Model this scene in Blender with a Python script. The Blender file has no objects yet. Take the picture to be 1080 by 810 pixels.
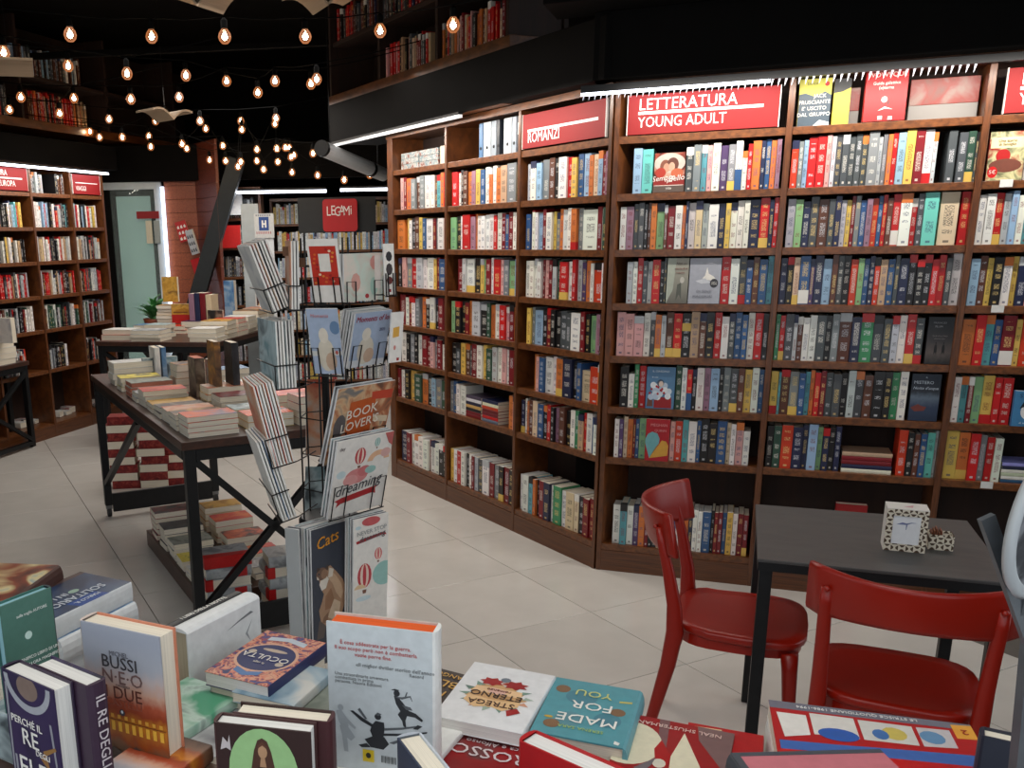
import bpy, math, random, re
from mathutils import Vector, Matrix
from mathutils.bvhtree import BVHTree
random.seed(7)
S = bpy.context.scene
COL = S.collection
R = math.radians

# ------------------------------------------------------------------ camera
FPX, CX, CY, PITCH, ROLL, EYE = 975.217, 387.773, 498.731, R(14.3183), R(1.2114), 1.68
fwd = Vector((0, math.cos(PITCH), -math.sin(PITCH)))
rgt0 = Vector((1, 0, 0)); dwn0 = fwd.cross(rgt0)
rgt = math.cos(ROLL) * rgt0 + math.sin(ROLL) * dwn0
dwn = -math.sin(ROLL) * rgt0 + math.cos(ROLL) * dwn0
cd = bpy.data.cameras.new('camera'); cam = bpy.data.objects.new('camera', cd); COL.objects.link(cam)
cd.sensor_width = 36; cd.lens = FPX / 1080 * 36; cd.clip_start = .05
cd.shift_x = (540 - CX) / 1080; cd.shift_y = (CY - 405) / 1080
cam.matrix_world = Matrix(((rgt.x, -dwn.x, -fwd.x, 0), (rgt.y, -dwn.y, -fwd.y, 0), (rgt.z, -dwn.z, -fwd.z, EYE), (0, 0, 0, 1)))
S.camera = cam
EYEP = Vector((0, 0, EYE))

# ------------------------------------------------------------------ daylight, lamps, exposure
wd = bpy.data.worlds.new('daylight'); S.world = wd; wd.use_nodes = True
bg = wd.node_tree.nodes['Background']; bg.inputs[0].default_value = (.87, .94, 1, 1); bg.inputs[1].default_value = 1.3
S.view_settings.view_transform = 'Standard'; S.view_settings.look = 'None'
S.view_settings.gamma = 1; S.view_settings.use_curve_mapping = False
S.view_settings.exposure = 0.04
def area(name, loc, rot, sx, sy, w, col=(1, 1, 1)):
    l = bpy.data.lights.new(name, 'AREA'); l.shape = 'RECTANGLE'; l.size = sx; l.size_y = sy; l.energy = w; l.color = col
    o = bpy.data.objects.new(name, l); COL.objects.link(o); o.location = loc; o.rotation_euler = rot; return o
def lamp_line(name, a, b, tilt, w, width=.05, col=(1, .93, .84)):
    """a tube lamp running from a to b; tilt turns its beam away from straight down"""
    a, b = Vector(a), Vector(b); d = (b - a)
    o = area(name, (a + b) / 2, (0, 0, 0), d.length, width, w, col)
    x = d.normalized(); z = Vector((0, 0, 1)); z = (z - x * z.dot(x)).normalized(); y = z.cross(x)
    z2 = (z * math.cos(tilt) + y * math.sin(tilt)); y2 = z2.cross(x)
    o.matrix_world = Matrix(((x.x, y2.x, z2.x, o.location.x), (x.y, y2.y, z2.y, o.location.y), (x.z, y2.z, z2.z, o.location.z), (0, 0, 0, 1)))
    return o
H1, H2, HL = R(-63.985), R(-22.154), R(69.8)
def dirv(a): return Vector((math.cos(a), math.sin(a), 0))
W1O, W1D = Vector((.211, 6.427, 0)), dirv(H1); W1N = Vector((W1D.y, -W1D.x, 0))     # N points into the room
W2O, W2D = Vector((1.184, 4.476, 0)), dirv(H2); W2N = Vector((W2D.y, -W2D.x, 0))
WLO, WLD = Vector((-2.79, 8.152, 0)), dirv(HL); WLN = Vector((WLD.y, -WLD.x, 0))
def on(O, D, N, s, off, z): return O + D * s + N * off + Vector((0, 0, z))
lamp_line('bookcase_lamp', on(W2O, W2D, W2N, .0, .24, 2.275), on(W2O, W2D, W2N, 2.3, .24, 2.275), R(-24), 19, .02)
lamp_line('bookcase_lamp', on(W1O, W1D, W1N, -.2, .24, 2.30), on(W1O, W1D, W1N, 2.0, .24, 2.30), R(-24), 13, .02)
lamp_line('bookcase_lamp', on(WLO, WLD, WLN, -1.2, .25, 2.27), on(WLO, WLD, WLN, 1.0, .25, 2.27), R(-24), 8, .03)
lamp_line('back_wall_lamp', (-1.25, 9.35, 2.12), (.25, 9.3, 2.12), R(14), 15, .03, (.9, .95, 1))
area('ceiling_bounce_fill', (-.6, 5.0, 2.66), (0, 0, 0), 1.8, 2.4, 22, (1, .95, .89))  # added unseen fill standing in for ceiling bounce, set below the gallery
area('window_downlight', (-.1, 1.25, 2.9), (0, 0, 0), 1.9, .5, 22, (1, .96, .9))
area('ceiling_bounce_fill', (-1.2, 7.3, 2.66), (0, 0, 0), 1.6, 1.6, 34, (1, .95, .89))  # second added fill, brightens the far tables

# ------------------------------------------------------------------ helpers
def ray(px, py): return (rgt * (px - CX) + dwn * (py - CY) + fwd * FPX)
def atz(px, py, z):
    d = ray(px, py); return EYEP + d * ((z - EYE) / d.z)
def aty(px, py, y):
    d = ray(px, py); return EYEP + d * (y / d.y)
def atp(px, py, P, n):
    d = ray(px, py); return EYEP + d * ((P - EYEP).dot(n) / d.dot(n))
def lin(c):
    return tuple((v / 255 / 12.92) if v / 255 <= .04045 else ((v / 255 + .055) / 1.055) ** 2.4 for v in c[:3])
MATS = {}
def pm(name, rgb, rough=.5, var=.12, scale=18., bump=0., metal=0., coat=0., stretch=(1, 1, 1), rgb2=None, emit=0., alpha=1., coord='Object', spec=.5):
    """one procedural material: base colour broken up by noise"""
    if name in MATS: return MATS[name]
    m = bpy.data.materials.new(name); m.use_nodes = True; nt = m.node_tree; N, L = nt.nodes, nt.links
    b = N['Principled BSDF']; c = lin(rgb)
    tc = N.new('ShaderNodeTexCoord'); mp = N.new('ShaderNodeMapping'); mp.inputs['Scale'].default_value = stretch
    L.new(tc.outputs[coord], mp.inputs[0])
    nz = N.new('ShaderNodeTexNoise'); nz.inputs['Scale'].default_value = scale; nz.inputs['Detail'].default_value = 4
    L.new(mp.outputs[0], nz.inputs['Vector'])
    cr = N.new('ShaderNodeValToRGB'); e = cr.color_ramp.elements
    c2 = lin(rgb2) if rgb2 else tuple(min(1, v * (1 + var)) for v in c)
    c1 = c if rgb2 else tuple(v * (1 - var) for v in c)
    e[0].position = .3; e[1].position = .7
    e[0].color = (*c1, 1); e[1].color = (*c2, 1)
    L.new(nz.outputs[0], cr.inputs[0]); L.new(cr.outputs[0], b.inputs['Base Color'])
    b.inputs['Roughness'].default_value = rough; b.inputs['Metallic'].default_value = metal
    b.inputs['Coat Weight'].default_value = coat; b.inputs['Coat Roughness'].default_value = .15
    b.inputs['Specular IOR Level'].default_value = spec
    if bump:
        bp = N.new('ShaderNodeBump'); bp.inputs['Strength'].default_value = bump; bp.inputs['Distance'].default_value = .002
        L.new(nz.outputs[0], bp.inputs['Height']); L.new(bp.outputs[0], b.inputs['Normal'])
    if emit:
        b.inputs['Emission Color'].default_value = (*c, 1); b.inputs['Emission Strength'].default_value = emit
    if alpha < 1: b.inputs['Alpha'].default_value = alpha
    MATS[name] = m; return m
def ink(rgb, rough=.45):
    return pm('ink_%d_%d_%d_%d' % (*rgb, int(rough * 100)), rgb, rough, .06, 60)
PAL = dict(w=(236, 233, 226), c=(222, 200, 165), y=(228, 190, 92), o=(212, 118, 54), r=(196, 22, 24), R=(122, 14, 26), p=(224, 168, 165), m=(158, 118, 138),
           v=(84, 60, 104), n=(32, 38, 72), b=(46, 86, 136), s=(150, 182, 208), t=(88, 160, 168), T=(112, 204, 194), g=(58, 140, 92), G=(46, 80, 62),
           l=(134, 180, 126), k=(26, 24, 26), d=(74, 78, 82), e=(126, 130, 134), x=(190, 193, 196), B=(98, 56, 40), a=(190, 156, 122), O=(206, 58, 24))
CNAME = dict(w='white', c='cream', y='yellow', o='orange', r='red', R='dark red', p='pink', m='mauve', v='violet', n='navy', b='blue', s='pale blue', t='teal',
             T='turquoise', g='green', G='dark green', l='light green', k='black', d='dark grey', e='grey', x='light grey', B='brown', a='tan', O='orange-red')

def book_material():
    """shelf books: colour and title colour are data of each book's mesh; u,v run across and up the spine"""
    m = bpy.data.materials.new('printed_spine'); m.use_nodes = True; nt = m.node_tree; N, L = nt.nodes, nt.links
    b = N['Principled BSDF']; b.inputs['Roughness'].default_value = .42; b.inputs['Coat Weight'].default_value = .15
    cv = N.new('ShaderNodeAttribute'); cv.attribute_name = 'cov'
    tt = N.new('ShaderNodeAttribute'); tt.attribute_name = 'ttl'
    uv = N.new('ShaderNodeUVMap'); uv.uv_map = 'spine'
    sp = N.new('ShaderNodeSeparateXYZ'); L.new(uv.outputs[0], sp.inputs[0])
    def mth(op, a, bb=None):
        n = N.new('ShaderNodeMath'); n.operation = op
        for i, v in enumerate((a, bb)):
            if v is None: continue
            if isinstance(v, (int, float)): n.inputs[i].default_value = v
            else: L.new(v, n.inputs[i])
        return n.outputs[0]
    mp = N.new('ShaderNodeMapping'); mp.inputs['Scale'].default_value = (5, 46, 1); L.new(uv.outputs[0], mp.inputs[0])
    nz = N.new('ShaderNodeTexNoise'); nz.inputs['Scale'].default_value = 1.6; nz.inputs['Detail'].default_value = 1; L.new(mp.outputs[0], nz.inputs[0])
    mp2 = N.new('ShaderNodeMapping'); mp2.inputs['Scale'].default_value = (0.02, 7, 1); L.new(uv.outputs[0], mp2.inputs[0])
    nz2 = N.new('ShaderNodeTexNoise'); nz2.inputs['Scale'].default_value = 1.0; nz2.inputs['Detail'].default_value = 0; L.new(mp2.outputs[0], nz2.inputs[0])
    u = mth('FRACT', sp.outputs[0]); v = mth('FRACT', sp.outputs[1])
    inu = mth('LESS_THAN', mth('ABSOLUTE', mth('SUBTRACT', u, .5)), .27)
    inv = mth('LESS_THAN', mth('ABSOLUTE', mth('SUBTRACT', v, .55)), .33)
    msk = mth('MULTIPLY', mth('MULTIPLY', inu, inv), mth('MULTIPLY', mth('GREATER_THAN', nz.outputs[0], .5), mth('GREATER_THAN', nz2.outputs[0], .47)))
    lg = mth('MULTIPLY', mth('LESS_THAN', mth('ABSOLUTE', mth('SUBTRACT', u, .5)), .16), mth('LESS_THAN', mth('ABSOLUTE', mth('SUBTRACT', v, .07)), .022))
    msk = mth('MULTIPLY', mth('MAXIMUM', msk, lg), mth('GREATER_THAN', sp.outputs[0], 0.0))
    msk = mth('MULTIPLY', msk, .72)
    mx = N.new('ShaderNodeMix'); mx.data_type = 'RGBA'; L.new(msk, mx.inputs[0]); L.new(cv.outputs[0], mx.inputs[6]); L.new(tt.outputs[0], mx.inputs[7])
    L.new(mx.outputs[2], b.inputs['Base Color'])
    MATS['printed_spine'] = m; return m
SPINE = book_material()
def page_material(name, rgb):
    """paper edges: fine lines across the leaves"""
    m = bpy.data.materials.new(name); m.use_nodes = True; nt = m.node_tree; N, L = nt.nodes, nt.links
    b = N['Principled BSDF']; b.inputs['Roughness'].default_value = .8
    tc = N.new('ShaderNodeTexCoord'); mp = N.new('ShaderNodeMapping'); mp.inputs['Scale'].default_value = (4, 4, 900); L.new(tc.outputs['Object'], mp.inputs[0])
    nz = N.new('ShaderNodeTexNoise'); nz.inputs['Scale'].default_value = 1; nz.inputs['Detail'].default_value = 2; L.new(mp.outputs[0], nz.inputs[0])
    cr = N.new('ShaderNodeValToRGB'); c = lin(rgb); cr.color_ramp.elements[0].position = .3; cr.color_ramp.elements[1].position = .6
    cr.color_ramp.elements[0].color = (*[v * .80 for v in c], 1); cr.color_ramp.elements[1].color = (*c, 1)
    L.new(nz.outputs[0], cr.inputs[0]); L.new(cr.outputs[0], b.inputs['Base Color']); MATS[name] = m; return m
PAGE = page_material('paper_edges', (236, 226, 206)); PAGEW = page_material('white_paper_edges', (232, 230, 224))
PAGEO = page_material('orange_paper_edges', (226, 92, 26)); PAGEP = page_material('pink_paper_edges', (196, 120, 96)); PAGEY = page_material('yellow_paper_edges', (216, 160, 60))

def wood(name, a, b_, rough=.4, sc=(3, 3, 40), coat=.2):
    if name in MATS: return MATS[name]
    m = bpy.data.materials.new(name); m.use_nodes = True; nt = m.node_tree; N, L = nt.nodes, nt.links
    b = N['Principled BSDF']; b.inputs['Roughness'].default_value = rough; b.inputs['Coat Weight'].default_value = coat; b.inputs['Coat Roughness'].default_value = .25
    tc = N.new('ShaderNodeTexCoord'); mp = N.new('ShaderNodeMapping'); mp.inputs['Scale'].default_value = sc; L.new(tc.outputs['Generated'], mp.inputs[0])
    nz = N.new('ShaderNodeTexNoise'); nz.inputs['Scale'].default_value = 2.2; nz.inputs['Detail'].default_value = 6; nz.inputs['Distortion'].default_value = .6; L.new(mp.outputs[0], nz.inputs[0])
    cr = N.new('ShaderNodeValToRGB'); cr.color_ramp.elements[0].position = .32; cr.color_ramp.elements[1].position = .68
    cr.color_ramp.elements[0].color = (*lin(a), 1); cr.color_ramp.elements[1].color = (*lin(b_), 1)
    L.new(nz.outputs[0], cr.inputs[0]); L.new(cr.outputs[0], b.inputs['Base Color']); MATS[name] = m; return m
MAHOG = wood('mahogany', (74, 39, 17), (110, 62, 28), .38, (2, 2, 14))
MAHOGH = wood('mahogany_board', (84, 46, 20), (124, 72, 34), .36, (14, 3, 1))
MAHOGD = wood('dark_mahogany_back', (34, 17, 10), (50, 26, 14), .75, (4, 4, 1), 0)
BLACKM = pm('black_steel', (22, 23, 25), .45, .2, 30, .1, .3)
WIREM = pm('black_wire', (14, 14, 15), .4, .1, 30, 0, .4)
DARKTOP = wood('dark_table_wood', (52, 30, 20), (74, 42, 28), .4, (10, 3, 1))
REDPL = pm('red_plastic', (150, 22, 3), .36, .05, 6, .02)
DARK = pm('dark_paint', (13, 11, 10), .8, .2, 6, .1, spec=.12)
WHITEM = pm('white_enamel', (225, 228, 230), .4, .04)
LED = pm('lit_tube', (235, 240, 255), .3, .02, emit=7.0)
LEDS = pm('lit_tube_soft', (225, 225, 225), .3, .02, emit=.55)
SIGNR = pm('red_sign_board', (138, 5, 9), .65, .05, 5)
SIGNW = pm('sign_lettering_white', (240, 238, 234), .5, .03)

class MB:
    def __init__(s): s.v = []; s.f = []; s.m = []; s.cov = []; s.ttl = []; s.uv = []; s.mats = []
    def mi(s, m):
        if m not in s.mats: s.mats.append(m)
        return s.mats.index(m)
    def add(s, vs, fs, m, cov=None, ttl=None, uvs=None):
        o = len(s.v); k = s.mi(m); s.v += [tuple(p) for p in vs]
        for i, f in enumerate(fs):
            s.f.append([o + j for j in f]); s.m.append(k)
            if cov is not None:
                u = uvs[i] if uvs and uvs[i] else None
                for q in range(len(f)):
                    s.cov += (*cov, 1); s.ttl += (*(ttl or cov), 1); s.uv += (u[q] if u else (-1., -1.))
        return s
    def box(s, lo, hi, m, T=None, **k):
        x0, y0, z0 = lo; x1, y1, z1 = hi
        vs = [(x0, y0, z0), (x1, y0, z0), (x1, y1, z0), (x0, y1, z0), (x0, y0, z1), (x1, y0, z1), (x1, y1, z1), (x0, y1, z1)]
        if T: vs = [T @ Vector(p) for p in vs]
        return s.add(vs, [(0, 3, 2, 1), (4, 5, 6, 7), (0, 1, 5, 4), (1, 2, 6, 5), (2, 3, 7, 6), (3, 0, 4, 7)], m, **k)
    def bar(s, a, b, w, h, m, up=None):
        a, b = Vector(a), Vector(b); z = (b - a).normalized(); u = Vector(up) if up else (Vector((0, 0, 1)) if abs(z.z) < .9 else Vector((1, 0, 0)))
        x = z.cross(u).normalized(); y = x.cross(z)
        p = [a + x * (i * w / 2) + y * (j * h / 2) for i, j in ((-1, -1), (1, -1), (1, 1), (-1, 1))]
        p += [q + (b - a) for q in p]
        return s.add(p, [(0, 1, 2, 3), (7, 6, 5, 4), (4, 5, 1, 0), (5, 6, 2, 1), (6, 7, 3, 2), (7, 4, 0, 3)], m)
    def tube(s, pts, r, m, n=8, closed=False):
        pts = [Vector(p) for p in pts]; rs = r if isinstance(r, (list, tuple)) else [r] * len(pts); vs = []
        prev = None
        for i, p in enumerate(pts):
            a = pts[max(i - 1, 0)]; b = pts[min(i + 1, len(pts) - 1)]; d = (b - a).normalized()
            if prev is None: u = Vector((0, 0, 1)) if abs(d.z) < .9 else Vector((1, 0, 0)); x = d.cross(u).normalized()
            else: x = (prev - d * prev.dot(d)).normalized()
            prev = x; y = d.cross(x)
            vs += [p + (x * math.cos(t) + y * math.sin(t)) * rs[i] for t in (2 * math.pi * k / n for k in range(n))]
        fs = [(i * n + k, i * n + (k + 1) % n, (i + 1) * n + (k + 1) % n, (i + 1) * n + k) for i in range(len(pts) - 1) for k in range(n)]
        fs += [tuple(range(n))[::-1], tuple((len(pts) - 1) * n + k for k in range(n))]
        return s.add(vs, fs, m)
    def lathe(s, prof, m, n=16, c=(0, 0, 0), caps=True):
        vs = []; c = Vector(c)
        for r, z in prof: vs += [c + Vector((r * math.cos(2 * math.pi * k / n), r * math.sin(2 * math.pi * k / n), z)) for k in range(n)]
        fs = [(i * n + k, i * n + (k + 1) % n, (i + 1) * n + (k + 1) % n, (i + 1) * n + k) for i in range(len(prof) - 1) for k in range(n)]
        if caps and prof[0][0] > 1e-5: fs.append(tuple(range(n))[::-1])
        if caps and prof[-1][0] > 1e-5: fs.append(tuple((len(prof) - 1) * n + k for k in range(n)))
        return s.add(vs, fs, m)
    def poly(s, pts, m): return s.add(pts, [tuple(range(len(pts)))], m)
    def prism(s, pts, z0, z1, m):
        n = len(pts); vs = [(x, y, z0) for x, y in pts] + [(x, y, z1) for x, y in pts]
        return s.add(vs, [tuple(range(n))[::-1], tuple(range(n, 2 * n))] + [(i, (i + 1) % n, n + (i + 1) % n, n + i) for i in range(n)], m)
    def build(s, name, parent=None, smooth=False, M=None, bevel=0., sub=0):
        me = bpy.data.meshes.new(name); me.from_pydata(s.v, [], s.f)
        for m in s.mats: me.materials.append(m)
        me.polygons.foreach_set('material_index', s.m)
        if smooth: me.polygons.foreach_set('use_smooth', [True] * len(s.f))
        if s.cov:
            for nm, d in (('cov', s.cov), ('ttl', s.ttl)):
                at = me.attributes.new(nm, 'FLOAT_COLOR', 'CORNER'); at.data.foreach_set('color', d)
            ul = me.uv_layers.new(name='spine'); ul.data.foreach_set('uv', s.uv)
        me.update()
        return obj(name, me, parent, M, bevel, sub)
def obj(name, me, parent=None, M=None, bevel=0., sub=0):
    o = bpy.data.objects.new(name, me); COL.objects.link(o)
    if parent: o.parent = parent
    if M is not None: o.matrix_local = M
    if bevel:
        b = o.modifiers.new('edge', 'BEVEL'); b.width = bevel; b.segments = 2; b.limit_method = 'ANGLE'
    if sub:
        b = o.modifiers.new('smooth', 'SUBSURF'); b.levels = sub; b.render_levels = sub
    return o
def tag(o, label=None, cat=None, group=None, kind=None):
    for k, v in (('label', label), ('category', cat), ('group', group), ('kind', kind)):
        if v: o[k] = v
    return o
def empty(name, loc, rz=0, label=None, cat=None, group=None):
    o = bpy.data.objects.new(name, None); COL.objects.link(o); o.location = loc; o.rotation_euler.z = rz; o.empty_display_size = .05
    return tag(o, label, cat, group)
def frame(o, x, y, z):
    return Matrix(((x.x, y.x, z.x, o.x), (x.y, y.y, z.y, o.y), (x.z, y.z, z.z, o.z), (0, 0, 0, 1)))
UP = Vector((0, 0, 1))
TEXTS = []
def text(body, parent, M, size, m, align='CENTER', ext=.0003, name='lettering', sx=1., shear=0.):
    c = bpy.data.curves.new(name, 'FONT'); c.body = body; c.size = size; c.align_x = align; c.align_y = 'CENTER'; c.extrude = ext; c.resolution_u = 2
    c.space_line = .9; c.shear = shear
    o = bpy.data.objects.new(name, c); COL.objects.link(o); o.parent = parent
    o.matrix_local = M @ Matrix.Diagonal((sx, 1, 1, 1)); TEXTS.append((o, m)); return o
def bake_texts():
    bpy.context.view_layer.update(); dg = bpy.context.evaluated_depsgraph_get(); out = []
    for o, m in TEXTS:
        me = bpy.data.meshes.new_from_object(o.evaluated_get(dg)); me.materials.clear(); me.materials.append(m); out.append((o, me))
    for o, me in out:
        n = bpy.data.objects.new('lettering', me); COL.objects.link(n); n.parent = o.parent; n.matrix_local = o.matrix_local
        cu = o.data; bpy.data.objects.remove(o); bpy.data.curves.remove(cu)
def ell(cx, cy, rx, ry, n=20, a0=0, a1=360):
    return [(cx + rx * math.cos(R(a0 + (a1 - a0) * k / n)), cy + ry * math.sin(R(a0 + (a1 - a0) * k / n))) for k in range(n + (0 if a1 - a0 == 360 else 1))]
def artwork(parent, w, h, z, shapes, name='cover_artwork', flip=None):
    """flat print on a cover: shapes in cover units 0..1"""
    b = MB(); k = 0
    for pts, rgb in shapes:
        k += 1; zz = z + .0002 + k * .00004
        b.poly([(min(1, max(0, x)) * w, min(1, max(0, y)) * h, zz) for x, y in pts], ink(rgb))
    return b.build(name, parent)
def gradient_mat(name, stops, rough=.4):
    """a printed picture of horizontal colour fields, blended, up the cover (object y)"""
    if name in MATS: return MATS[name]
    m = bpy.data.materials.new(name); m.use_nodes = True; nt = m.node_tree; N, L = nt.nodes, nt.links
    b = N['Principled BSDF']; b.inputs['Roughness'].default_value = rough
    tc = N.new('ShaderNodeTexCoord'); sp = N.new('ShaderNodeSeparateXYZ'); L.new(tc.outputs['Generated'], sp.inputs[0])
    nz = N.new('ShaderNodeTexNoise'); nz.inputs['Scale'].default_value = 9; nz.inputs['Detail'].default_value = 5; L.new(tc.outputs['Generated'], nz.inputs[0])
    ma = N.new('ShaderNodeMath'); ma.operation = 'MULTIPLY_ADD'; L.new(nz.outputs[0], ma.inputs[0]); ma.inputs[1].default_value = .14; L.new(sp.outputs[1], ma.inputs[2])
    cr = N.new('ShaderNodeValToRGB'); L.new(ma.outputs[0], cr.inputs[0])
    for i, (p, c) in enumerate(stops):
        e = cr.color_ramp.elements[i] if i < 2 else cr.color_ramp.elements.new(min(p + .07, 1))
        e.position = min(p + .07, 1); e.color = (*lin(c), 1)
    L.new(cr.outputs[0], b.inputs['Base Color']); MATS[name] = m; return m
def blotch(name, cols, scale=12., rough=.4, detail=3.):
    """a printed cover picture: irregular patches of the given colours"""
    if name in MATS: return MATS[name]
    m = bpy.data.materials.new(name); m.use_nodes = True; nt = m.node_tree; N, L = nt.nodes, nt.links
    b = N['Principled BSDF']; b.inputs['Roughness'].default_value = rough
    tc = N.new('ShaderNodeTexCoord'); oi = N.new('ShaderNodeObjectInfo'); ad = N.new('ShaderNodeVectorMath'); ad.operation = 'ADD'
    mu = N.new('ShaderNodeMath'); mu.operation = 'MULTIPLY'; L.new(oi.outputs['Random'], mu.inputs[0]); mu.inputs[1].default_value = 40
    L.new(tc.outputs['Object'], ad.inputs[0]); L.new(mu.outputs[0], ad.inputs[1])
    nz = N.new('ShaderNodeTexNoise'); nz.inputs['Scale'].default_value = scale; nz.inputs['Detail'].default_value = detail; nz.inputs['Distortion'].default_value = .8
    L.new(ad.outputs[0], nz.inputs[0]); cr = N.new('ShaderNodeValToRGB'); L.new(nz.outputs[0], cr.inputs[0])
    n = len(cols)
    for i, c in enumerate(cols):
        p = .34 + .32 * i / max(n - 1, 1); e = cr.color_ramp.elements[i] if i < 2 else cr.color_ramp.elements.new(p)
        e.position = p; e.color = (*lin(c), 1)
    L.new(cr.outputs[0], b.inputs['Base Color']); MATS[name] = m; return m

def book(M, w, h, t, front, label, cat='book', group=None, spine=None, back=None, pages=None, hard=False, name='book', parts=True):
    """closed book: spine at x=0, foot at y=0, back cover at z=0, front cover at z=t; M places it"""
    spine = spine or front; back = back or spine; pages = pages or PAGE
    c = .003 if hard else .0013; ins = .004 if hard else .0012
    b = MB()
    b.box((c, 0, 0), (w, h, c), back); b.box((c, 0, t - c), (w, h, t), front)
    n = 6; arc = [(c - (c + .12 * t * (1 if hard else .25)) * math.sin(math.pi * k / n) * 1.0 - 0, t / 2 - t / 2 * math.cos(math.pi * k / n)) for k in range(n + 1)]
    vs = [(x, y, z) for y in (0, h) for x, z in arc]; fs = [(k + 1, k, n + 1 + k, n + 2 + k) for k in range(n)]
    b.add(vs, fs + [tuple(range(n + 1)), tuple(range(2 * n + 1, n, -1))], spine)
    o = b.build(name); o.matrix_world = M; tag(o, label, cat, group)
    p = MB(); p.box((c * .6, ins, c), (w - ins, h - ins, t - c), pages)
    p.build('page_block', o)
    return o

# ------------------------------------------------------------------ floor of large porcelain tiles
def tile_mat():
    m = bpy.data.materials.new('polished_porcelain'); m.use_nodes = True; nt = m.node_tree; N, L = nt.nodes, nt.links
    b = N['Principled BSDF']; b.inputs['Roughness'].default_value = .17; b.inputs['Specular IOR Level'].default_value = .45
    tc = N.new('ShaderNodeTexCoord'); oi = N.new('ShaderNodeObjectInfo')
    nz = N.new('ShaderNodeTexNoise'); nz.inputs['Scale'].default_value = 5; nz.inputs['Detail'].default_value = 5; L.new(tc.outputs['Object'], nz.inputs[0])
    ma = N.new('ShaderNodeMath'); ma.operation = 'MULTIPLY_ADD'; L.new(oi.outputs['Random'], ma.inputs[0]); ma.inputs[1].default_value = .35; L.new(nz.outputs[0], ma.inputs[2])
    cr = N.new('ShaderNodeValToRGB'); cr.color_ramp.elements[0].position = .3; cr.color_ramp.elements[1].position = 1
    cr.color_ramp.elements[0].color = (*lin((196, 191, 184)), 1); cr.color_ramp.elements[1].color = (*lin((210, 205, 198)), 1)
    L.new(ma.outputs[0], cr.inputs[0]); L.new(cr.outputs[0], b.inputs['Base Color']); return m
TILE = tile_mat(); GROUT = pm('grey_grout', (92, 86, 80), .9, .1)
fl = MB(); fl.box((-7, -2, -.1), (6, 13, -.004), GROUT); floor = fl.build('floor'); tag(floor, kind='structure')
TS, TA = .5975, R(-65.17); TO = Vector((.754, 4.470, 0)); TU = dirv(TA); TV = Vector((-TU.y, TU.x, 0))
g = .0017; tb = MB()
e_ = TS / 2 - g; q_ = .0012
tb.add([(-e_, -e_, -.006), (e_, -e_, -.006), (e_, e_, -.006), (-e_, e_, -.006), (-e_, -e_, -q_), (e_, -e_, -q_), (e_, e_, -q_), (-e_, e_, -q_),
        (-e_ + q_, -e_ + q_, 0), (e_ - q_, -e_ + q_, 0), (e_ - q_, e_ - q_, 0), (-e_ + q_, e_ - q_, 0)],
       [(0, 1, 5, 4), (1, 2, 6, 5), (2, 3, 7, 6), (3, 0, 4, 7), (4, 5, 9, 8), (5, 6, 10, 9), (6, 7, 11, 10), (7, 4, 8, 11), (8, 9, 10, 11)], TILE)
tproto = None
for i in range(-14, 9):
    for j in range(-14, 12):
        c = TO + TU * (TS * (i + .5)) + TV * (TS * (j + .5))
        if not (1.2 < c.y < 10.2 and -.62 * c.y - .6 < c.x < .62 * c.y + .7): continue
        if (c - W2O).dot(W2N) < -.5 and c.x > .9 or (c - W1O).dot(W1N) < -.6 and (c - W1O).dot(W1D) > -.2: continue
        if (c - WLO).dot(WLN) < -.7 and (c - WLO).dot(WLD) < 1.0: continue
        M = frame(c, TU, TV, UP)
        if tproto is None: tproto = tb.build('floor_tile', floor, M=M)
        else:
            o = tproto.copy(); COL.objects.link(o); o.matrix_local = M
# ------------------------------------------------------------------ room shell
BRICKW = wood('red_brown_cladding', (128, 60, 34), (160, 84, 48), .45, (12, 1, 3))
def wall(name, a, b, z0, z1, m, th=.08):
    a, b = Vector((*a, 0)), Vector((*b, 0)); d = (b - a).normalized(); n = Vector((d.y, -d.x, 0)); w = MB()
    w.box((0, 0, z0), ((b - a).length, th, z1), m, T=frame(a, d, -n, UP)); return tag(w.build(name), kind='structure')
wall('wall_left', (-4.6, 3.0), (-4.6, 12), 0, 3.7, DARK)
wall('wall_back', (-4.6, 11.6), (3.5, 11.6), 0, 3.7, DARK)
wall('wall_right', (1.3, 11.6), (1.3, 5.4), 0, 3.7, DARK)
wall('wall_front_right', on(W2O, W2D, W2N, -.2, -.36, 0)[:2], on(W2O, W2D, W2N, 3.4, -.36, 0)[:2], 0, 3.7, DARK)
b = MB(); b.box((-4.6, .62, 2.25), (4.6, .70, 3.7), DARK); b.box((-4.6, .62, 0), (-1.45, .70, 2.25), DARK); b.box((1.75, .62, 0), (4.6, .70, 2.25), DARK); b.box((-1.45, .62, 0), (1.75, .66, .5), DARK)
tag(b.build('wall_front'), kind='structure')                         # unseen shop front, added; opening narrowed so daylight fades toward the back
cl = MB(); cl.box((-4.7, .6, 3.6), (4.6, 11.7, 3.7), DARK); tag(cl.build('ceiling'), kind='structure')
# beams and ducts under the black ceiling
k = 0
for a, b, w, h in (((-4, 4.4, 3.35), (3, 3.2, 3.35), .05, .05), ((-4, 4.4, 3.1), (.6, 3.7, 3.1), .04, .04), ((-4.4, 6.6, 3.3), (2, 5.6, 3.3), .05, .05), ((-4.4, 8.6, 3.2), (.2, 8.0, 3.2), .05, .05),
                   ((-2.6, 9.62, 2.42), (1.2, 9.45, 2.42), .12, .34), ((.9, 3.55, 2.85), (4.2, 2.2, 2.85), .14, .16)):
    k += 1; m = MB(); m.bar(a, b, w, h, DARK); tag(m.build('trim_%d' % k, bevel=.006), kind='structure')

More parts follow.
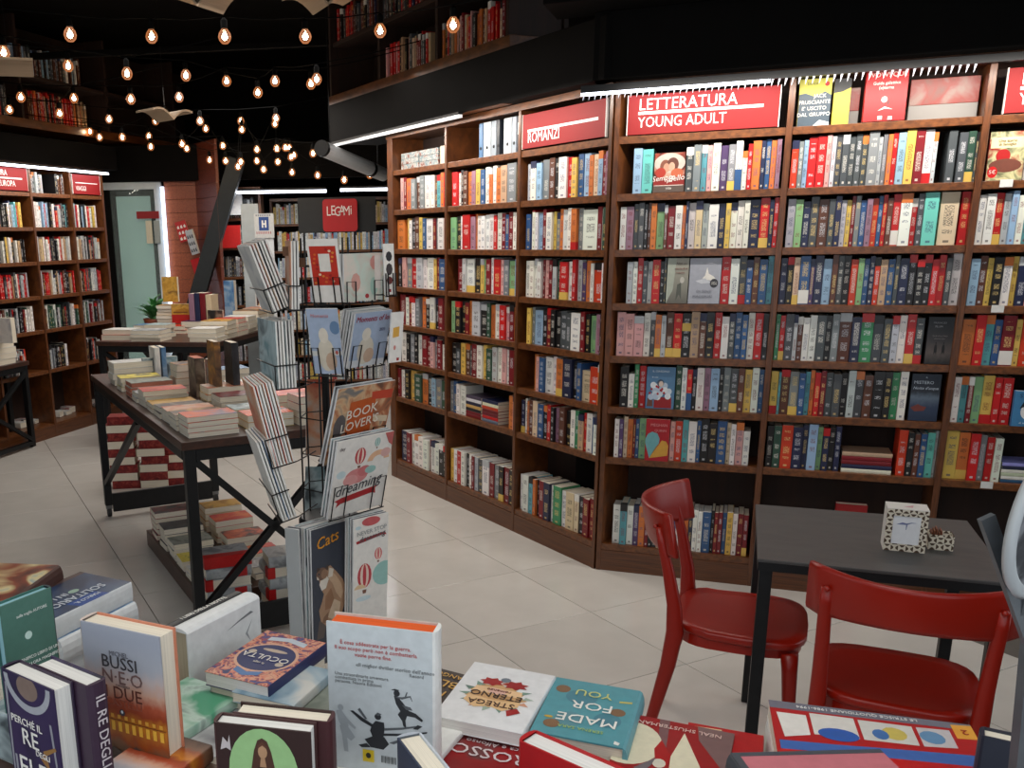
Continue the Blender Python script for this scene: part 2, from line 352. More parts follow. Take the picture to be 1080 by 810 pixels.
# ------------------------------------------------------------------ bookcases
BZ = [2.100, 1.848, 1.596, 1.347, 1.096, .846, .592, .140]; BT = .032
def bookcase(name, label, O, D, N, divs, boards, top, depth, bt=BT, plinth=.105, cut=None):
    """divs: (s0, s1) of every upright; boards: heights of the shelf tops; one shelf board per bay"""
    root = empty(name, O + D * divs[0][0], 0, label, 'bookcase', 'mahogany bookcases')
    inv = Matrix.Translation(-(O + D * divs[0][0])); T = inv @ frame(O, D, N, UP)
    def part(nm, lo, hi, m, bevel=.002):
        b = MB(); c = [(x + y) / 2 for x, y in zip(lo, hi)]
        b.box([x - y for x, y in zip(lo, c)], [x - y for x, y in zip(hi, c)], m); return b.build(nm, root, M=T @ Matrix.Translation(c), bevel=bevel)
    tn = math.tan(R(20.92))                                              # the two bookcases meet in a mitred corner
    for i, (s0, s1) in enumerate(divs):
        c0, c1 = cut == 'start' and i == 0, cut == 'end' and i == len(divs) - 1
        if not (c0 or c1): part('divider', (s0, -depth, 0), (s1, 0.006, top), MAHOG); continue
        sg = 1 if c0 else -1; e = s1 if c0 else s0; b = MB()
        b.prism([(e - sg * .022, 0.006), (e, .006), (e + sg * depth * tn, -depth), (e + sg * (depth * tn - .016), -depth)][::1 if c0 else -1], 0, top, MAHOG); b.build('divider', root, M=T)
    for i, ((a0, a1), (b0, b1)) in enumerate(zip(divs, divs[1:])):
        ka = depth * tn if cut == 'start' and i == 0 else 0; kb = depth * tn if cut == 'end' and i == len(divs) - 2 else 0
        for z in boards:
            if ka or kb: b = MB(); b.prism([(a1 + ka, -depth + .01), (b0 - kb, -depth + .01), (b0, 0), (a1, 0)], z - bt, z, MAHOGH); b.build('shelf_board', root, M=T)
            else: part('shelf_board', (a1, -depth + .01, z - bt), (b0, 0, z), MAHOGH)
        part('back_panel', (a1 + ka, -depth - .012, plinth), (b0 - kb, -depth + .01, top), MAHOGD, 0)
        part('plinth', (a1, -.03, 0), (b0, .004, plinth + .002), MAHOG, 0)
    ea = depth * tn if cut == 'start' else 0; eb = depth * tn if cut == 'end' else 0
    b = MB(); b.prism([(divs[0][0] + ea, -depth), (divs[-1][1] - eb, -depth), (divs[-1][1], .012), (divs[0][0], .012)], top, top + .035, MAHOGH); b.build('top_board', root, M=T)
    return root
W1DIV = [(-.075, .0), (.669, .692), (1.421, 1.444), (2.137, 2.16)]
W2DIV = [(-.024, .0), (.699, .725), (1.424, 1.45), (2.149, 2.175)]
bookcase('bookcase', 'long mahogany bookcase along the wall under the ROMANZI sign', W1O, W1D, W1N, W1DIV, BZ, 2.30, .24, cut='end')
bookcase('bookcase', 'mahogany bookcase behind the small café table under the YOUNG ADULT sign', W2O, W2D, W2N, W2DIV, BZ, 2.30, .24, cut='start')
BL = [2.10, 1.818, 1.532, 1.242, .952, .600, .12]
LDIV = [(-1.24, -1.215), (-.62, -.595), (-.012, .012), (.525, .549), (.99, 1.02)]
bookcase('bookcase', 'mahogany bookcase on the far wall beside the glass shop window', WLO, WLD, WLN, LDIV, BL, 2.30, .30)

# ------------------------------------------------------------------ books on the shelves
CAND = []
ORD = ('first second third fourth fifth sixth seventh eighth ninth tenth eleventh twelfth thirteenth fourteenth fifteenth sixteenth seventeenth eighteenth nineteenth twentieth').split()
ORD += ['twenty-' + x for x in ORD[:9]] + ['thirtieth'] + ['thirty-' + x for x in ORD[:9]] + ['fortieth'] + ['forty-' + x for x in ORD[:9]] + ['fiftieth'] + ['fifty-' + x for x in ORD[:9]] + ['sixtieth'] + ['sixty-' + x for x in ORD[:9]] + ['seventieth'] + ['seventy-' + x for x in ORD[:9]] + ['eightieth'] + ['eighty-' + x for x in ORD[:9]] + ['ninetieth'] + ['ninety-' + x for x in ORD[:9]]
def vary(c, a=.10):
    f = 1 + random.uniform(-a, a); return tuple(max(0, min(1, v * f * (1 + random.uniform(-.05, .05)))) for v in lin(c))
LIGHT = 'wcyopmstxlTa'
def spine_book(b, T, t, h, d, ch, fl=''):
    """adds one standing book to mesh b; x across the spine, y up, z out of the shelf (spine face at z=0)"""
    cov = vary(PAL[ch]); ttl = random.choice([lin((40, 36, 40)), lin((120, 20, 30)), lin((60, 70, 110))]) if ch in LIGHT else random.choice([lin((225, 220, 210)), lin((230, 200, 130)), lin((215, 215, 220))])
    c = .0014; x0, x1 = .0004, t - .0004; off = random.random() * 60 // 1; ofv = random.random() * 60 // 1
    u = [(off + .001, ofv), (off + .999, ofv), (off + .999, ofv + .999), (off + .001, ofv + .999)]
    kw = dict(cov=cov, ttl=ttl)
    P = lambda *p: T @ Vector(p)
    b.add([P(x0, 0, 0), P(x1, 0, 0), P(x1, h, 0), P(x0, h, 0)], [(0, 1, 2, 3)], SPINE, uvs=[u], **kw)
    b.box((x0, 0, -d), (x0 + c, h, 0), SPINE, T, **kw); b.box((x1 - c, 0, -d), (x1, h, 0), SPINE, T, **kw)
    b.box((x0 + c, .001, -d + .001), (x1 - c, h - .0015, -.0004), PAGEW if random.random() < .4 else PAGE, T, cov=(.8, .8, .8))
    def patch(v0, v1, col):
        b.box((x0 - .0002, v0 * h, -.03), (x1 + .0002, v1 * h, .0004), SPINE, T, cov=lin(PAL[col]))
    if 'Y' in fl: patch(.0, .2, 'y')
    if 'R' in fl: patch(.0, .19, 'r')
    if 'W' in fl: patch(.02, .3, 'w')
    if 'H' in fl: patch(.6, .78, 'y')
    if 'T' in fl: patch(.84, 1.0, 'r')
    if 'X' in fl: patch(0, .42, 'b')
    if 'D' in fl: patch(.0, .62, 'w')
    if not fl and random.random() < .16: patch(.82, 1.0, random.choice('wkrnxo'))
def px2s(px, L, Rr, s0, s1): return s0 + (px - L) / (Rr - L) * (s1 - s0)
FACES = []
CELL = {}
def row(O, D, N, z, s0, s1, L, Rr, start, toks, where, rh=.205, scale=.0053, back=.012, hmul=1.0, maxh=.214):
    """one row of books as the photograph shows it: colour letter and width of each, from one upright to the next"""
    x = start; toks = toks.split(); i = 0; ks = (s1 - s0) / (Rr - L)
    for tk in toks:
        if tk[0] == '-': x += float(tk[1:]); continue
        if tk[0] == 'F':
            wpx, nm = tk[1:].split(':'); wpx = float(wpx); i += 1
            FACES.append((nm, O, D, N, z, px2s(x, L, Rr, s0, s1), wpx * ks, where, ORD[i - 1])); x += wpx; continue
        m = re.match(r'([a-zA-Z])([\d.]+)(.*)', tk); ch, wpx, fl = m.group(1), float(m.group(2)), m.group(3)
        s = px2s(x, L, Rr, s0, s1); t = wpx * ks; x += wpx
        if s + t > s1 + .002: t = s1 - s
        if t < .004: continue
        i += 1
        h = rh * random.uniform(.93, 1.035) * hmul
        if 'S' in fl: h = maxh
        if 's' in fl: h = rh * .8
        h = min(h, maxh)
        bk = back + random.uniform(0, .018); d_ = random.uniform(.125, .15); room = (W1DIV[3][0] - s - t if O is W1O else s if O is W2O else 9)
        if room / .3822 < bk + d_: d_ = max(.01, room / .3822 - bk - .004); bk = min(bk, max(.002, room / .3822 - d_ - .002))
        CAND.append(dict(O=O, D=D, N=N, z=z, s=s, t=t, h=h, ch=ch, fl=fl.replace('S', '').replace('s', ''), back=bk, where=where, i=i, d=d_))
def rowfill(O, D, N, z, s0, s1, where, pal, rh=.19, fill=.9, t=(.012, .03), back=.02):
    s = s0 + random.uniform(.0, .04); i = 0; e = s0 + (s1 - s0) * fill
    while s < e:
        tt = random.uniform(*t)
        if s + tt > s1: break
        i += 1; CAND.append(dict(O=O, D=D, N=N, z=z, s=s, t=tt, h=rh * random.uniform(.86, 1.06), ch=random.choice(pal), fl='', back=back + random.uniform(0, .02), where=where, i=i, d=.14)); s += tt + (.02 if random.random() < .06 else 0)
A2 = (W2O, W2D, W2N); A1 = (W1O, W1D, W1N)
RN = 'first second third fourth fifth sixth lowest'.split()
U1 = ', %s row under the LETTERATURA sign'; U2 = ', %s row under the red guidebook'; U3 = ', %s row under the cut-off sign'
bay1 = [(70, 1045, 165, 's54 T66 F200:film d44 e46 t36 p30 w46 v46 e42Y w40X w30s r26 o48 n26 b30 o30 m28'),
 (55, 1010, 82, 'w38 m46 d30 d34 k22 B20 o34 l46 B20 R46 w42 o20 n16 w42 c40 x36 w58 n40 y30 w38 w38 w32 n58 r52YS n24 r48S y48 B46'),
 (40, 985, 125, 'x36 w28 r34 d28 x28 r50 k24 d12 F135:greydog F190:silver r52 w50 d42R b36 B36 b46 t36'),
 (60, 980, 95, 'p52 p54 p58 w40 d30 o36Y x28 B44Y r50Y k52H a50S B40 k46 r42 w42 d34 b38 b34 w38 r46 k38'),
 (70, 985, 140, 'k52 w36s g28 r42 F180:pot G36 w30 r32X k26 w44 m36 s50 k24 e40 d44Y B36 y42 w40 b40'),
 (80, 1000, 130, 'w30 v26 c26 o34 R16 b22 l42 F150:hearts p30 O44 t36 w50 b24 k48 k48 b56 c24 w30 p44 w38s'),
 (40, 975, 105, 'w48 t44 w42 v36 o40 R24 k24 d30 c30 R30 e30 b30 w20 r24 o34 n26 w30 w30 b52 k20 R24 R26 b26 y36 w30 R34 R30Y')]
bay2 = [(52, 1000, 60, 'O38 e26 s26 r46 r48 p26 x24 d32 d36 d34 d32 d32 e52S x22 e24 o24 r26 s40 y46S R46S w44R x22 -50 d42 -8 d42 G40Y d44 d40'),
 (42, 970, 56, 'x42 l40 n40 d44 B52 d32 n32 x26 y26 R20 e26 b30 m30 O30 b22 r22 B28 r38W w56S r28 d30 T70S -10 c90S -8 r80S'),
 (48, 955, 52, 'n36 k34T c32Y b54W v24 n44 s44 B30S d30 k36 O36 l30 b28 n26 O28 a36 b36 d22 n46 k38T k36T k36T r34 r34 d28 w52S e36'),
 (42, 940, 46, 'g24 r28Y d44 x22 B28 w34 w38 d46 k32 e38 B62S n48 g62S d50 d42 x34 w38 r44Y d40R F150:dark'),
 (46, 925, 50, 'y40R t14 B46T e48Y b34 t26 o22 r30 R28 d36 d42 k34 x38 d42 B46 k54 k36 g38 w40S F165:mystery'),
 (42, 912, 52, 'k34 G42 O60 n52 n28 s48S l28 n34 k30 n30 F285:flat O44 k32 B28 b32 T38 x36')]
bay3 = [(0, 705, 10, 'F135:film2 w34 y30 w30 e28 R30 b30 w26 r30'),
 (0, 705, 5, 'w26 w34 r30Y x24 s24 w26 t24 w22 R22 b44 w26 n30 r26 w30 e30'),
 (0, 705, 5, 's34 B28 y22 k36 w32 y20 n34 p28 w30 r40 w26 b30 k24 o30'),
 (0, 640, 5, 'o44 r34 t30 b26 R44W y20 O48S p26 d36 R22 b26 w26 r30'),
 (0, 640, 5, 'w24 t24 R18 l30 y38R r26 r36 F112:boy e30 w28 r30'),
 (0, 640, 5, 'y44S o38Y r34 e24 r26 w28 F150:flat2 b30')]
for (d0, d1), bay, U in zip(((W2DIV[0][1], W2DIV[1][0]), (W2DIV[1][1], W2DIV[2][0]), (W2DIV[2][1], W2DIV[3][0])), (bay1, bay2, bay3), (U1, U2, U3)):
    for k, (L, Rr, st, tk) in enumerate(bay):
        row(*A2, BZ[k + 1] if k < 6 else BZ[7], d0, d1, L, Rr, st, tk, U % RN[k], hmul=1.0 if k < 6 else 1.06)
V0, V1, V2 = ', %s row under the boxed sets', ', %s row under the white binders', ', %s row under the ROMANZI sign'
ba = [(75, 300, 100, 'p14 R12 o20 e20 B20 e20 w22 w14 B10 t16 o14 r14 w14'), (75, 305, 78, 'o34 -14 y14 w10 k16 B20 y14 b12 w28 R12 e14 w24 o14'),
      (80, 305, 92, 'k14 p18 e22 r24 x28 w16 w30 y12 R14 b26'), (92, 308, 102, 'R24 w16 R18 w14 e18 -8 o18 k16 w20Y k20 R18 w28'),
      (96, 310, 115, 'w22 k14 e20 k14 w18 R22 R16 p14 e16 R16 w18'), (90, 312, 92, 'R10 w24 k20 y24 G30 o26 k20 s18 e24 G16 w12'),
      (75, 318, 90, 'n30 R20 w16 w24 w24 w24 R10 w20 w20 k20 k20')]
bb = [(318, 635, 332, 'r26 w12 k12 B20 o22 m18 y20 b20 w20 o14 w16 o22 a26 e36 y28'), (318, 635, 325, 'l28 k22 w8 r36 m22 o8 w18 w18 w18 w18 r14 w20 R16 b14 R18 w14 m18'),
      (318, 632, 355, 'R26 x18 w36Y k26 y16 l16 R20 w10 r30 p14 e22 l28Y s16'), (322, 628, 335, 'l18 k26 k20 R18 o12 x36 k30 G14 o20 w22 r24 p18 R18 o18'),
      (322, 622, 330, 'k24 d20 y20 B20 d16 R24 w24 y16 G24 x20 w18 p18 w16 R20'), (318, 618, 318, 'e18 b18 w16 w26 F190:flat3 o20 p12'),
      (325, 635, 330, 'y18 w20 r20 w18 k18 w16 R12 x16 d22 w30 R20 e24 k20Y R24 k20 a26')]
bc = [(655, 1045, 672, 'x22 w26 s26 e30 B26 k22 w36 r24 y22 b24 s26 o18 c22 s18 R18 m20 r12'), (650, 1035, 667, 'b22 r12 w14 w12 s26 R16 w26 y14 e16 o14 w24 w18 o24R e20 w62 R18 w12 G14'),
      (648, 1030, 667, 'w20 w20 w20 w20 R10 p24 R16 x18 G20 r34Y w20 r16 x18 v18 o20 w14 O44 w18 s14'), (640, 1015, 672, 'y20 e14 s40 k20 R20 k20 k24 d28 d20 w40 R18 k18 l24 m28 k18 R14'),
      (634, 1005, 702, 'o16 p14 b22 w34 w20 o30Y n40 k20 b18 c40s O40 o26'), (625, 1000, 632, 'n18Y w12 o16 B20 c24 b28 k20 r16 k14 m24 B24 k24 w20 g16 a22 r14 w24 b14 w28'),
      (650, 1025, 660, 'w20 w30 t20 o14 k20 R22 n28 w16 g36 w22 c36 c20 k24 R24 R26 r36')]
for (d0, d1), bay, U in zip(((W1DIV[0][1], W1DIV[1][0]), (W1DIV[1][1], W1DIV[2][0]), (W1DIV[2][1], W1DIV[3][0])), (ba, bb, bc), (V0, V1, V2)):
    for k, (L, Rr, st, tk) in enumerate(bay):
        row(*A1, BZ[k + 1] if k < 6 else BZ[7], d0, d1, L, Rr, st, tk, U % RN[k], rh=.196, hmul=1.0 if k < 6 else 1.1)
rowfill(W1O * 0 + WLO, WLD, WLN, 2.10, .02, .22, ', top shelf of the far bookcase', 'exd', .165, .9); rowfill(WLO, WLD, WLN, 2.10, .36, .5, ', end of the far top shelf', 'dkB', .165, .95)
# the far bookcase and the upper gallery, in the colours they show
AL = (WLO, WLD, WLN)
for nb_, (b_, fl_) in enumerate((((-1.215, -.62), .95), ((-.595, -.012), .8), ((.012, .525), .95), ((.549, .99), .8))):
    for k in range(6):
        z = BL[k + 1]; pal = ('wwwtskdyrxk', 'xrwkkdayw', 'kdxrrwkaB', 'kGkwdxBR', 'kexwOBk', 'w')[k]
        if k == 5: continue
        rowfill(*AL, z, *b_, ', %s row, %s bay of the far bookcase' % (RN[k], ('hidden', 'first', 'middle', 'last')[nb_]), pal, rh=(.2, .2, .2, .2, .2)[k], fill=fl_ if k < 4 else .55)

# ------------------------------------------------------------------ books that show their front on the shelves
def faceM(O, D, N, s, off, z, lean=.06):
    y = (UP * math.cos(lean) - N * math.sin(lean)); n = (N * math.cos(lean) + UP * math.sin(lean))
    return frame(on(O, D, N, s, off, z), D, y, n)
def cover_text(o, w, h, t, items):
    for s_, x, y, sz, rgb, *rest in items:
        rot = rest[0] if rest else 0; al = rest[1] if len(rest) > 1 else 'CENTER'; sh = rest[2] if len(rest) > 2 else 0
        text(s_, o, Matrix.Translation((x * w, y * h, t + .0017)) @ Matrix.Rotation(R(rot), 4, 'Z'), sz * w, ink(rgb), al, shear=sh)
WHT = (238, 234, 226)
def star(cx, cy, r1, r2, n, sq=1.):
    return [(cx + (r1 if k % 2 else r2) * math.cos(math.pi * k / n), cy + (r1 if k % 2 else r2) * sq * math.sin(math.pi * k / n)) for k in range(2 * n)]
def face_book(nm, O, D, N, z, s, w, where, o_):
    g = 'face-out books on the shelves'
    if nm in ('film', 'film2'):
        h = .172 if nm == 'film' else .19
        o = book(faceM(O, D, N, s + .004, -.045, z + .001), w - .008, h, .02, blotch('film_print_' + nm, [(64, 30, 26), (150, 60, 40), (196, 160, 140)] if nm == 'film' else [(60, 70, 46), (200, 196, 150), (150, 30, 24)], 16),
                 'face-out film-tie-in book with brown portrait and white script title' if nm == 'film' else 'face-out book with cream title label, green cover and red price sticker', 'book', g, spine=ink((120, 40, 34)))
        w -= .008
        if nm == 'film':
            artwork(o, w, h, .02, [(ell(.5, .74, .5, .25), (196, 182, 172)), (ell(.36, .66, .17, .17), (126, 74, 56)), (ell(.6, .7, .19, .18), (96, 54, 42)), (ell(.4, .62, .1, .12), (190, 142, 118)), (ell(.57, .64, .1, .12), (206, 160, 136)),
                                   (ell(.22, .5, .17, .13), (168, 52, 38)), (ell(.75, .48, .2, .12), (186, 96, 64)), ([(0, 0), (1, 0), (1, .17), (0, .17)], (92, 78, 70)), ([(0, .17), (1, .17), (1, .4), (0, .36)], (138, 36, 30)), ([(.03, .165), (.97, .165), (.97, .18), (.03, .18)], (230, 220, 210))])
            cover_text(o, w, h, .02, [('Sempre', .32, .36, .24, WHT, 6, 'CENTER', .2), ('più', .52, .29, .15, WHT, 4), ('Bello', .74, .35, .26, WHT, 6, 'CENTER', .2), ('2020', .5, .09, .09, WHT)])
        else:
            artwork(o, w, h, .02, [([(.05, .66), (.95, .66), (.95, .88), (.05, .88)], (226, 216, 172)), (ell(.42, .5, .2, .14), (170, 20, 20)), (ell(.5, .3, .45, .14), (110, 60, 46)), (ell(.17, .17, .14, .12), (200, 16, 18))])
            cover_text(o, w, h, .02, [('Una storia\ndi famiglia', .5, .77, .12, (120, 96, 50)), ('5€', .17, .17, .17, WHT)])
    elif nm == 'greydog':
        h = .206; o = book(faceM(O, D, N, s + .004, -.03, z + .001, .04), w - .006, h, .024, gradient_mat('greydog_print', [(0, (104, 100, 92)), (.35, (140, 138, 126)), (1, (168, 164, 150))]), 'face-out grey-green hardback with dark red title beside silver book', 'book', g, spine=ink((168, 176, 164)))
        w -= .006; artwork(o, w, h, .024, [([(0, 0), (.3, .3), (.42, 1), (0, 1)], (176, 182, 168)), ([(.45, .05), (.5, .42), (.68, .46), (.72, .08), (.6, .2)], (90, 92, 84)), (ell(.72, .52, .1, .07), (200, 196, 186))])
        cover_text(o, w, h, .024, [('Non so', .66, .88, .16, (70, 50, 44)), ('niente di te', .66, .77, .13, (120, 30, 26)), ('romanzo', .62, .68, .11, (120, 30, 26))])
    elif nm == 'silver':
        h = .205; o = book(faceM(O, D, N, s + .002, -.028, z + .001, .04), w - .004, h, .022, ink((170, 172, 182), .35), 'face-out silver grey book with white figure and round dark seal', 'book', g, spine=ink((150, 152, 160)))
        w -= .004; artwork(o, w, h, .022, [([(.5, .62), (.56, .8), (.62, .66), (.78, .6), (.9, .5), (.6, .52), (.42, .56)], WHT), ([(.2, .5), (.5, .56), (.72, .46), (.4, .44)], (206, 208, 214)), (ell(.8, .45, .13, .1), (58, 58, 64)), ([(.5, .88), (.7, .9), (.86, .86), (.7, .87)], (220, 220, 226))])
        cover_text(o, w, h, .022, [('DI SENSI', .5, .27, .13, (120, 122, 132)), ('MAGGIORI', .46, .16, .13, (120, 122, 132)), ('LIBRO\nANNO', .8, .45, .06, WHT)])
    elif nm == 'pot':
        h = .2; o = book(faceM(O, D, N, s + .003, -.03, z + .001, .03), w - .006, h, .022, ink((84, 124, 160)), 'face-out blue book with white flowers in a red pot', 'book', g, spine=ink((60, 96, 130)))
        w -= .006; sh = [([(.3, .02), (.92, .02), (.9, .28), (.3, .28)], (150, 22, 26)), ([(.05, .05), (.26, .05), (.24, .3), (.08, .3)], (110, 66, 52))]
        random.seed(3); sh += [(ell(.5 + random.uniform(-.4, .4) * .9, .38 + random.uniform(-.1, .2), .11, .08, 9), random.choice([(226, 230, 234), (180, 196, 214), (206, 216, 224)])) for _ in range(16)]
        sh += [(ell(.5 + random.uniform(-.38, .36), .38 + random.uniform(-.08, .18), .04, .03, 8), (170, 24, 40)) for _ in range(9)] + [(ell(.5, .62, .12, .09), (60, 74, 96)), (ell(.52, .6, .08, .07), (220, 200, 186))]
        artwork(o, w, h, .022, sh); cover_text(o, w, h, .022, [('IL GIARDINO', .5, .9, .1, (214, 224, 232)), ('di casa', .3, .76, .08, (214, 224, 232))])
    elif nm == 'hearts':
        h = .205; o = book(faceM(O, D, N, s + .002, -.012, z + .001, .03), w - .004, h, .026, ink((168, 16, 30)), 'face-out red book with two big hearts in teal and yellow', 'book', g, spine=ink((150, 14, 26)))
        w -= .004; artwork(o, w, h, .026, [([(.2, .06), (0, .42), (.0, .52), (.1, .64), (.28, .7), (.5, .66), (.6, .54), (.58, .42)], (108, 166, 172)), ([(.2, .06), (.52, .34), (.7, .5), (.88, .48), (.98, .38), (.96, .14)], (206, 152, 56)), ([(.2, .06), (.58, .42), (.44, .34)], (120, 140, 110))])
        cover_text(o, w, h, .026, [('MEGHAN', .55, .86, .17, (214, 140, 140)), ('QUINN', .62, .73, .15, (214, 140, 140))])
    elif nm in ('dark', 'mystery'):
        h = .2 if nm == 'dark' else .205
        o = book(faceM(O, D, N, s + .012, -.03, z + .001, .04), w - .02, h, .024, gradient_mat('dark_print_' + nm, [(0, (22, 22, 24)), (.25, (86, 76, 72)), (.5, (52, 48, 50)), (.75, (26, 28, 32)), (1, (24, 28, 34))] if nm == 'dark' else [(0, (26, 40, 66)), (.3, (44, 58, 84)), (.5, (90, 104, 120)), (.62, (36, 42, 52)), (1, (30, 40, 56))]),
                 'face-out black book with two small standing silhouettes' if nm == 'dark' else 'face-out dark blue mystery novel with pale title over water', 'book', g, spine=ink((20, 22, 26)))
        w -= .02
        if nm == 'dark':
            fig = lambda x: [([(x - .05, .2), (x - .06, .34), (x - .03, .42), (x + .03, .42), (x + .06, .34), (x + .05, .2), (x, .26)], (12, 12, 14)), (ell(x, .45, .025, .022, 8), (12, 12, 14))]
            artwork(o, w, h, .024, fig(.38) + fig(.68)); cover_text(o, w, h, .024, [('FRANCES', .45, .88, .12, (120, 120, 126)), ('PLUM', .42, .8, .12, (120, 120, 126)), ('DUE SOLITARI', .5, .6, .09, (110, 104, 104)), ('ROMANZO', .5, .54, .08, (110, 104, 104))])
        else:
            artwork(o, w, h, .024, [([(.05, .28), (.2, .2), (.52, .22), (.6, .3), (.42, .32), (.3, .36)], (112, 50, 42))]); cover_text(o, w, h, .024, [('IL', .5, .93, .09, (190, 200, 212)), ('MISTERO', .42, .82, .17, (190, 200, 212)), ('Notte d\'acqua', .5, .7, .15, (180, 190, 204), 0, 'CENTER', .2)])
    elif nm == 'boy':
        h = .15; o = book(faceM(O, D, N, s + .002, -.006, z + .001, .05), w - .004, h, .024, ink((62, 124, 170)), 'face-out small blue book with white head shape and dark lettering', 'book', g, spine=ink((40, 96, 140)))
        w -= .004; artwork(o, w, h, .024, [(ell(.52, .42, .28, .24), (226, 226, 224)), ([(.2, .5), (.3, .68), (.55, .74), (.78, .62), (.82, .48), (.6, .58), (.36, .56)], (30, 34, 44))])
        cover_text(o, w, h, .024, [('STORIA', .5, .86, .2, (24, 50, 80)), ('di un ragazzo', .5, .1, .1, (200, 214, 226))])
    elif nm.startswith('flat'):
        st = {'flat': [('w', 'blue and white'), ('n', 'navy blue'), ('R', 'dark red'), ('R', 'wine red'), ('a', 'golden brown')], 'flat2': [('b', 'blue'), ('w', 'white'), ('c', 'cream and orange'), ('w', 'thin white'), ('n', 'navy'), ('s', 'pale blue')],
              'flat3': None}[nm]
        def pile(s0, wid, lst, gname):
            zz = z
            for q, (ch, cn) in enumerate(lst):
                t = .0185 if nm != 'flat2' else .014
                M = frame(on(O, D, N, s0, -.03 + random.uniform(-.008, .006), zz), N * -1, D, UP); 
                b = MB(); c2 = vary(PAL[ch]); off = random.random() * 50 // 1
                book(frame(on(O, D, N, s0 + random.uniform(0, .006), -.02, zz), N * -1, D, UP), .14, wid - .008, t, ink(tuple(int(v * random.uniform(.85, 1.1)) if v < 230 else v for v in PAL[ch])),
                     '%s book lying flat, %s from bottom%s' % (cn, ORD[q], gname), 'book', 'books lying flat on the shelves')
                zz += t + .0008
        if nm == 'flat': pile(s + .008, min(w, .21), st, where.replace(', ', ' in the '))
        elif nm == 'flat2': pile(s + .004, .17, st, where.replace(', ', ' in the '))
        else:
            pile(s + .002, .175, [('R', 'dark red'), ('R', 'wine red'), ('k', 'black'), ('y', 'pale yellow'), ('n', 'navy'), ('w', 'white'), ('d', 'grey')], ' of the pile under the white binders')
            pile(s + .182, .175, [('e', 'grey'), ('r', 'red'), ('R', 'dark red'), ('R', 'crimson'), ('O', 'orange-red'), ('w', 'white'), ('n', 'blue')], ' of the pile nearest the ROMANZI bay')
for a in FACES: face_book(*a)

_sh = [o for o in COL.objects['bookcase.001'].children if o.name.startswith('shelf_board')]
for s_, z_ in ((1.512, 1.848), (1.545, 1.347), (1.60, .592)):                # white price labels clipped to the shelf edge
    tgt = min(_sh, key=lambda o: (abs((COL.objects['bookcase.001'].location + o.matrix_local.translation - on(*A2, s_, 0, z_)).length)))
    bpy.context.view_layer.update(); P_ = frame(on(*A2, s_, .002, z_ - .014), W2D, UP, W2N); b = MB(); b.box((0, -.012, 0), (.045, .018, .0015), ink((222, 222, 218))); b.build('price_label', tgt, M=tgt.matrix_world.inverted() @ P_)
for s_, w_, h_, lb in ((.905, .075, .15, 'rose grey reflection block with a pale lower band between the two face-out top shelf books'), (1.165, .25, .165, 'broad rose brown reflection block, grey lower band, at the end of the top shelf')):  # added blocks; rose and grey tones paint reflections in the bay
    b = MB(); b.box((0, 0, -.1), (w_, h_ * .38, 0), pm('grey_reflection_band', (150, 146, 142), .35, .1, 6)); q = b.build('reflection_block', M=frame(on(*A2, s_, -.09, 2.101), W2D, UP, W2N), bevel=.002); tag(q, lb, 'box', 'blocks painted as reflections on the top shelf')
    b = MB(); b.box((0, h_ * .38, -.1), (w_, h_, 0), blotch('rose_reflection_tone', [(120, 84, 76), (150, 60, 52), (150, 120, 112)], 8)); b.build('lid', q, bevel=.002)
# two red books on the top shelf, the guide book and the stacked boxes
o = book(faceM(W2O, W2D, W2N, .80 - .06, -.05, 2.101, .05), .125, .19, .02, ink((52, 70, 84)), 'face-out slate blue book with hand-lettered white title beside a yellow spine', 'book', 'face-out books on the top shelf', spine=ink((200, 190, 60)))
artwork(o, .125, .19, .02, [([(0, .68), (.2, .7), (.5, .62), (.8, .72), (1, .64), (1, 1), (0, 1)], (196, 190, 74)), ([(.5, 0), (.7, .12), (1, .06), (1, 0)], (214, 220, 222)), (ell(.85, .88, .07, .05), (190, 30, 30))])
cover_text(o, .125, .19, .02, [('Enrico', .4, .9, .13, (30, 40, 40)), ('JACK', .66, .63, .17, WHT), ('FRUSCIANTE', .5, .5, .17, WHT), ("E' USCITO", .5, .37, .17, WHT), ('DAL GRUPPO', .5, .24, .17, WHT)])
o = book(faceM(W2O, W2D, W2N, .875, -.07, 2.101, .02), .065, .185, .018, ink((206, 192, 66)), 'yellow paperback with black top leaning behind the slate blue book', 'book', 'face-out books on the top shelf')
artwork(o, .065, .185, .018, [([(0, .7), (.5, .72), (1, .8), (1, 1), (0, 1)], (40, 42, 44))])
o = book(faceM(W2O, W2D, W2N, .99, -.05, 2.101, .06), .155, .2, .045, ink((196, 14, 20)), 'red face-out guidebook with white title standing on the top shelf', 'book', 'face-out books on the top shelf', spine=ink((160, 10, 16)))
artwork(o, .155, .2, .045, [(ell(.48, .42, .07, .06), WHT), ([(.34, .2), (.5, .28), (.7, .22), (.5, .24)], WHT), ([(.36, .1), (.46, .1), (.46, .03), (.36, .03)], WHT), ([(.6, .08), (.7, .08), (.7, .02), (.6, .02)], WHT), (ell(.58, .36, .03, .05), (90, 20, 20))])
cover_text(o, .155, .2, .045, [('WOW! QUI!', .5, .9, .17, WHT), ('Guida galattica', .5, .74, .11, WHT), ('(e)terna', .5, .65, .11, WHT)])
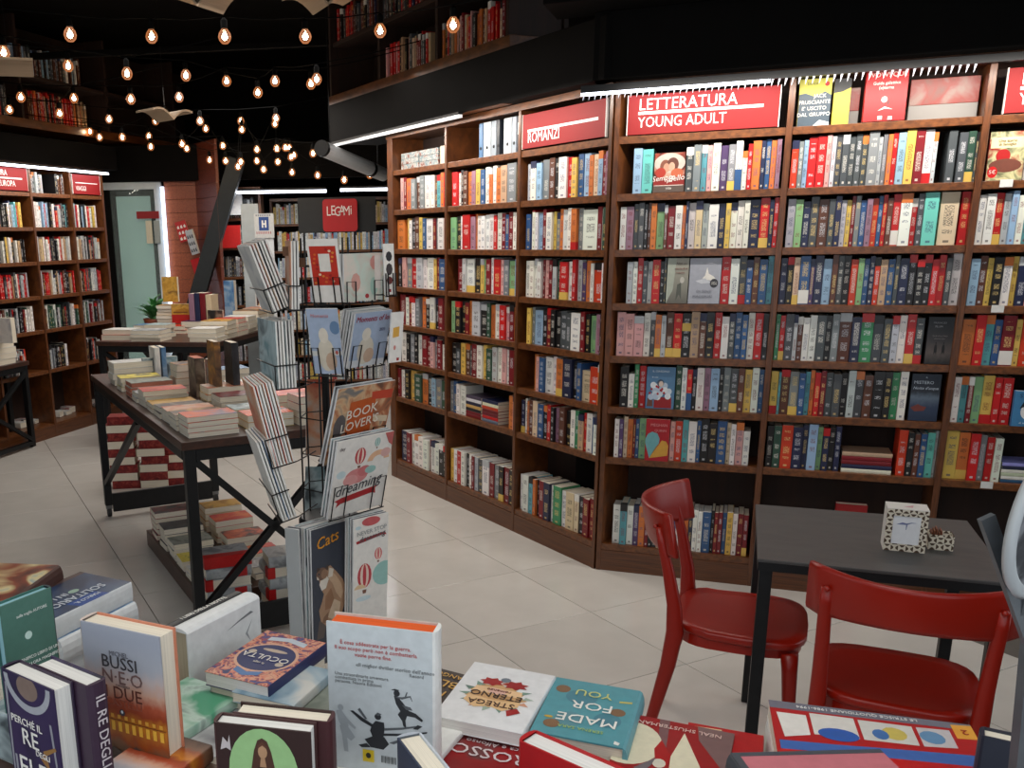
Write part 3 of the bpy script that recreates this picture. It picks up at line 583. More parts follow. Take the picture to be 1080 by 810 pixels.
# open compartment behind the fringe: disc boxes in two columns
for i in range(6):
    r_, c_ = divmod(i, 2)
    b = MB(); tt = .034; b.box((0, 0, 0), (.235, .15, tt), blotch('disc_box_print', [(120, 70, 60), (180, 176, 170), (90, 120, 130), (206, 200, 190)], 30), T=faceM(W1O, W1D, W1N, .02 + c_ * .245, -.05 - .15, 2.101 + r_ * (tt + .001) - 0, 0) @ Matrix.Rotation(R(-90), 4, 'X') @ Matrix.Translation((0, -.15, 0)))
    q = b.build('boxed_set', bevel=.002)
    tag(q, '%s disc box with printed spine, %s column of the pile on the top shelf' % (('lowest', 'middle', 'topmost')[r_], ('first', 'second')[c_]), 'box', 'boxed sets on the top shelf')
b = MB(); b.box((0, 0, 0), (.13, .14, .108), pm('cream_card', (206, 196, 176), .6), T=frame(on(W1O, W1D, W1N, .525, -.05, 2.101), W1D, W1N * -1, UP))
tag(b.build('cream_carton', bevel=.002), 'plain cream carton at the end of the disc boxes', 'box')
# lever-arch files
for i, (s, wd_, cl) in enumerate(((.99, .04, (70, 110, 150)), (1.035, .075, (186, 194, 200)), (1.115, .05, (140, 150, 160)), (1.168, .03, (30, 36, 46)), (1.235, .075, (186, 194, 200)), (1.314, .04, (150, 160, 172)), (1.358, .05, (40, 46, 56)))):
    b = MB(); M = frame(on(W1O, W1D, W1N, s, -.03, 2.101), W1D, UP, W1N); b.box((0, 0, -.2), (wd_ - .003, .185, 0), pm('binder_%d' % i, cl, .4, .06, 12)); q = b.build('ring_binder', bevel=.002, M=M)
    h_ = MB(); h_.lathe([(.009, 0), (.009, .0015), (.005, .0015), (.005, .0003)], WIREM, 12, (wd_ / 2, .05, .0)); h_.build('finger_ring', q)
    if wd_ > .045: l_ = MB(); l_.box((wd_ * .2, .09, 0), (wd_ * .8, .15, .0008), ink((210, 210, 206))); l_.build('spine_label', q)
    tag(q, '%s ring binder, %s along the top shelf beside the ROMANZI sign' % (('blue', 'broad pale grey', 'grey', 'slim black', 'broad silver grey', 'narrow grey', 'dark slate')[i], ORD[i]), 'binder', 'ring binders on the top shelf')

# ------------------------------------------------------------------ signs over the bays
def bay_sign(label, O, D, N, s0, s1, z0, z1, off, lines, rule, edge='l'):
    root = empty('shelf_sign', on(O, D, N, (s0 + s1) / 2, off, z0), 0, label, 'sign', 'red signs over the bays'); w, h = s1 - s0, z1 - z0
    M = Matrix.Translation(-root.location) @ frame(on(O, D, N, s0, off, z0), D, UP, N)
    b = MB(); b.box((0, 0, -.012), (w, h, 0), SIGNR); b.build('board', root, M=M, bevel=.001)
    e = MB(); c = pm('sign_edge_white', (220, 214, 208), .5, .03)
    e.box((-.004, -.002, -.014), (0, h + .002, .001), c); e.build('edge_strip', root, M=M); e = MB(); e.box((w, -.002, -.014), (w + .004, h + .002, .001), c); e.build('edge_strip', root, M=M)
    for x0, x1, y, th in rule: r_ = MB(); r_.box((x0 * w, y * h, 0), (x1 * w, y * h + th, .0008), SIGNW); r_.build('rule', root, M=M)
    for s_, x, y, sz, sx in lines: text(s_, root, M @ Matrix.Translation((x * w, y * h, .001)), sz * h, SIGNW, 'LEFT', sx=sx)
bay_sign('red shelf sign reading ROMANZI in white letters', *A1, 1.458, 2.108, 2.108, 2.275, .004, [('ROMANZI', .07, .29, .44, .80)], [(.07, .92, .47, .006), (.07, .92, .51, .006)])
bay_sign('broad red shelf sign reading LETTERATURA YOUNG ADULT', *A2, .035, .665, 2.104, 2.272, .004, [('LETTERATURA', .072, .74, .41, .92), ('YOUNG ADULT', .072, .29, .38, .82)], [(.072, .90, .50, .005), (.072, .90, .545, .005)])
bay_sign('red shelf sign cut off by the picture edge, starting YO', *A2, 1.49, 2.12, 2.104, 2.272, .004, [('LETTERATURA', .072, .74, .41, .92), ('YOUNG ADULT', .072, .29, .38, .82)], [(.072, .90, .50, .005), (.072, .90, .545, .005)])
bay_sign('red sign on the far bookcase, its lettering ending in EUROPA, cut by the picture edge', *AL, -.585, -.03, 2.11, 2.29, .004, [('LETTERATURA', -.06, .74, .36, .82), ('EUROPA', .36, .28, .36, .82)], [(.02, .88, .49, .012)])
bay_sign('small darker red sign on the far bookcase nearest the window', *AL, .57, .975, 2.11, 2.28, .004, [('VIAGGI', .1, .28, .34, .8)], [(.1, .9, .55, .007)])

# ------------------------------------------------------------------ lights over the bookcases: tubes, soffits and the toothed diffuser
def strip(label, a, b, w, m, name='tube_lamp'):
    a, b = Vector(a), Vector(b); root = empty(name, (a + b) / 2, 0, label, 'lamp', 'tube lamps over the shelves'); l = Matrix.Translation(-root.location)
    q = MB(); q.bar(a, b, w, w * .8, m); q.build('tube', root, M=l)
    q = MB(); q.bar(a + UP * w * .75, b + UP * w * .75, w * 1.5, w * .7, BLACKM); q.build('rail', root, M=l)
    return root
strip('long white tube lamp along the top of the far bookcase', on(*AL, -1.25, .07, 2.30), on(*AL, 1.02, .07, 2.30), .022, LED)
strip('pale strip lamp along the bookcase with the ROMANZI sign', on(*A1, -.75, .13, 2.315), on(*A1, 1.05, .13, 2.315), .02, LEDS)
root = empty('toothed_lamp', on(*A2, 1.05, .06, 2.26), 0, 'long strip lamp with a white toothed diffuser above the YOUNG ADULT sign', 'lamp')
LI = Matrix.Translation(-root.location); fr = frame(on(*A2, 0, .06, 0), W2D, W2N * -1, UP)
b = MB(); b.box((-.17, -.012, 2.290), (2.35, .03, 2.32), BLACKM); b.build('rail', root, M=LI @ fr)
b = MB(); b.box((-.17, -.004, 2.2785), (.62, .012, 2.290), LED); b.build('tube', root, M=LI @ fr)
b = MB(); s = -.16
TOOTH = pm('lit_diffuser_tooth', (226, 228, 240), .35, .03, emit=.3)
while s < 1.36:
    b.prism([(0, 0), (.013, 0), (.0, -.032)], 0, .006, TOOTH) if False else b.add([(s, -.003, 2.289), (s + .0085, -.003, 2.289), (s - .001, -.003, 2.258), (s, .003, 2.289), (s + .0085, .003, 2.289), (s - .001, .003, 2.258)], [(0, 1, 2), (5, 4, 3), (0, 3, 4, 1), (1, 4, 5, 2), (2, 5, 3, 0)], TOOTH)
    s += .0262
b.build('diffuser_teeth', root, M=LI @ fr)
k = 10
def soffit(O, D, N, s0, s1, o0, o1, z0, z1, m=DARK):
    global k; k += 1; b = MB(); b.box((s0, o0, z0), (s1, o1, z1), m, T=frame(O, D, N, UP)); tag(b.build('trim_%d' % k, bevel=.004), kind='structure')
soffit(*A2, -.12, 3.0, -.3, .075, 2.338, 2.62); soffit(*A1, -.8, 2.2, -.3, .10, 2.338, 2.60); soffit(*AL, -1.4, 1.2, -.3, .06, 2.338, 2.55)
soffit(*A2, -.3, 3.0, .0, .32, 2.62, 2.80, DARK); soffit(*A1, -.9, 1.4, .03, .09, 2.335, 2.352, MAHOGH)
# the white ventilation tube end that sticks out past the bookcase
root = empty('tube_fixture', aty(370, 168, 7.2), 0, 'sloping white tube fixture sticking out past the end of the ROMANZI bookcase', 'lamp')
q = MB(); a_, b_ = aty(341, 157, 6.7) - root.location, aty(404, 184, 7.7) - root.location
q.tube([a_, b_], .052, WHITEM, 16); q.build('tube', root, smooth=False)
q = MB(); q.tube([a_ + (b_ - a_) * .74, a_ + (b_ - a_) * .78], .056, BLACKM, 16); q.build('clamp_ring', root); q = MB(); q.tube([a_ - (b_ - a_) * .03, a_], .054, BLACKM, 16); q.build('end_cap', root)
for f_ in (.1, .9): q = MB(); p_ = a_ + (b_ - a_) * f_; q.tube([p_, p_ + UP * 1.2], .004, WIREM, 6); q.build('hanger', root)

# ------------------------------------------------------------------ upper gallery: shelves of books above the bookcases
def gallery(label, O, D, N, s0, s1, z, seeds, posts):
    root = empty('upper_shelf', on(O, D, N, s0, 0, z), 0, label, 'shelf', 'upper gallery shelves'); T = Matrix.Translation(-root.location) @ frame(O, D, N, UP)
    def part(nm, lo, hi, m): b = MB(); b.box(lo, hi, m); b.build(nm, root, M=T, bevel=.003)
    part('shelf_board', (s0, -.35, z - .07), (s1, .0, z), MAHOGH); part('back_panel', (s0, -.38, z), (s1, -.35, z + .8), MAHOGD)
    for p in posts: part('divider', (p, -.35, z), (p + .03, .0, z + .8), MAHOGD)
    part('shelf_board', (s0, -.35, z + .33), (s1, -.02, z + .36), MAHOGD)
gallery('upper gallery shelf of books high above the ROMANZI bookcase', *A1, -1.0, 1.32, 2.69, 0, (-.98, -.2, .55, 1.28))
gallery('upper gallery shelf of books high above the far bookcase', *AL, -1.3, 3.2, 2.69, 0, (-1.2, .0, 1.2, 2.4))
rowfill(*A1, 2.69, -.15, .5, ', upper gallery', 'RrkBdcpa', .2, .9); rowfill(*A1, 2.69, .6, 1.25, ', upper gallery', 'RrkBdcpoa', .2, .95)
rowfill(*A1, 3.05, -.9, .5, ', upper gallery', 'RrkBdn', .2, .9)
rowfill(*AL, 2.69, -1.1, -.05, ', upper gallery', 'OrkBda', .24, .9); rowfill(*AL, 2.69, .1, 1.1, ', upper gallery', 'OrkBRao', .24, .8); rowfill(*AL, 3.05, -1.1, 1.1, ', upper gallery', 'dkwsB', .22, .9)

# ------------------------------------------------------------------ string lights
BULB = [(74, 37), (160, 39), (237, 39), (322, 39), (401, 33), (478, 27), (4, 56), (72, 70), (134, 78), (196, 80), (239, 86), (272, 98), (22, 103), (78, 104), (138, 105), (189, 103), (10, 116), (63, 120), (115, 126), (164, 128), (211, 128), (217, 136),
        (254, 128), (255, 137), (290, 86), (272, 97), (334, 84), (328, 89), (95, 139), (105, 145), (129, 145), (157, 144), (159, 155), (192, 152), (197, 157), (235, 154), (271, 158), (221, 169), (238, 170), (251, 176), (254, 171), (271, 170), (278, 179),
        (290, 131), (291, 125), (255, 129), (292, 157), (305, 156), (310, 164), (307, 166), (330, 162), (308, 182), (335, 185), (363, 190), (390, 185), (279, 180), (252, 172), (270, 157), (293, 171), (301, 156)]
GLASSB = bpy.data.materials.new('amber_bulb_glass'); GLASSB.use_nodes = True
nt = GLASSB.node_tree; nt.nodes.clear(); N_ = nt.nodes
o_ = N_.new('ShaderNodeOutputMaterial'); tr = N_.new('ShaderNodeBsdfTransparent'); em = N_.new('ShaderNodeEmission'); lw = N_.new('ShaderNodeLayerWeight'); mx = N_.new('ShaderNodeMixShader'); gl = N_.new('ShaderNodeBsdfGlossy'); mx2 = N_.new('ShaderNodeMixShader')
em.inputs[0].default_value = (1, .32, .10, 1); em.inputs[1].default_value = .9; lw.inputs[0].default_value = .35; gl.inputs['Roughness'].default_value = .1
mm = N_.new('ShaderNodeMath'); mm.operation = 'MULTIPLY_ADD'; mm.inputs[1].default_value = .55; mm.inputs[2].default_value = .10
nt.links.new(lw.outputs['Facing'], mm.inputs[0]); nt.links.new(mm.outputs[0], mx.inputs[0]); nt.links.new(tr.outputs[0], mx.inputs[1]); nt.links.new(em.outputs[0], mx.inputs[2])
mx2.inputs[0].default_value = .04; nt.links.new(mx.outputs[0], mx2.inputs[1]); nt.links.new(gl.outputs[0], mx2.inputs[2]); nt.links.new(mx2.outputs[0], o_.inputs[0])
FILA = pm('glowing_filament', (255, 222, 178), .5, .02, emit=60.)
proto = None; pts3 = []
seen = []
for i, (px, py) in enumerate(BULB):
    if any(abs(px - a) + abs(py - b) < 4 for a, b in seen): continue
    seen.append((px, py)); d = ray(px, py); zt = 2.62 + .05 * math.sin(i * 2.1)
    p = EYEP + d * ((zt - EYE) / d.z)
    if p.y > 9.0: p = aty(px, py, 8.2 + .8 * ((i * 7) % 10) / 10)
    pts3.append(p)
    if proto is None:
        proto = empty('string_bulb', p, 0, 'x', 'light bulb', 'bulbs on the string lights')
        b = MB(); b.lathe([(0, -.031), (.014, -.028), (.025, -.016), (.03, 0), (.026, .016), (.016, .03), (.012, .036)], GLASSB, 14); b.build('globe', proto, smooth=True)
        b = MB(); b.lathe([(.0, -.015), (.010, -.009), (.0135, 0), (.010, .009), (.004, .017), (0, .02)], FILA, 12); b.build('filament', proto, smooth=True)
        b = MB(); b.lathe([(.013, .034), (.015, .04), (.015, .07), (.006, .08), (.0, .08)], pm('black_cable', (10, 10, 10), .8, .1, 30, spec=.1), 12); b.build('socket', proto); r_ = proto
    else:
        r_ = proto.copy(); COL.objects.link(r_); r_.location = p
        for ch in proto.children: c_ = ch.copy(); COL.objects.link(c_); c_.parent = r_
    r_['_px'] = px; r_['_py'] = py
    rws = ('nearest', 'upper', 'middle', 'lower', 'farthest')[min(4, int(py // 38))]
# cables: bulbs threaded row by row
order = sorted(range(len(pts3)), key=lambda i: pts3[i].y)
bulbs = [o for o in COL.objects if o.name.startswith('string_bulb')]
rows_ = []
for i in order:
    if rows_ and abs(pts3[rows_[-1][0]].y - pts3[i].y) < .55 and len(rows_[-1]) < 9: rows_[-1].append(i)
    else: rows_.append([i])
for q, rw in enumerate(rows_):
    rw.sort(key=lambda i: pts3[i].x); P = [pts3[i] + Vector((0, 0, .085)) for i in rw]
    P = [P[0] + Vector((-.8, .05, .12))] + P + [P[-1] + Vector((.6, .05, .12))]; pp = []
    for a, b in zip(P, P[1:]): pp += [a, (a + b) / 2 + Vector((0, 0, -.01))]
    pp.append(P[-1]); b = MB(); b.tube(pp, .003, pm('black_cable', (10, 10, 10), .8, .1, 30, spec=.1), 5)
    tag(b.build('light_cable'), 'black cable carrying the %s row of string bulbs counted from the shop front' % ORD[q], 'cable', 'string light cables')
    for j, i in enumerate(rw):
        bulbs[i]['label'] = 'glowing globe bulb, %s of %d along the %s cable from the shop front' % (ORD[j], len(rw), ORD[q])
        del bulbs[i]['_px'], bulbs[i]['_py']
# open books hung from the ceiling
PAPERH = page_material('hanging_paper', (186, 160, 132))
for i, (px, py, dd, sc, rz, lb) in enumerate(((338, 8, 4.6, 1.0, .4, 'large open book hung above the string lights, with brown pages'), (222, 8, 4.4, .9, -.5, 'open book hung at the ceiling edge, pages spread wide'), (174, 126, 6.4, 1., .8, 'small open book hung low among the bulbs'), (10, 78, 5.2, 1.2, 1.9, 'open book hung at the end of the bulb rows'))):
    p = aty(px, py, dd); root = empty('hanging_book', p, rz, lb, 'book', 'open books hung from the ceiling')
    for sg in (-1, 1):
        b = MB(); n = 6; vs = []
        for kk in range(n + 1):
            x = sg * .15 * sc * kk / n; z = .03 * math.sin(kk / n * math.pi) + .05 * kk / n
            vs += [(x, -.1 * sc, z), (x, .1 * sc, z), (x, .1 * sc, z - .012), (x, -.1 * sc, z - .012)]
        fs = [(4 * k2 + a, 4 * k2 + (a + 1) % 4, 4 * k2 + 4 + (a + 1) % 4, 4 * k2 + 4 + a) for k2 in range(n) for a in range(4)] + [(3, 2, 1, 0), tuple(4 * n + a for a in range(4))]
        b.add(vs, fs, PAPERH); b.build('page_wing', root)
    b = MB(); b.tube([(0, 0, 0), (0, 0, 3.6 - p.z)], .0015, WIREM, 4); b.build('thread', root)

# ------------------------------------------------------------------ café table and the two red chairs
TO2 = Vector((1.138, 2.559, 0)); tu = dirv(R(-21.8)); tv = Vector((-tu.y, tu.x, 0))
root = empty('cafe_table', TO2 + tu * .32 + tv * .3, 0, 'small square café table with grey-brown top and black legs by the bookcase', 'table')
T = Matrix.Translation(-root.location) @ frame(TO2, tu, tv, UP)
SLATE = wood('slate_brown_top', (66, 65, 65), (76, 74, 73), .5, (3, 9, 1), .05)
b = MB(); b.box((0, 0, .732), (.64, .6, .742), SLATE); b.build('table_top', root, M=T, bevel=.002)
b = MB(); b.box((.002, .002, .706), (.638, .598, .732), BLACKM); b.build('top_edge', root, M=T)
for x in (.008, .602):
    for y in (.012, .552): b = MB(); b.box((x, y, 0), (x + .036, y + .036, .706), BLACKM); b.build('leg', root, M=T, bevel=.003)
def chair(loc, rz, label):
    root = empty('red_chair', loc, rz, label, 'chair', 'red plastic chairs'); n = 28
    def sq(k, hx, hy, e=.55):
        a = 2 * math.pi * k / n; c, s = math.cos(a), math.sin(a)
        return hx * math.copysign(abs(c) ** e, c), hy * math.copysign(abs(s) ** e, s)
    b = MB(); loops = [(.97, .432), (1.0, .438), (1.0, .452), (.985, .459), (.8, .456), (.45, .450), (.12, .448)]
    vs = []
    for f, z in loops:
        for kk in range(n):
            x, y = sq(kk, .205, .2); x *= 1 + .10 * (y / .2) * .5; vs.append((x * f, y * f, z + (.006 if y < -.1 and f > .9 else 0)))
    L = len(loops); fs = [(i * n + kk, i * n + (kk + 1) % n, (i + 1) * n + (kk + 1) % n, (i + 1) * n + kk) for i in range(L - 1) for kk in range(n)]
    fs += [tuple((L - 1) * n + kk for kk in range(n)), tuple(range(n))[::-1]]
    b.add(vs, fs, REDPL); b.build('seat', root, smooth=True)
    b = MB()                                                            # apron under the seat
    vs = [];
    for f, z in ((.93, .44), (.93, .40), (.86, .40), (.86, .44)):
        for kk in range(n): x, y = sq(kk, .205, .2); vs.append((x * f, y * f, z))
    b.add(vs, [(i * n + kk, i * n + (kk + 1) % n, (i + 1) * n + (kk + 1) % n, (i + 1) * n + kk) for i in range(3) for kk in range(n)], REDPL); b.build('seat_frame', root, smooth=False)
    def limb(nm, pts):
        b = MB(); vs = []
        for (x, y, z, wx, wy) in pts:
            for i, j in ((-1, -1), (0, -1.25), (1, -1), (1.2, 0), (1, 1), (0, 1.25), (-1, 1), (-1.2, 0)): vs.append((x + i * wx * .45, y + j * wy * .42, z))
        m = len(pts); fs = [(i * 8 + q, i * 8 + (q + 1) % 8, i * 8 + 8 + (q + 1) % 8, i * 8 + 8 + q) for i in range(m - 1) for q in range(8)] + [tuple(range(8))[::-1], tuple((m - 1) * 8 + q for q in range(8))]
        b.add(vs, fs, REDPL); return b.build(nm, root, smooth=True)
    for sx in (-1, 1):
        limb('leg', [(sx * .185, .17, 0, .026, .028), (sx * .18, .165, .2, .034, .034), (sx * .172, .155, .36, .044, .044), (sx * .17, .15, .42, .052, .05)])
        limb('leg', [(sx * .195, -.265, 0, .026, .03), (sx * .192, -.235, .15, .032, .036), (sx * .188, -.20, .32, .038, .046), (sx * .185, -.185, .44, .04, .052), (sx * .186, -.192, .53, .036, .044), (sx * .188, -.215, .64, .032, .036), (sx * .19, -.24, .735, .03, .028), (sx * .19, -.252, .785, .026, .02)])
    b = MB(); m = 16; vs = []
    for q in range(m + 1):                                              # curved back rest, bowed away from the sitter
        a = q / m * 2 - 1; x = a * .232; y = -.30 + .115 * a * a; top = .84 - .006 * (1 - a * a); lo = .69 + .026 * (1 - a * a)
        if abs(a) > .98: lo += .012
        nx, ny = 2 * .115 * a / .232, -1; l_ = math.hypot(nx, ny); nx, ny = nx / l_ * .008, ny / l_ * .008
        for z, f in ((lo, .7), (lo + .012, 1), (top - .012, 1), (top, .6)):
            t_ = (z - .69) / .15 * -.03
            vs += [(x + nx * f, y + ny * f + t_, z), (x - nx * f, y - ny * f + t_, z)]
    ring = [0, 2, 4, 6, 7, 5, 3, 1]; fs = []
    for q in range(m):
        for i in range(8): a, c = ring[i], ring[(i + 1) % 8]; fs.append((q * 8 + a, q * 8 + c, q * 8 + 8 + c, q * 8 + 8 + a))
    fs += [tuple(ring)[::-1], tuple(m * 8 + i for i in ring)]
    b.add(vs, fs, REDPL); br_ = b.build('backrest', root, smooth=True)
    for sx in (-1, 1):
        b = MB(); b.lathe([(.0, .007), (.006, .006), (.008, .002), (.008, -.004)], REDPL, 12); b.build('screw_cap', br_, smooth=True, M=Matrix.Translation((sx * .19, -.262, .785)) @ Matrix.Rotation(R(90), 4, 'X'))
    return root
chair((1.214, 2.815, 0), R(-25 - 90), 'red plastic chair seen from the side, left of the café table')
chair((1.458, 2.352, 0), R(62 - 90), 'red plastic chair with its curved back toward the shop window')
# napkin box and sugar tray
def pattern_mat():
    m = bpy.data.materials.new('interlaced_card_pattern'); m.use_nodes = True; nt = m.node_tree; N, L = nt.nodes, nt.links; b = N['Principled BSDF']; b.inputs['Roughness'].default_value = .6
    tc = N.new('ShaderNodeTexCoord'); sx = N.new('ShaderNodeSeparateXYZ'); L.new(tc.outputs['Object'], sx.inputs[0])
    def mt(op, a, c=None, d=None):
        n = N.new('ShaderNodeMath'); n.operation = op
        for i, v in enumerate((a, c, d)):
            if v is None: continue
            if isinstance(v, (int, float)): n.inputs[i].default_value = v
            else: L.new(v, n.inputs[i])
        return n.outputs[0]
    p = .0195; fx = mt('DIVIDE', sx.outputs[0], p); fz = mt('DIVIDE', sx.outputs[2], p)
    par = mt('MODULO', mt('ADD', mt('FLOOR', fx), mt('FLOOR', mt('ADD', fz, 40))), 2); par = mt('ABSOLUTE', par)
    ux = mt('ABSOLUTE', mt('SUBTRACT', mt('FRACT', mt('ADD', fx, 40)), .5)); uz = mt('ABSOLUTE', mt('SUBTRACT', mt('FRACT', mt('ADD', fz, 40)), .5))
    a = mt('MULTIPLY', mt('GREATER_THAN', ux, .14), mt('LESS_THAN', uz, mt('MULTIPLY', ux, .85))); c = mt('MULTIPLY', mt('GREATER_THAN', uz, .14), mt('LESS_THAN', ux, mt('MULTIPLY', uz, .85)))
    mk = mt('ADD', mt('MULTIPLY', a, par), mt('MULTIPLY', c, mt('SUBTRACT', 1, par)))
    mx = N.new('ShaderNodeMix'); mx.data_type = 'RGBA'; L.new(mk, mx.inputs[0]); mx.inputs[6].default_value = (*lin((222, 214, 196)), 1); mx.inputs[7].default_value = (*lin((78, 58, 40)), 1)
    L.new(mx.outputs[2], b.inputs['Base Color']); return m
PATT = pattern_mat(); CARDW = pm('white_card', (226, 224, 218), .6, .03)
P0 = atz(931, 579.6, .742); P1 = atz(975, 584, .742); hx = (P1 - P0); hw = hx.length; hx.normalize(); hy = Vector((-hx.y, hx.x, 0))
root = empty('napkin_box', P0, 0, 'white patterned paper napkin box standing on the café table', 'napkin box'); T = Matrix.Translation((0, 0, 0)) @ frame(Vector(), hx, hy, UP)
b = MB(); hh = .128; dd = .075
b.box((0, 0, .0), (hw, .003, .022), PATT); b.box((0, 0, .108), (hw, .003, hh), PATT); b.box((0, 0, .022), (.018, .003, .108), PATT); b.box((hw - .018, 0, .022), (hw, .003, .108), PATT); b.build('front_panel', root, M=T)
b = MB(); b.box((0, .003, 0), (.002, dd, hh), CARDW); b.box((hw - .002, .003, 0), (hw, dd, hh), PATT); b.box((.002, dd - .002, 0), (hw - .002, dd, hh), PATT); b.box((0, 0, hh), (hw, dd, hh + .002), CARDW); b.build('case', root, M=T)
b = MB(); b.box((.018, .004, .02), (hw - .018, .06, .11), pm('tissue_paper', (234, 236, 240), .8, .03, 60, .2)); b.build('napkin', root, M=T)
b = MB(); pr_ = [(.02, .62), (.3, .72), (.5, .66), (.72, .74), (.98, .72), (.7, .66), (.58, .56), (.54, .4), (.48, .4), (.44, .56)]
b.poly([(.026 + x * (hw - .052), .0036, .045 + (y - .1) * .07) for x, y in [(.02, .62), (.3, .72), (.5, .69), (.72, .74), (.98, .73), (.7, .70), (.54, .63), (.51, .4), (.485, .4), (.47, .62)]], ink((120, 130, 170))); b.build('printed_emblem', root, M=T)
b = MB(); b.poly([(hw * .4, dd * .35, hh + .0025), (hw * .62, dd * .3, hh + .0025), (hw * .66, dd * .65, hh + .0025)], ink((206, 150, 160))); b.build('printed_emblem', root, M=T)
P0 = atz(977, 579, .742) + hx * .004; root = empty('sugar_tray', P0, 0, 'small patterned card tray of sugar sachets beside the napkin box', 'tray'); w_ = .064
b = MB(); b.box((0, 0, 0), (w_, .002, .046), PATT); b.box((0, .05, 0), (w_, .052, .046), PATT); b.box((0, .002, 0), (.002, .05, .046), PATT); b.box((w_ - .002, .002, 0), (w_, .05, .046), PATT); b.box((.002, .002, 0), (w_ - .002, .05, .002), PATT); b.build('tray', root, M=T)
b = MB(); b.box((w_ * .55, .004, .004), (w_ * .57, .048, .046), CARDW); b.build('partition', root, M=T)
for q in range(5): b = MB(); b.box((.005 + q * .006, .006, .003), (.0085 + q * .006, .046, .052 + .005 * (q % 3)), ink((120, 66, 38))); b.build('sugar_sachet', root, M=T)
# books by the table foot of the shelf
book(frame(on(*A2, .80, -.02, .141), W2D * -1, UP, W2N).copy() if False else frame(on(*A2, .735, -.02, .141), W2D, UP, W2N) @ Matrix.Rotation(R(90), 4, 'Y') @ Matrix.Translation((-.13, 0, 0)), .13, .2, .03, ink((150, 18, 20)), 'red book standing on the lowest shelf just behind the café table edge', 'book', 'books on the lowest shelf behind the café table')
for q, (ch, cn) in enumerate((('e', 'grey'), ('R', 'dark red'), ('c', 'cream'), ('b', 'blue'), ('r', 'red'), ('y', 'yellow'))):
    book(frame(on(*A2, 1.30 + .01 * (q % 2), -.03, .141 + q * .034), W2D * -1, W2N * -1, UP) , .14, .2, .033, ink(PAL[ch]), '%s book in the flat pile behind the napkin box, %s from the bottom' % (cn, ORD[q]), 'book', 'books on the lowest shelf behind the café table')
book(frame(on(*A2, 1.05, -.02, .141), W2D, UP, W2N) @ Matrix.Translation((0, 0, -.035)), .13, .3, .035, ink((150, 18, 20)), 'tall red book standing behind the white napkin box', 'book', 'books on the lowest shelf behind the café table')
book(frame(on(*A2, 1.78, -.02, .141), W2D * -1, W2N * -1, UP), .2, .22, .05, ink((206, 198, 180)), 'thick white book lying on the lowest shelf beyond the table corner', 'book', 'books on the lowest shelf behind the café table')

# ------------------------------------------------------------------ display tables
def metal_table(name, label, A, u, v, w, l, z, th=.055, leg=.045, caster=True, xend=True, side=True, rail=.12):
    """A near corner, u along the short end (w), v along the long side (l)"""
    root = empty(name, A + u * w / 2 + v * l / 2, 0, label, 'table', 'steel-framed display tables'); T = Matrix.Translation(-root.location) @ frame(A, u, v, UP)
    def part(nm, lo, hi, m, bev=.003): b = MB(); c = [(p + q) / 2 for p, q in zip(lo, hi)]; b.box([p - q for p, q in zip(lo, c)], [p - q for p, q in zip(hi, c)], m); return b.build(nm, root, M=T @ Matrix.Translation(c), bevel=bev), Matrix.Translation(c).inverted()
    part('table_top', (-.012, -.012, z - .035), (w + .012, l + .012, z), DARKTOP)
    for y in (0, l - leg): part('frame_rail', (leg, y, z - .035 - .05), (w - leg, y + leg, z - .035), BLACKM)
    for x in (0, w - leg): part('frame_rail', (x, leg, z - .035 - .05), (x + leg, l - leg, z - .035), BLACKM)
    z0 = .075 if caster else 0
    for x in (0, w - leg):
        for y in (0, l - leg):
            lg_, li_ = part('leg', (x, y, z0), (x + leg, y + leg, z - .035), BLACKM)
            if caster:
                b = MB(); c = Vector((x + leg / 2, y + leg / 2, .03)); b.tube([c - u.cross(UP) * 0 + Vector((-.012, 0, 0)), c + Vector((.012, 0, 0))], .03, pm('caster_rubber', (40, 40, 42), .6), 14)
                b.box((x + leg / 2 - .018, y + leg / 2 - .018, .05), (x + leg / 2 + .018, y + leg / 2 + .018, .078), pm('caster_steel', (120, 122, 124), .35, .1, 20, 0, .8)); b.build('caster', lg_, M=li_)
    def brace(a, b_): b = MB(); b.bar(a, b_, .03, .03, BLACKM); b.build('cross_brace', root, M=T)
    if xend:
        for y in (.015, ): brace((leg, y, z - .09), (w - leg, y, .17)); brace((w - leg, y, z - .09), (leg, y, .17))
    for y in ((.0, l - leg) if rail else ()): part('end_panel', (leg, y, .03), (w - leg, y + .02, .03 + rail), BLACKM)
    if side:
        brace((.015, l - leg, .22), (.015, l * .45, z - .09))
    return root
t1u, t1v = dirv(R(24.8)), dirv(R(115.0)); T1A = Vector((-.733, 3.621, 0)); T1W, T1L, T1Z = .735, 2.21, .90
metal_table('display_table', 'long dark display table on casters loaded with paperbacks, X-braced steel end', T1A, t1u, t1v, T1W, T1L, T1Z)
t2u, t2v = dirv(R(-15)), dirv(R(75)); T2A = Vector((-2.18, 7.57, 0))
metal_table('display_table', 'farther display table by the window carrying upright novels and white piles', T2A, t2u, t2v, 1.05, 1.45, .90, rail=0, caster=False)
t3u, t3v = dirv(R(162)), dirv(R(252)); T3A = Vector((-2.84, 7.77, 0))
metal_table('display_table', 'narrow black X-braced table in front of the far bookcase at the picture edge', T3A + t3v * 1.1 + t3u * .24, t3v * -1 if False else dirv(R(72)), dirv(R(-18)), 1.1, .24, .73, caster=False, xend=False, side=False, rail=0)
_r = COL.objects['display_table.002']; b = MB()
for a_, c_ in (((-2.845, 7.72, .64), (-3.12, 6.82, .06)), ((-2.845, 7.72, .06), (-3.12, 6.82, .64))):
    b = MB(); b.bar(Vector(a_) - _r.location, Vector(c_) - _r.location, .03, .03, BLACKM); b.build('cross_brace', _r)
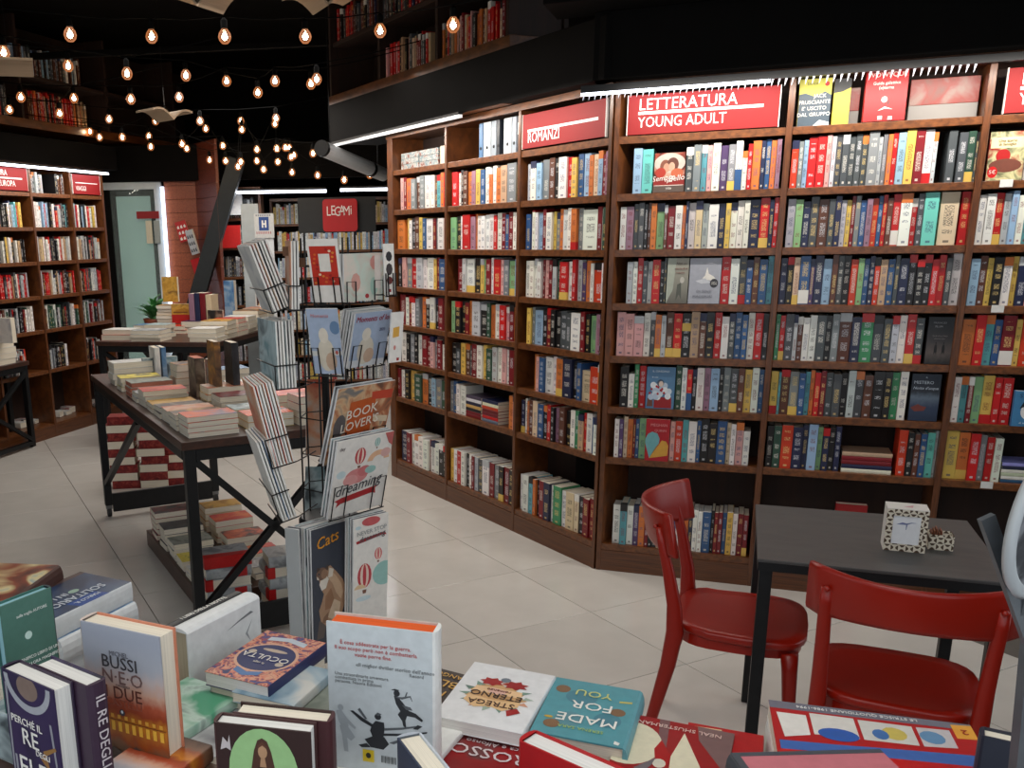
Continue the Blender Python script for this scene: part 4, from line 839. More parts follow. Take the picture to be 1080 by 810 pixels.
b = MB(); b.bar(Vector((-2.845, 7.74, .04)) - _r.location, Vector((-3.15, 6.78, .04)) - _r.location, .035, .035, BLACKM); b.build('floor_rail', _r)

COVERS = dict(
    orange=blotch('print_orange_blue', [(206, 60, 8), (226, 92, 20), (120, 116, 140)], 9), brown=blotch('print_brown_gold', [(60, 40, 28), (120, 84, 48), (190, 130, 40)], 12), teal=blotch('print_teal_grey', [(120, 150, 156), (180, 196, 198), (70, 80, 84)], 10),
    coral=blotch('print_coral', [(186, 84, 56), (206, 146, 110), (196, 180, 166)], 10), grey=blotch('print_grey_photo', [(90, 92, 96), (150, 150, 152), (200, 200, 200)], 12), night=blotch('print_dark_photo', [(36, 30, 28), (80, 62, 50), (130, 116, 100)], 14),
    red=blotch('print_red', [(170, 26, 18), (200, 50, 26), (214, 110, 50)], 8), ochre=blotch('print_ochre', [(170, 120, 40), (206, 160, 70), (120, 84, 40)], 10), greenp=blotch('print_grey_green', [(110, 118, 108), (150, 156, 144), (80, 86, 80)], 10),
    darkred=blotch('print_red_black', [(40, 26, 26), (120, 24, 24), (80, 80, 84)], 10), yellow=blotch('print_yellow_black', [(214, 190, 40), (230, 214, 90), (60, 54, 40)], 14), white=blotch('print_white', [(214, 212, 206), (226, 224, 218), (196, 196, 196)], 10),
    orangeface=blotch('print_orange_face', [(26, 20, 20), (170, 60, 24), (206, 96, 46)], 16), manga=blotch('print_black_white_pink', [(30, 28, 30), (206, 200, 200), (200, 120, 110)], 24), blue=blotch('print_blue', [(50, 90, 140), (90, 130, 170), (150, 170, 190)], 10), black=blotch('print_black', [(22, 22, 24), (40, 40, 44), (70, 70, 74)], 10))
def pile(org, u, v, z, w, h, n, t, cov, desc, grp, spine=None, pages=None, jit=.006, flip=None, tops=None):
    """n books on one another: org = near-left corner, u along the cover's width, v along its height"""
    zz = z; out = []
    for q in range(n):
        a = random.uniform(-1, 1) * R(2.2); tt = t * random.uniform(.92, 1.08); off = Vector((random.uniform(-jit, jit), random.uniform(-jit, jit), 0))
        uu = u * math.cos(a) + v * math.sin(a); vv = v * math.cos(a) - u * math.sin(a)
        if flip and flip(q): M = frame(org + off + uu * w + vv * h + UP * zz, uu * -1, vv * -1, UP)
        else: M = frame(org + off + UP * zz, uu, vv, UP)
        pos = 'topmost' if q == n - 1 and n > 1 else '%s from the bottom' % ORD[q] if n > 1 else 'single'
        o = book(M, w, h, tt, COVERS[cov] if isinstance(cov, str) else cov, (desc % pos) if '%s' in desc else desc, 'book', grp, spine=spine, pages=pages)
        zz += tt + .0007; out.append(o)
    return out, zz
def t1(x, y): return T1A + t1u * x + t1v * y          # on the near display table: x across, y along
gp = 'paperbacks on the long display table'
SPW = ink((220, 216, 206)); z0 = T1Z + .001
# piles along the long edge, spines to the short end, one after another away from the camera
edge = [(.03, .05, .021, 4, 'orange', 'near corner with an orange cover'), (.03, .22, .021, 3, 'brown', 'with a brown and gold cover'), (.03, .37, .02, 3, 'coral', 'with a coral cover'), (.03, .53, .022, 2, 'night', 'with a dark photographic cover'),
        (.03, .69, .02, 2, 'ochre', 'with an ochre band'), (.03, .85, .026, 3, 'red', 'with a bright red cover'), (.03, 1.02, .022, 2, 'grey', 'with a grey photograph'), (.03, 1.18, .026, 3, 'greenp', 'with pink page edges'), (.03, 1.42, .024, 3, 'yellow', 'at the far corner with yellow cover ends')]
for q, (x, y, t, n, cv, ds) in enumerate(edge):
    pile(t1(x, y) + t1v * .14, t1v * -1, t1u, z0, .14, .215, n, t, cv, 'paperback %s in the pile ' + ds + ' on the long table', gp, spine=SPW, pages=PAGEP if cv == 'greenp' else PAGE, jit=.004)
mid = [(.30, .08, .03, 2, 'orange', 'beside the corner pile, orange top'), (.30, .26, .028, 2, 'teal', 'behind the corner pile, teal top'), (.30, .47, .028, 3, 'darkred', 'of red and white novels mid-table'), (.30, .68, .03, 3, 'coral', 'under the upright pair mid-table'),
       (.28, 1.22, .036, 4, 'brown', 'of four thick novels with yellow spines at the far end'), (.5, .95, .03, 2, 'white', 'of white books toward the far side'), (.52, .7, .03, 2, 'night', 'of dark novels on the far side'), (.52, .06, .03, 4, 'orangeface', 'beside the wire rack'), (.52, .3, .03, 3, 'red', 'of red novels beside the wire rack')]
for q, (x, y, t, n, cv, ds) in enumerate(mid):
    pile(t1(x, y) + t1v * .15, t1v * -1, t1u, z0, .145, .205, n, t, cv, 'book %s in the pile ' + ds, gp, spine=SPW if q % 3 else ink((206, 180, 80)), jit=.005)
def stand(P, u, w, h, t, z, cov, label, grp, turn=1, pages=None, spine=None, lean=0., hard=False, back=None):
    """upright book: foot corner P, front cover facing the side of u x up"""
    n = u.cross(UP); y = UP * math.cos(lean) - n * math.sin(lean); nn = n * math.cos(lean) + UP * math.sin(lean)
    return book(frame(P + UP * z, u, y, nn), w, h, t, COVERS[cov] if isinstance(cov, str) else cov, label, 'book', grp, spine=spine, pages=pages, hard=hard, back=back)
pz = T1Z + .001 + 3 * .0322
stand(t1(.345, .70), t1v, .13, .215, .03, pz, 'brown', 'upright novel with worn brown spine standing on the mid-table pile', gp)
stand(t1(.43, .70), t1v, .13, .205, .035, pz, 'black', 'upright cream-edged novel with black spine beside the brown one', gp)
stand(t1(.33, 1.02), t1v * 1, .14, .2, .05, T1Z + .001, 'night', 'thick novel standing with its cream fore-edge toward the shop front', gp, pages=PAGEP)
stand(t1(.42, 1.02), t1v * 1, .14, .18, .03, T1Z + .001, 'manga', 'upright novel with red and black picture cover beside the thick cream one', gp)
stand(t1(.20, 1.70), t1u, .2, .14, .03, T1Z + .001, 'teal', 'teal book propped on its long edge at the far end of the table', gp)
stand(t1(.30, 1.62), t1v, .14, .2, .025, T1Z + .001, 'blue', 'pale blue novel standing askew at the far end of the table', gp)
stand(t1(.26, 1.62), t1v, .14, .2, .03, T1Z + .001, 'white', 'cream-white novel standing next to the pale blue one', gp)
pile(t1(.03, 1.66) + t1v * .15, t1v * -1, t1u, z0, .15, .22, 4, .03, 'white', 'big white book %s in the pile at the far end of the long table', gp, spine=SPW)
pile(t1(.50, 1.30) + t1v * .15, t1v * -1, t1u, z0, .15, .205, 3, .03, 'blue', 'book %s in the blue-topped pile at the far inner end', gp, spine=SPW)
# under the table: a low plinth with piles
root = empty('book_plinth', t1(.36, .9), 0, 'low dark brown plinth under the long display table', 'plinth'); b = MB(); b.box((.11, .35, 0), (.66, 1.5, .09), DARKTOP, T=Matrix.Translation(-root.location) @ frame(T1A, t1u, t1v, UP)); b.build('deck', root, bevel=.003)
gu = 'piles on the plinth under the display table'
under = [(.125, 1.27, .03, 5, 'darkred', 'with red spines at the plinth end', ink((170, 24, 20))), (.125, 1.06, .03, 4, 'black', 'with a black and red cover', ink((220, 210, 200))), (.125, .88, .03, 3, 'greenp', 'with a grey-green cover', SPW), (.125, .71, .028, 2, 'yellow', 'with a yellow comic cover', SPW),
         (.125, .52, .024, 2, 'white', 'with a white cover and grey portrait', SPW), (.125, .37, .02, 2, 'manga', 'of black and white booklets at the near end', ink((30, 30, 32))), (.40, 1.28, .034, 4, 'ochre', 'with ochre spines on the inner side', ink((190, 130, 40))), (.40, 1.06, .03, 4, 'red', 'with red and white covers', SPW), (.40, .84, .03, 3, 'orangeface', 'of black and orange comics', SPW), (.40, .64, .03, 2, 'red', 'with a red diagonal cover', SPW), (.40, .44, .03, 2, 'grey', 'with a grey cover', SPW)]
for q, (x, y, t, n, cv, ds, sp) in enumerate(under):
    pile(t1(x, y) + t1v * .14, t1v * -1, t1u, .091, .14, .21, n, t, cv, 'book %s in the pile ' + ds + ' under the table', gu, spine=sp, jit=.005)
# grey hardbacks with red bands
bandm = ink((190, 24, 22)); gh = 'grey hardbacks with red paper bands'; greyc = blotch('print_pale_grey_portrait', [(150, 156, 158), (176, 180, 182), (120, 124, 128)], 12)
for cidx, (x, y, nn) in enumerate(((.18, .10, 7), (.47, .12, 6))):
    zz = .001
    for q in range(nn):
        a = R(random.uniform(-7, 7)); uu = t1u * math.cos(a) + t1v * math.sin(a); vv = UP.cross(uu); tt = .05
        M = frame(t1(x - .1, y) + UP * zz, uu, vv, UP) if q % 2 == 0 else frame(t1(x - .1, y) + uu * .2 + UP * zz, vv, uu * -1, UP)
        o = book(M, .2 if q % 2 == 0 else .15, .15 if q % 2 == 0 else .2, tt, greyc, 'pale grey hardback with red paper band, %s from the floor in the %s heap' % (ORD[q], ('first', 'inner')[cidx]), 'book', gh, spine=greyc, hard=True)
        W_, H_ = (.2, .15) if q % 2 == 0 else (.15, .2)
        b = MB()
        if q % 2 == 0: b.box((-.006, -.0008, -.0006), (W_ + .0008, H_ * .3, tt + .0008), bandm) if q == nn - 1 else b.box((-.006, -.0008, -.0006), (W_ * .14, H_ * .3, tt + .0008), bandm)
        else: b.box((-.006, H_ * .1, -.0006), (W_ * .5, H_ * .38, tt + .0008), bandm)
        b.build('paper_band', o)
        zz += tt + .0015
# red paperbacks stacked crosswise behind the table
gr = 'thick red paperbacks stacked behind the display table'; redsp = blotch('print_dark_red_spine', [(96, 16, 18), (130, 26, 24), (150, 60, 50)], 40)
for cidx, (px, py) in enumerate(((116, 512), (148, 511), (172, 509))):
    P = atz(px, py, .03); P.z = 0; zz = .001
    for q in range(9 if cidx < 2 else 8):
        tt = .056; off = t1u * random.uniform(-.012, .012); sp = q % 2 == (cidx % 2)
        M = frame(P + off + UP * zz, dirv(R(-20)), dirv(R(70)), UP)
        M = frame(P + off + dirv(R(5)) * .2 + UP * zz, dirv(R(95)), dirv(R(5)) * -1, UP) if sp else frame(P + off + dirv(R(5)) * .2 + dirv(R(95)) * .14 + UP * zz, dirv(R(95)) * -1, dirv(R(5)) * -1, UP).copy()
        if not sp: M = frame(P + off + dirv(R(95)) * .14 + UP * zz, dirv(R(95)) * -1, dirv(R(5)), UP)
        book(M, .14, .19, tt, redsp, 'thick red paperback, %s from the floor in the %s column behind the table' % (ORD[q], ('outer', 'middle', 'inner')[cidx]), 'book', gr, spine=redsp)
        zz += tt + .001

# ------------------------------------------------------------------ books on the farther tables
def t2(x, y): return T2A + t2u * x + t2v * y
g2 = 'books on the farther display table'; zt = .901
for q, (x, y, t, n, cv, ds) in enumerate(((.80, .03, .034, 3, 'white', 'white-edged book %s in the first pile at the near right corner'), (.80, .26, .034, 4, 'ochre', 'white-edged book %s in the second pile along the right edge'), (.80, .49, .034, 4, 'red', 'white-edged book %s in the third pile along the right edge'),
    (.80, .72, .034, 4, 'white', 'white-edged book %s in the fourth pile along the right edge'), (.80, .95, .034, 5, 'brown', 'white-edged book %s in the fifth pile along the right edge'), (.80, 1.18, .034, 5, 'coral', 'white-edged book %s in the last pile along the right edge'),
    (.02, .05, .045, 1, 'red', 'big red book lying alone at the near left corner of the farther table'), (.30, .02, .03, 3, 'grey', 'grey-topped large book %s at the near edge of the farther table'))):
    o_, zz = pile(t2(x, y), t2u, t2v, zt, .235 if x > .5 else .26, .2, n, t, cv, ds, g2, spine=SPW if cv != 'red' or x > .5 else ink((180, 20, 20)), jit=.008)
    if x == .02: pile(t2(x + .01, y), t2u, t2v, zz, .25, .19, 1, .04, 'white', 'thick white book lying on the big red one', g2, spine=SPW)
sv = [(.50, .70, .05, .23, 'm', 'pale grey-mauve'), (.555, .70, .045, .235, 'n', 'dark purple'), (.605, .70, .05, .235, 'R', 'crimson'), (.66, .70, .05, .22, 'c', 'cream')]
pile(t2(.45, .62), t2u, t2v, zt, .34, .2, 2, .05, ink((52, 30, 66)), 'big purple book %s under the row of upright novels', g2)
for x, y, t, h, ch, cn in sv:
    book(frame(t2(x, y) + UP * (zt + .105), t2v, UP, t2u), .15, h, t, ink(tuple(min(255, int(v * .95)) for v in PAL[ch])), 'upright novel with %s spine in the middle of the farther table' % cn, 'book', 'upright row on the farther table')
stand(t2(.70, .66), t2u, .14, .2, .03, zt + .0, 'night', 'face-out dark novel with a red crowd picture beside the cream spine', g2)
stand(t2(.86, 1.38), t2u, .15, .22, .03, zt + .0, 'white', 'white-bordered novel with a golden hourglass picture, face out', g2)
_o = [o for o in COL.objects if o.get('label', '').startswith('white-bordered')][0]; _o.location.z += .178
artwork(_o, .15, .22, .03, [([(.08, .04), (.92, .04), (.92, .96), (.08, .96)], (60, 26, 20)), (ell(.5, .66, .34, .22), (206, 150, 80)), ([(.16, .04), (.84, .04), (.54, .5), (.46, .5)], (214, 180, 130)), (ell(.5, .74, .2, .1), (150, 50, 40))])
_o = [o for o in COL.objects if o.get('label', '').startswith('face-out dark novel')][0]
artwork(_o, .14, .2, .03, [([(.1, .1), (.9, .1), (.9, .5), (.1, .5)], (140, 70, 56)), (ell(.35, .4, .12, .1), (190, 140, 110)), (ell(.65, .36, .12, .1), (180, 120, 96))])
# table by the window: piles and propped books
for q, (x, y, t, n, cv, ds) in enumerate(((.14, .80, .028, 8, 'ochre', 'cream-edged book %s in the tall leaning pile by the plant'), (.30, .62, .034, 2, 'red', 'yellow and red book %s beside the tall pile'), (.02, .55, .04, 2, 'blue', 'blue book %s near the plant pot'), (.28, .26, .035, 3, 'teal', 'teal book %s behind the near pile'))):
    pile(t2(x, y), t2u, t2v, zt, .2, .18, n, t, cv, ds, g2, jit=.012, spine=SPW if cv == 'ochre' else None)
stand(t2(.30, .80), t2u, .17, .17, .04, zt + .0, 'ochre', 'wide yellow and red book propped on the tall pile', g2)
_o = [o for o in COL.objects if o.get('label', '').startswith('wide yellow')][0]; _o.location.z += .075; artwork(_o, .17, .17, .04, [([(0, 0), (1, 0), (1, .45), (0, .45)], (170, 30, 26)), ([(.1, .55), (.9, .55), (.9, .6), (.1, .6)], (110, 60, 30))])
stand(t2(.14, .96), t2u, .15, .22, .03, zt + .25, 'ochre', 'brown picture book standing on top of the tall pile', g2)
stand(t2(.44, .9), t2u, .05, .17, .08, zt + .0, 'blue', 'blue-grey box-like book standing behind the pile', g2); stand(t2(.40, 1.05), t2u, .08, .19, .05, zt, 'red', 'orange-brown novel standing behind the yellow book', g2)
stand(t2(.62, 1.25), t2u, .1, .42, .06, zt, 'blue', 'tall pale blue and white book standing by the steel strut', g2)
# table at the picture edge
P3 = lambda a, z: Vector((-2.87, 7.72, z)) + dirv(R(252)) * a
for q, (a, t, n, cv) in enumerate(((.26, .045, 4, 'white'), (.52, .05, 3, 'coral'))):
    pile(P3(a, 0), dirv(R(72)), dirv(R(162)), .731, .2, .16, n, t, cv, 'book %s of the ' + ('first', 'second')[q] + ' pile on the narrow table at the picture edge', 'books on the narrow edge table')
stand(P3(.20, 0), dirv(R(-18)), .14, .2, .05, .731 + .182, 'white', 'white-edged novel standing on the first pile of the edge table', 'books on the narrow edge table')
# loose white books on the floor of the far bookcase
for q in range(14):
    s = -.5 + q * .105; a = R(random.uniform(40, 110)); u_ = dirv(a)
    book(frame(on(*AL, s, -.16 + random.uniform(-.03, .05), .121 + .001), u_, UP.cross(u_), UP), .09, .13, random.uniform(.03, .06), COVERS['white' if q % 3 else 'manga'], 'loose %s book, %s along the bottom of the far bookcase' % ('white' if q % 3 else 'black and white', ORD[q]), 'book', 'loose books in the bottom of the far bookcase')

# ------------------------------------------------------------------ far end: glass window, cladding, strut, back shelves
YB = 9.6
def bxp(nm, x0, z0, x1, z1, y0, y1, m, parent=None, bev=0): b = MB(); b.box((x0, y0, z0), (x1, y1, z1), m); return b.build(nm, parent, bevel=bev)
GL = bpy.data.materials.new('window_glass'); GL.use_nodes = True; p_ = GL.node_tree.nodes['Principled BSDF']
p_.inputs['Base Color'].default_value = (.75, .85, .82, 1); p_.inputs['Roughness'].default_value = .04; p_.inputs['Transmission Weight'].default_value = .9; p_.inputs['IOR'].default_value = 1.2
GREEN = pm('pale_green_daylight_glow', (170, 190, 182), .45, .08, 3, emit=.32)  # glow put into the material for daylight through frosted glass
win = empty('window_1', (-2.28, YB, 0), 0); tag(win, kind='structure')
def wp(nm, x0, z0, x1, z1, y0, y1, m): b = MB(); b.box((x0 + 2.28, y0, z0), (x1 + 2.28, y1, z1), m); return b.build(nm, win, bevel=.003)
FRM = pm('white_window_frame', (196, 204, 206), .4, .05)
wp('window_frame', -2.56, 2.18, -1.99, 2.27, -.03, .03, FRM); wp('window_frame', -2.06, .2, -1.99, 2.18, -.03, .03, FRM); wp('window_frame', -2.56, .2, -2.50, 2.18, -.03, .03, DARK)
wp('pane', -2.50, .2, -2.06, 2.18, -.004, .004, GL); wp('window_blind', -2.46, .5, -2.12, 2.12, .05, .07, GREEN)
_d = pm('outside_dark', (60, 66, 66), .6, .3, 2); wp('back_panel', -2.5, .2, -2.06, 2.18, .25, .27, _d)
b = MB(); b.box((0, 0, 0), (.03, .03, 1.9), pm('lit_tube_cool', (225, 235, 255), .3, .02, emit=3.0)); o = b.build('window_tube_lamp'); o.location = (-1.985, YB - .06, .3); tag(o, 'upright white tube lamp along the glass window edge', 'lamp')
sg = bxp('sign_reflection', -2.24, 1.9, -2.02, 1.97, YB - .06, YB - .045, SIGNR); tag(sg, 'small red block standing in for a sign reflected in the glass window', 'sign')  # solid pieces added in place of the sign and books mirrored in the glass
for q, (c, x) in enumerate(((  (206, 196, 170), -2.16), ((150, 156, 150), -2.08))):
    o = bxp('book_reflection', x, 1.66, x + .06, 1.88, YB - .05, YB - .03, ink(c)); tag(o, '%s book displayed under the small red window sign' % ('cream', 'grey')[q], 'book', 'books reflected in the window')
# plank cladding beside the window
cladding = empty('wall_cladding', (-1.72, YB, 0)); tag(cladding, kind='structure')
def plank(M, w, h, m): b = MB(); b.box((.0, 0, .0015), (w, .03, h - .0015), m); return b.build('plank', cladding, M=M, bevel=.0015)
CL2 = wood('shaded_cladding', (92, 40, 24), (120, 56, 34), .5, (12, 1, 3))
for q in range(20):
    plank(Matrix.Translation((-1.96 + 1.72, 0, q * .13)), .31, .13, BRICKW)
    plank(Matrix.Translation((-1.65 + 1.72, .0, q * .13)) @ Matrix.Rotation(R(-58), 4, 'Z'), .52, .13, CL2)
for q, (x, z, w, h, c, lb) in enumerate(((-1.82, 1.66, .11, .2, (190, 30, 26), 'red and white patterned notebook fixed to the plank cladding'), (-1.70, 1.54, .1, .24, (196, 196, 196), 'white and black notebook hung beside the red patterned one'), (-1.67, 1.30, .13, .2, (196, 22, 20), 'plain red notebook hung lowest on the plank cladding'))):
    M = Matrix.Translation((x, YB - .05 - .02 * q, z)) @ Matrix.Rotation(R(-14), 4, 'Y') @ Matrix.Rotation(R(-35 * (q > 0)), 4, 'Z') @ Matrix.Rotation(R(90), 4, 'X')
    o = book(M, w, h, .02, ink(c), lb, 'notebook', 'notebooks on the plank cladding')
    if q < 2: artwork(o, w, h, .02, [([(.1 + .3 * (k % 3), .1 + .28 * (k // 3)), (.3 + .3 * (k % 3), .1 + .28 * (k // 3)), (.25 + .3 * (k % 3), .26 + .28 * (k // 3)), (.1 + .3 * (k % 3), .2 + .28 * (k // 3))], WHT if q == 0 else (50, 56, 60)) for k in range(9)])
# leaning steel strut
b = MB(); A_, B_ = aty(246, 182, 9.22), aty(212, 300, 9.22); d_ = (B_ - A_) / (A_.z - B_.z); foot = A_ + d_ * A_.z; b.bar(A_ - d_ * .12, foot, .15, .12, pm('grey_painted_steel', (40, 44, 46), .6, .1, spec=.3), up=(0, 1, 0))
tag(b.build('steel_strut', bevel=.004), 'leaning grey steel strut rising from the farther table to the black beam', 'strut')
def back_case(label, x0, x1, z1, y, rows, ev, seed, m=MAHOGD, light=None):
    root = empty('back_bookcase', (x0, y, 0), 0, label, 'bookcase', 'shelves along the back wall'); w = x1 - x0
    def part(nm, lo, hi, mm): b = MB(); b.box(lo, hi, mm); b.build(nm, root, bevel=.002)
    for x in (0, w - .025): part('side_panel', (x, 0, 0), (x + .025, .3, z1), MAHOG)
    part('back_panel', (.025, .28, 0), (w - .025, .3, z1), m); part('top_board', (0, 0, z1), (w, .3, z1 + .03), MAHOG)
    for k in range(rows): z = .15 + k * ev; part('shelf_board', (.025, .01, z - .025), (w - .025, .28, z), MAHOGH)
    random.seed(seed)
    for k in range(rows): rowfill(Vector((x0 + .03, y, 0)), Vector((1, 0, 0)), Vector((0, -1, 0)), .15 + k * ev, 0, w - .06, ', back shelves', light or 'dkexwBd', .2, .85)
back_case('narrow back bookcase half hidden by the leaning steel strut', -1.50, -1.02, 2.16, 9.7, 7, .29, 5)
back_case('long back bookcase behind the wire rack under the LEGAMI board', -.98, 1.15, 2.06, 10.2, 7, .28, 6, light='wwwxrcwys')
o = book(frame(Vector((-1.40, 9.66, 1.92)), Vector((1, 0, 0)), UP, Vector((0, -1, 0))), .2, .2, .03, COVERS['white'], 'pale green and white box displayed on the top back shelf beside the strut', 'box'); o.name = 'display_box'
o = book(frame(Vector((-1.42, 9.66, 1.60)), Vector((1, 0, 0)), UP, Vector((0, -1, 0))), .19, .22, .03, ink((190, 22, 18)), 'bright red display book under the pale green box', 'book', 'display books at the back')
# pale panels, poster and backdrop between strut and rack
PALE = pm('pale_panel', (186, 194, 196), .5, .05)
for q, (x0, x1, z0, z1, y, lb) in enumerate(((-1.13, -.97, 1.45, 2.0, 8.95, 'tall pale panel beside the striped poster'), (-1.10, -.96, 1.0, 1.28, 8.9, 'lower pale card under the tall panel'), (-.93, -.86, .7, 1.35, 8.7, 'narrow white upright card beside the wire rack'))):
    o = bxp('pale_board', x0, 0, x1, z1, y, y + .02, PALE); tag(o, lb, 'board', 'pale display boards at the back')
pa, pb = aty(269, 251, 8.6), aty(288.5, 225, 8.6); pw, ph = pb.x - pa.x, pb.z - pa.z
o = book(frame(Vector((pa.x, 8.6, pa.z)), Vector((1, 0, 0)), UP, Vector((0, -1, 0))), pw, ph, .015, ink((206, 206, 204)), 'white poster with a blue square and striped border at the back', 'poster'); o.name = 'striped_poster'
sh = [([(.24, .3), (.74, .3), (.74, .86), (.24, .86)], (40, 74, 140)), ([(.38, .42), (.46, .42), (.46, .72), (.38, .72)], WHT), ([(.54, .42), (.62, .42), (.62, .72), (.54, .72)], WHT), ([(.46, .54), (.54, .54), (.54, .6), (.46, .6)], WHT)]
for k2 in range(8): sh += [([(.1 + .1 * k2, .16), (.14 + .1 * k2, .16), (.14 + .1 * k2, .26), (.1 + .1 * k2, .26)], (176, 60, 60)), ([(.1 + .1 * k2, .89), (.14 + .1 * k2, .89), (.14 + .1 * k2, .96), (.1 + .1 * k2, .96)], (60, 60, 90))]
artwork(o, pw, ph, .015, sh)
b = MB(); b.box((pa.x + .01, 8.605, 0), (pb.x - .01, 8.625, pa.z), WHITEM); q = b.build('stand', o); q.matrix_parent_inverse = o.matrix_world.inverted()
strip('white tube lamp along the back wall near the strut', aty(250, 203, 9.5), aty(344, 201.5, 9.4), .03, LED); strip('white tube lamp along the back wall behind the ROMANZI bookcase end', aty(359, 200.5, 9.4), aty(410, 199.5, 9.35), .03, LED)
# LEGAMI board
A_, B_ = aty(315, 246, 9.0), aty(396, 207, 9.0); root = empty('brand_board', A_, 0, 'black board with a red square sign lettered LEGAMI above the wire rack', 'sign')
b = MB(); b.box((0, 0, 0), (B_.x - A_.x, .03, B_.z - A_.z), pm('black_board', (34, 36, 38), .6, .1)); b.build('board', root, bevel=.002)
C_, D_ = aty(341, 244.5, 8.96), aty(376.5, 209.5, 8.96); b = MB(); w_, h_ = D_.x - C_.x, D_.z - C_.z
rr = .03; pts = []
for cx_, cy_, a0 in ((w_ - rr, rr, -90), (w_ - rr, h_ - rr, 0), (rr, h_ - rr, 90), (rr, rr, 180)): pts += [(cx_ + rr * math.cos(R(a0 + 30 * q)), cy_ + rr * math.sin(R(a0 + 30 * q))) for q in range(4)]
M = Matrix.Translation((C_.x - A_.x, -.035, C_.z - A_.z)) @ Matrix.Rotation(R(90), 4, 'X'); b.prism(pts, 0, .02, pm('legami_red', (188, 16, 20), .4, .04)); b.build('red_sign', root, M=M)
for q, (ch, dz) in enumerate(zip('LEGAMi', (0, .006, -.004, .006, 0, .008))): text(ch, root, M @ Matrix.Translation((w_ * (.17 + .13 * q), h_ * .62 + dz, .021)), h_ * .42, SIGNW, sx=.72)
for x_ in (.04, B_.x - A_.x - .06): b = MB(); b.box((x_, .005, -A_.z), (x_ + .02, .025, 0), BLACKM); b.build('post', root)
# plant in a pot by the window
root = empty('potted_plant', t2(.02, .98) + UP * .901, 0, 'bushy green plant in a brown bowl by the glass window', 'plant'); b = MB(); b.lathe([(.05, 0), (.09, .05), (.105, .1), (.095, .1), (.08, .06)], pm('terracotta', (140, 66, 34), .5, .1), 18); b.build('pot', root, smooth=True)
LEAF = pm('leaf_green', (84, 150, 84), .5, .25, 30); random.seed(11); me = None
for q in range(64):
    b = MB(); L_ = random.uniform(.16, .3); wv = random.uniform(.012, .02); pts = []
    for k2 in range(5): f = k2 / 4; wq = wv * math.sin(math.pi * (f * .9 + .08)); r_ = L_ * f * .75; z = .09 + L_ * (f * 1.25 - f * f * .75); pts += [(r_, -wq, z), (r_, wq, z + .002)]
    b.add(pts, [(2 * k2, 2 * k2 + 2, 2 * k2 + 3, 2 * k2 + 1) for k2 in range(4)], LEAF); b.build('leaf', root, M=Matrix.Rotation(R(q * 137.5), 4, 'Z') @ Matrix.Rotation(random.uniform(-.5, .3), 4, 'Y'))

# ------------------------------------------------------------------ wire spinner rack of calendars
RC = Vector((-.115, 2.62, 0)); rack = empty('spinner_rack', RC, 0, 'tall black wire spinner rack holding calendars between the table and the bookcase', 'rack')
def rk(nm, fn): b = MB(); fn(b); return b.build(nm, rack)
def wires(b, segs, r=.0022):
    for a, c in segs: b.tube([Vector(a), Vector(c)], r, WIREM, 5)
rk('pole', lambda b: b.tube([(0, 0, .06), (0, 0, 1.66)], .011, WIREM, 10)); rk('base', lambda b: b.lathe([(0, .0), (.2, .0), (.21, .012), (.2, .03), (.05, .05), (.02, .08), (0, .08)], BLACKM, 24))
hexp = [Vector((.078 * math.cos(R(a)), .078 * math.sin(R(a)), 0)) for a in range(20, 380, 60)]
for q, p in enumerate(hexp): rk('upright_wire', lambda b: wires(b, [(p + UP * .42, p + UP * 1.68)], .0028))
for z in [.45 + .105 * k2 for k2 in range(12)]:
    b = MB()
    for p, q in zip(hexp, hexp[1:] + hexp[:1]): b.tube([p + UP * z, q + UP * z], .0018, WIREM, 5)
    b.build('ring_wire', rack)
rk('hub', lambda b: b.lathe([(.085, .84), (.092, .85), (.092, .875), (.085, .885), (0, .885)], BLACKM, 20))
TAGW = pm('brown_hook_card', (96, 62, 40), .7, .1)
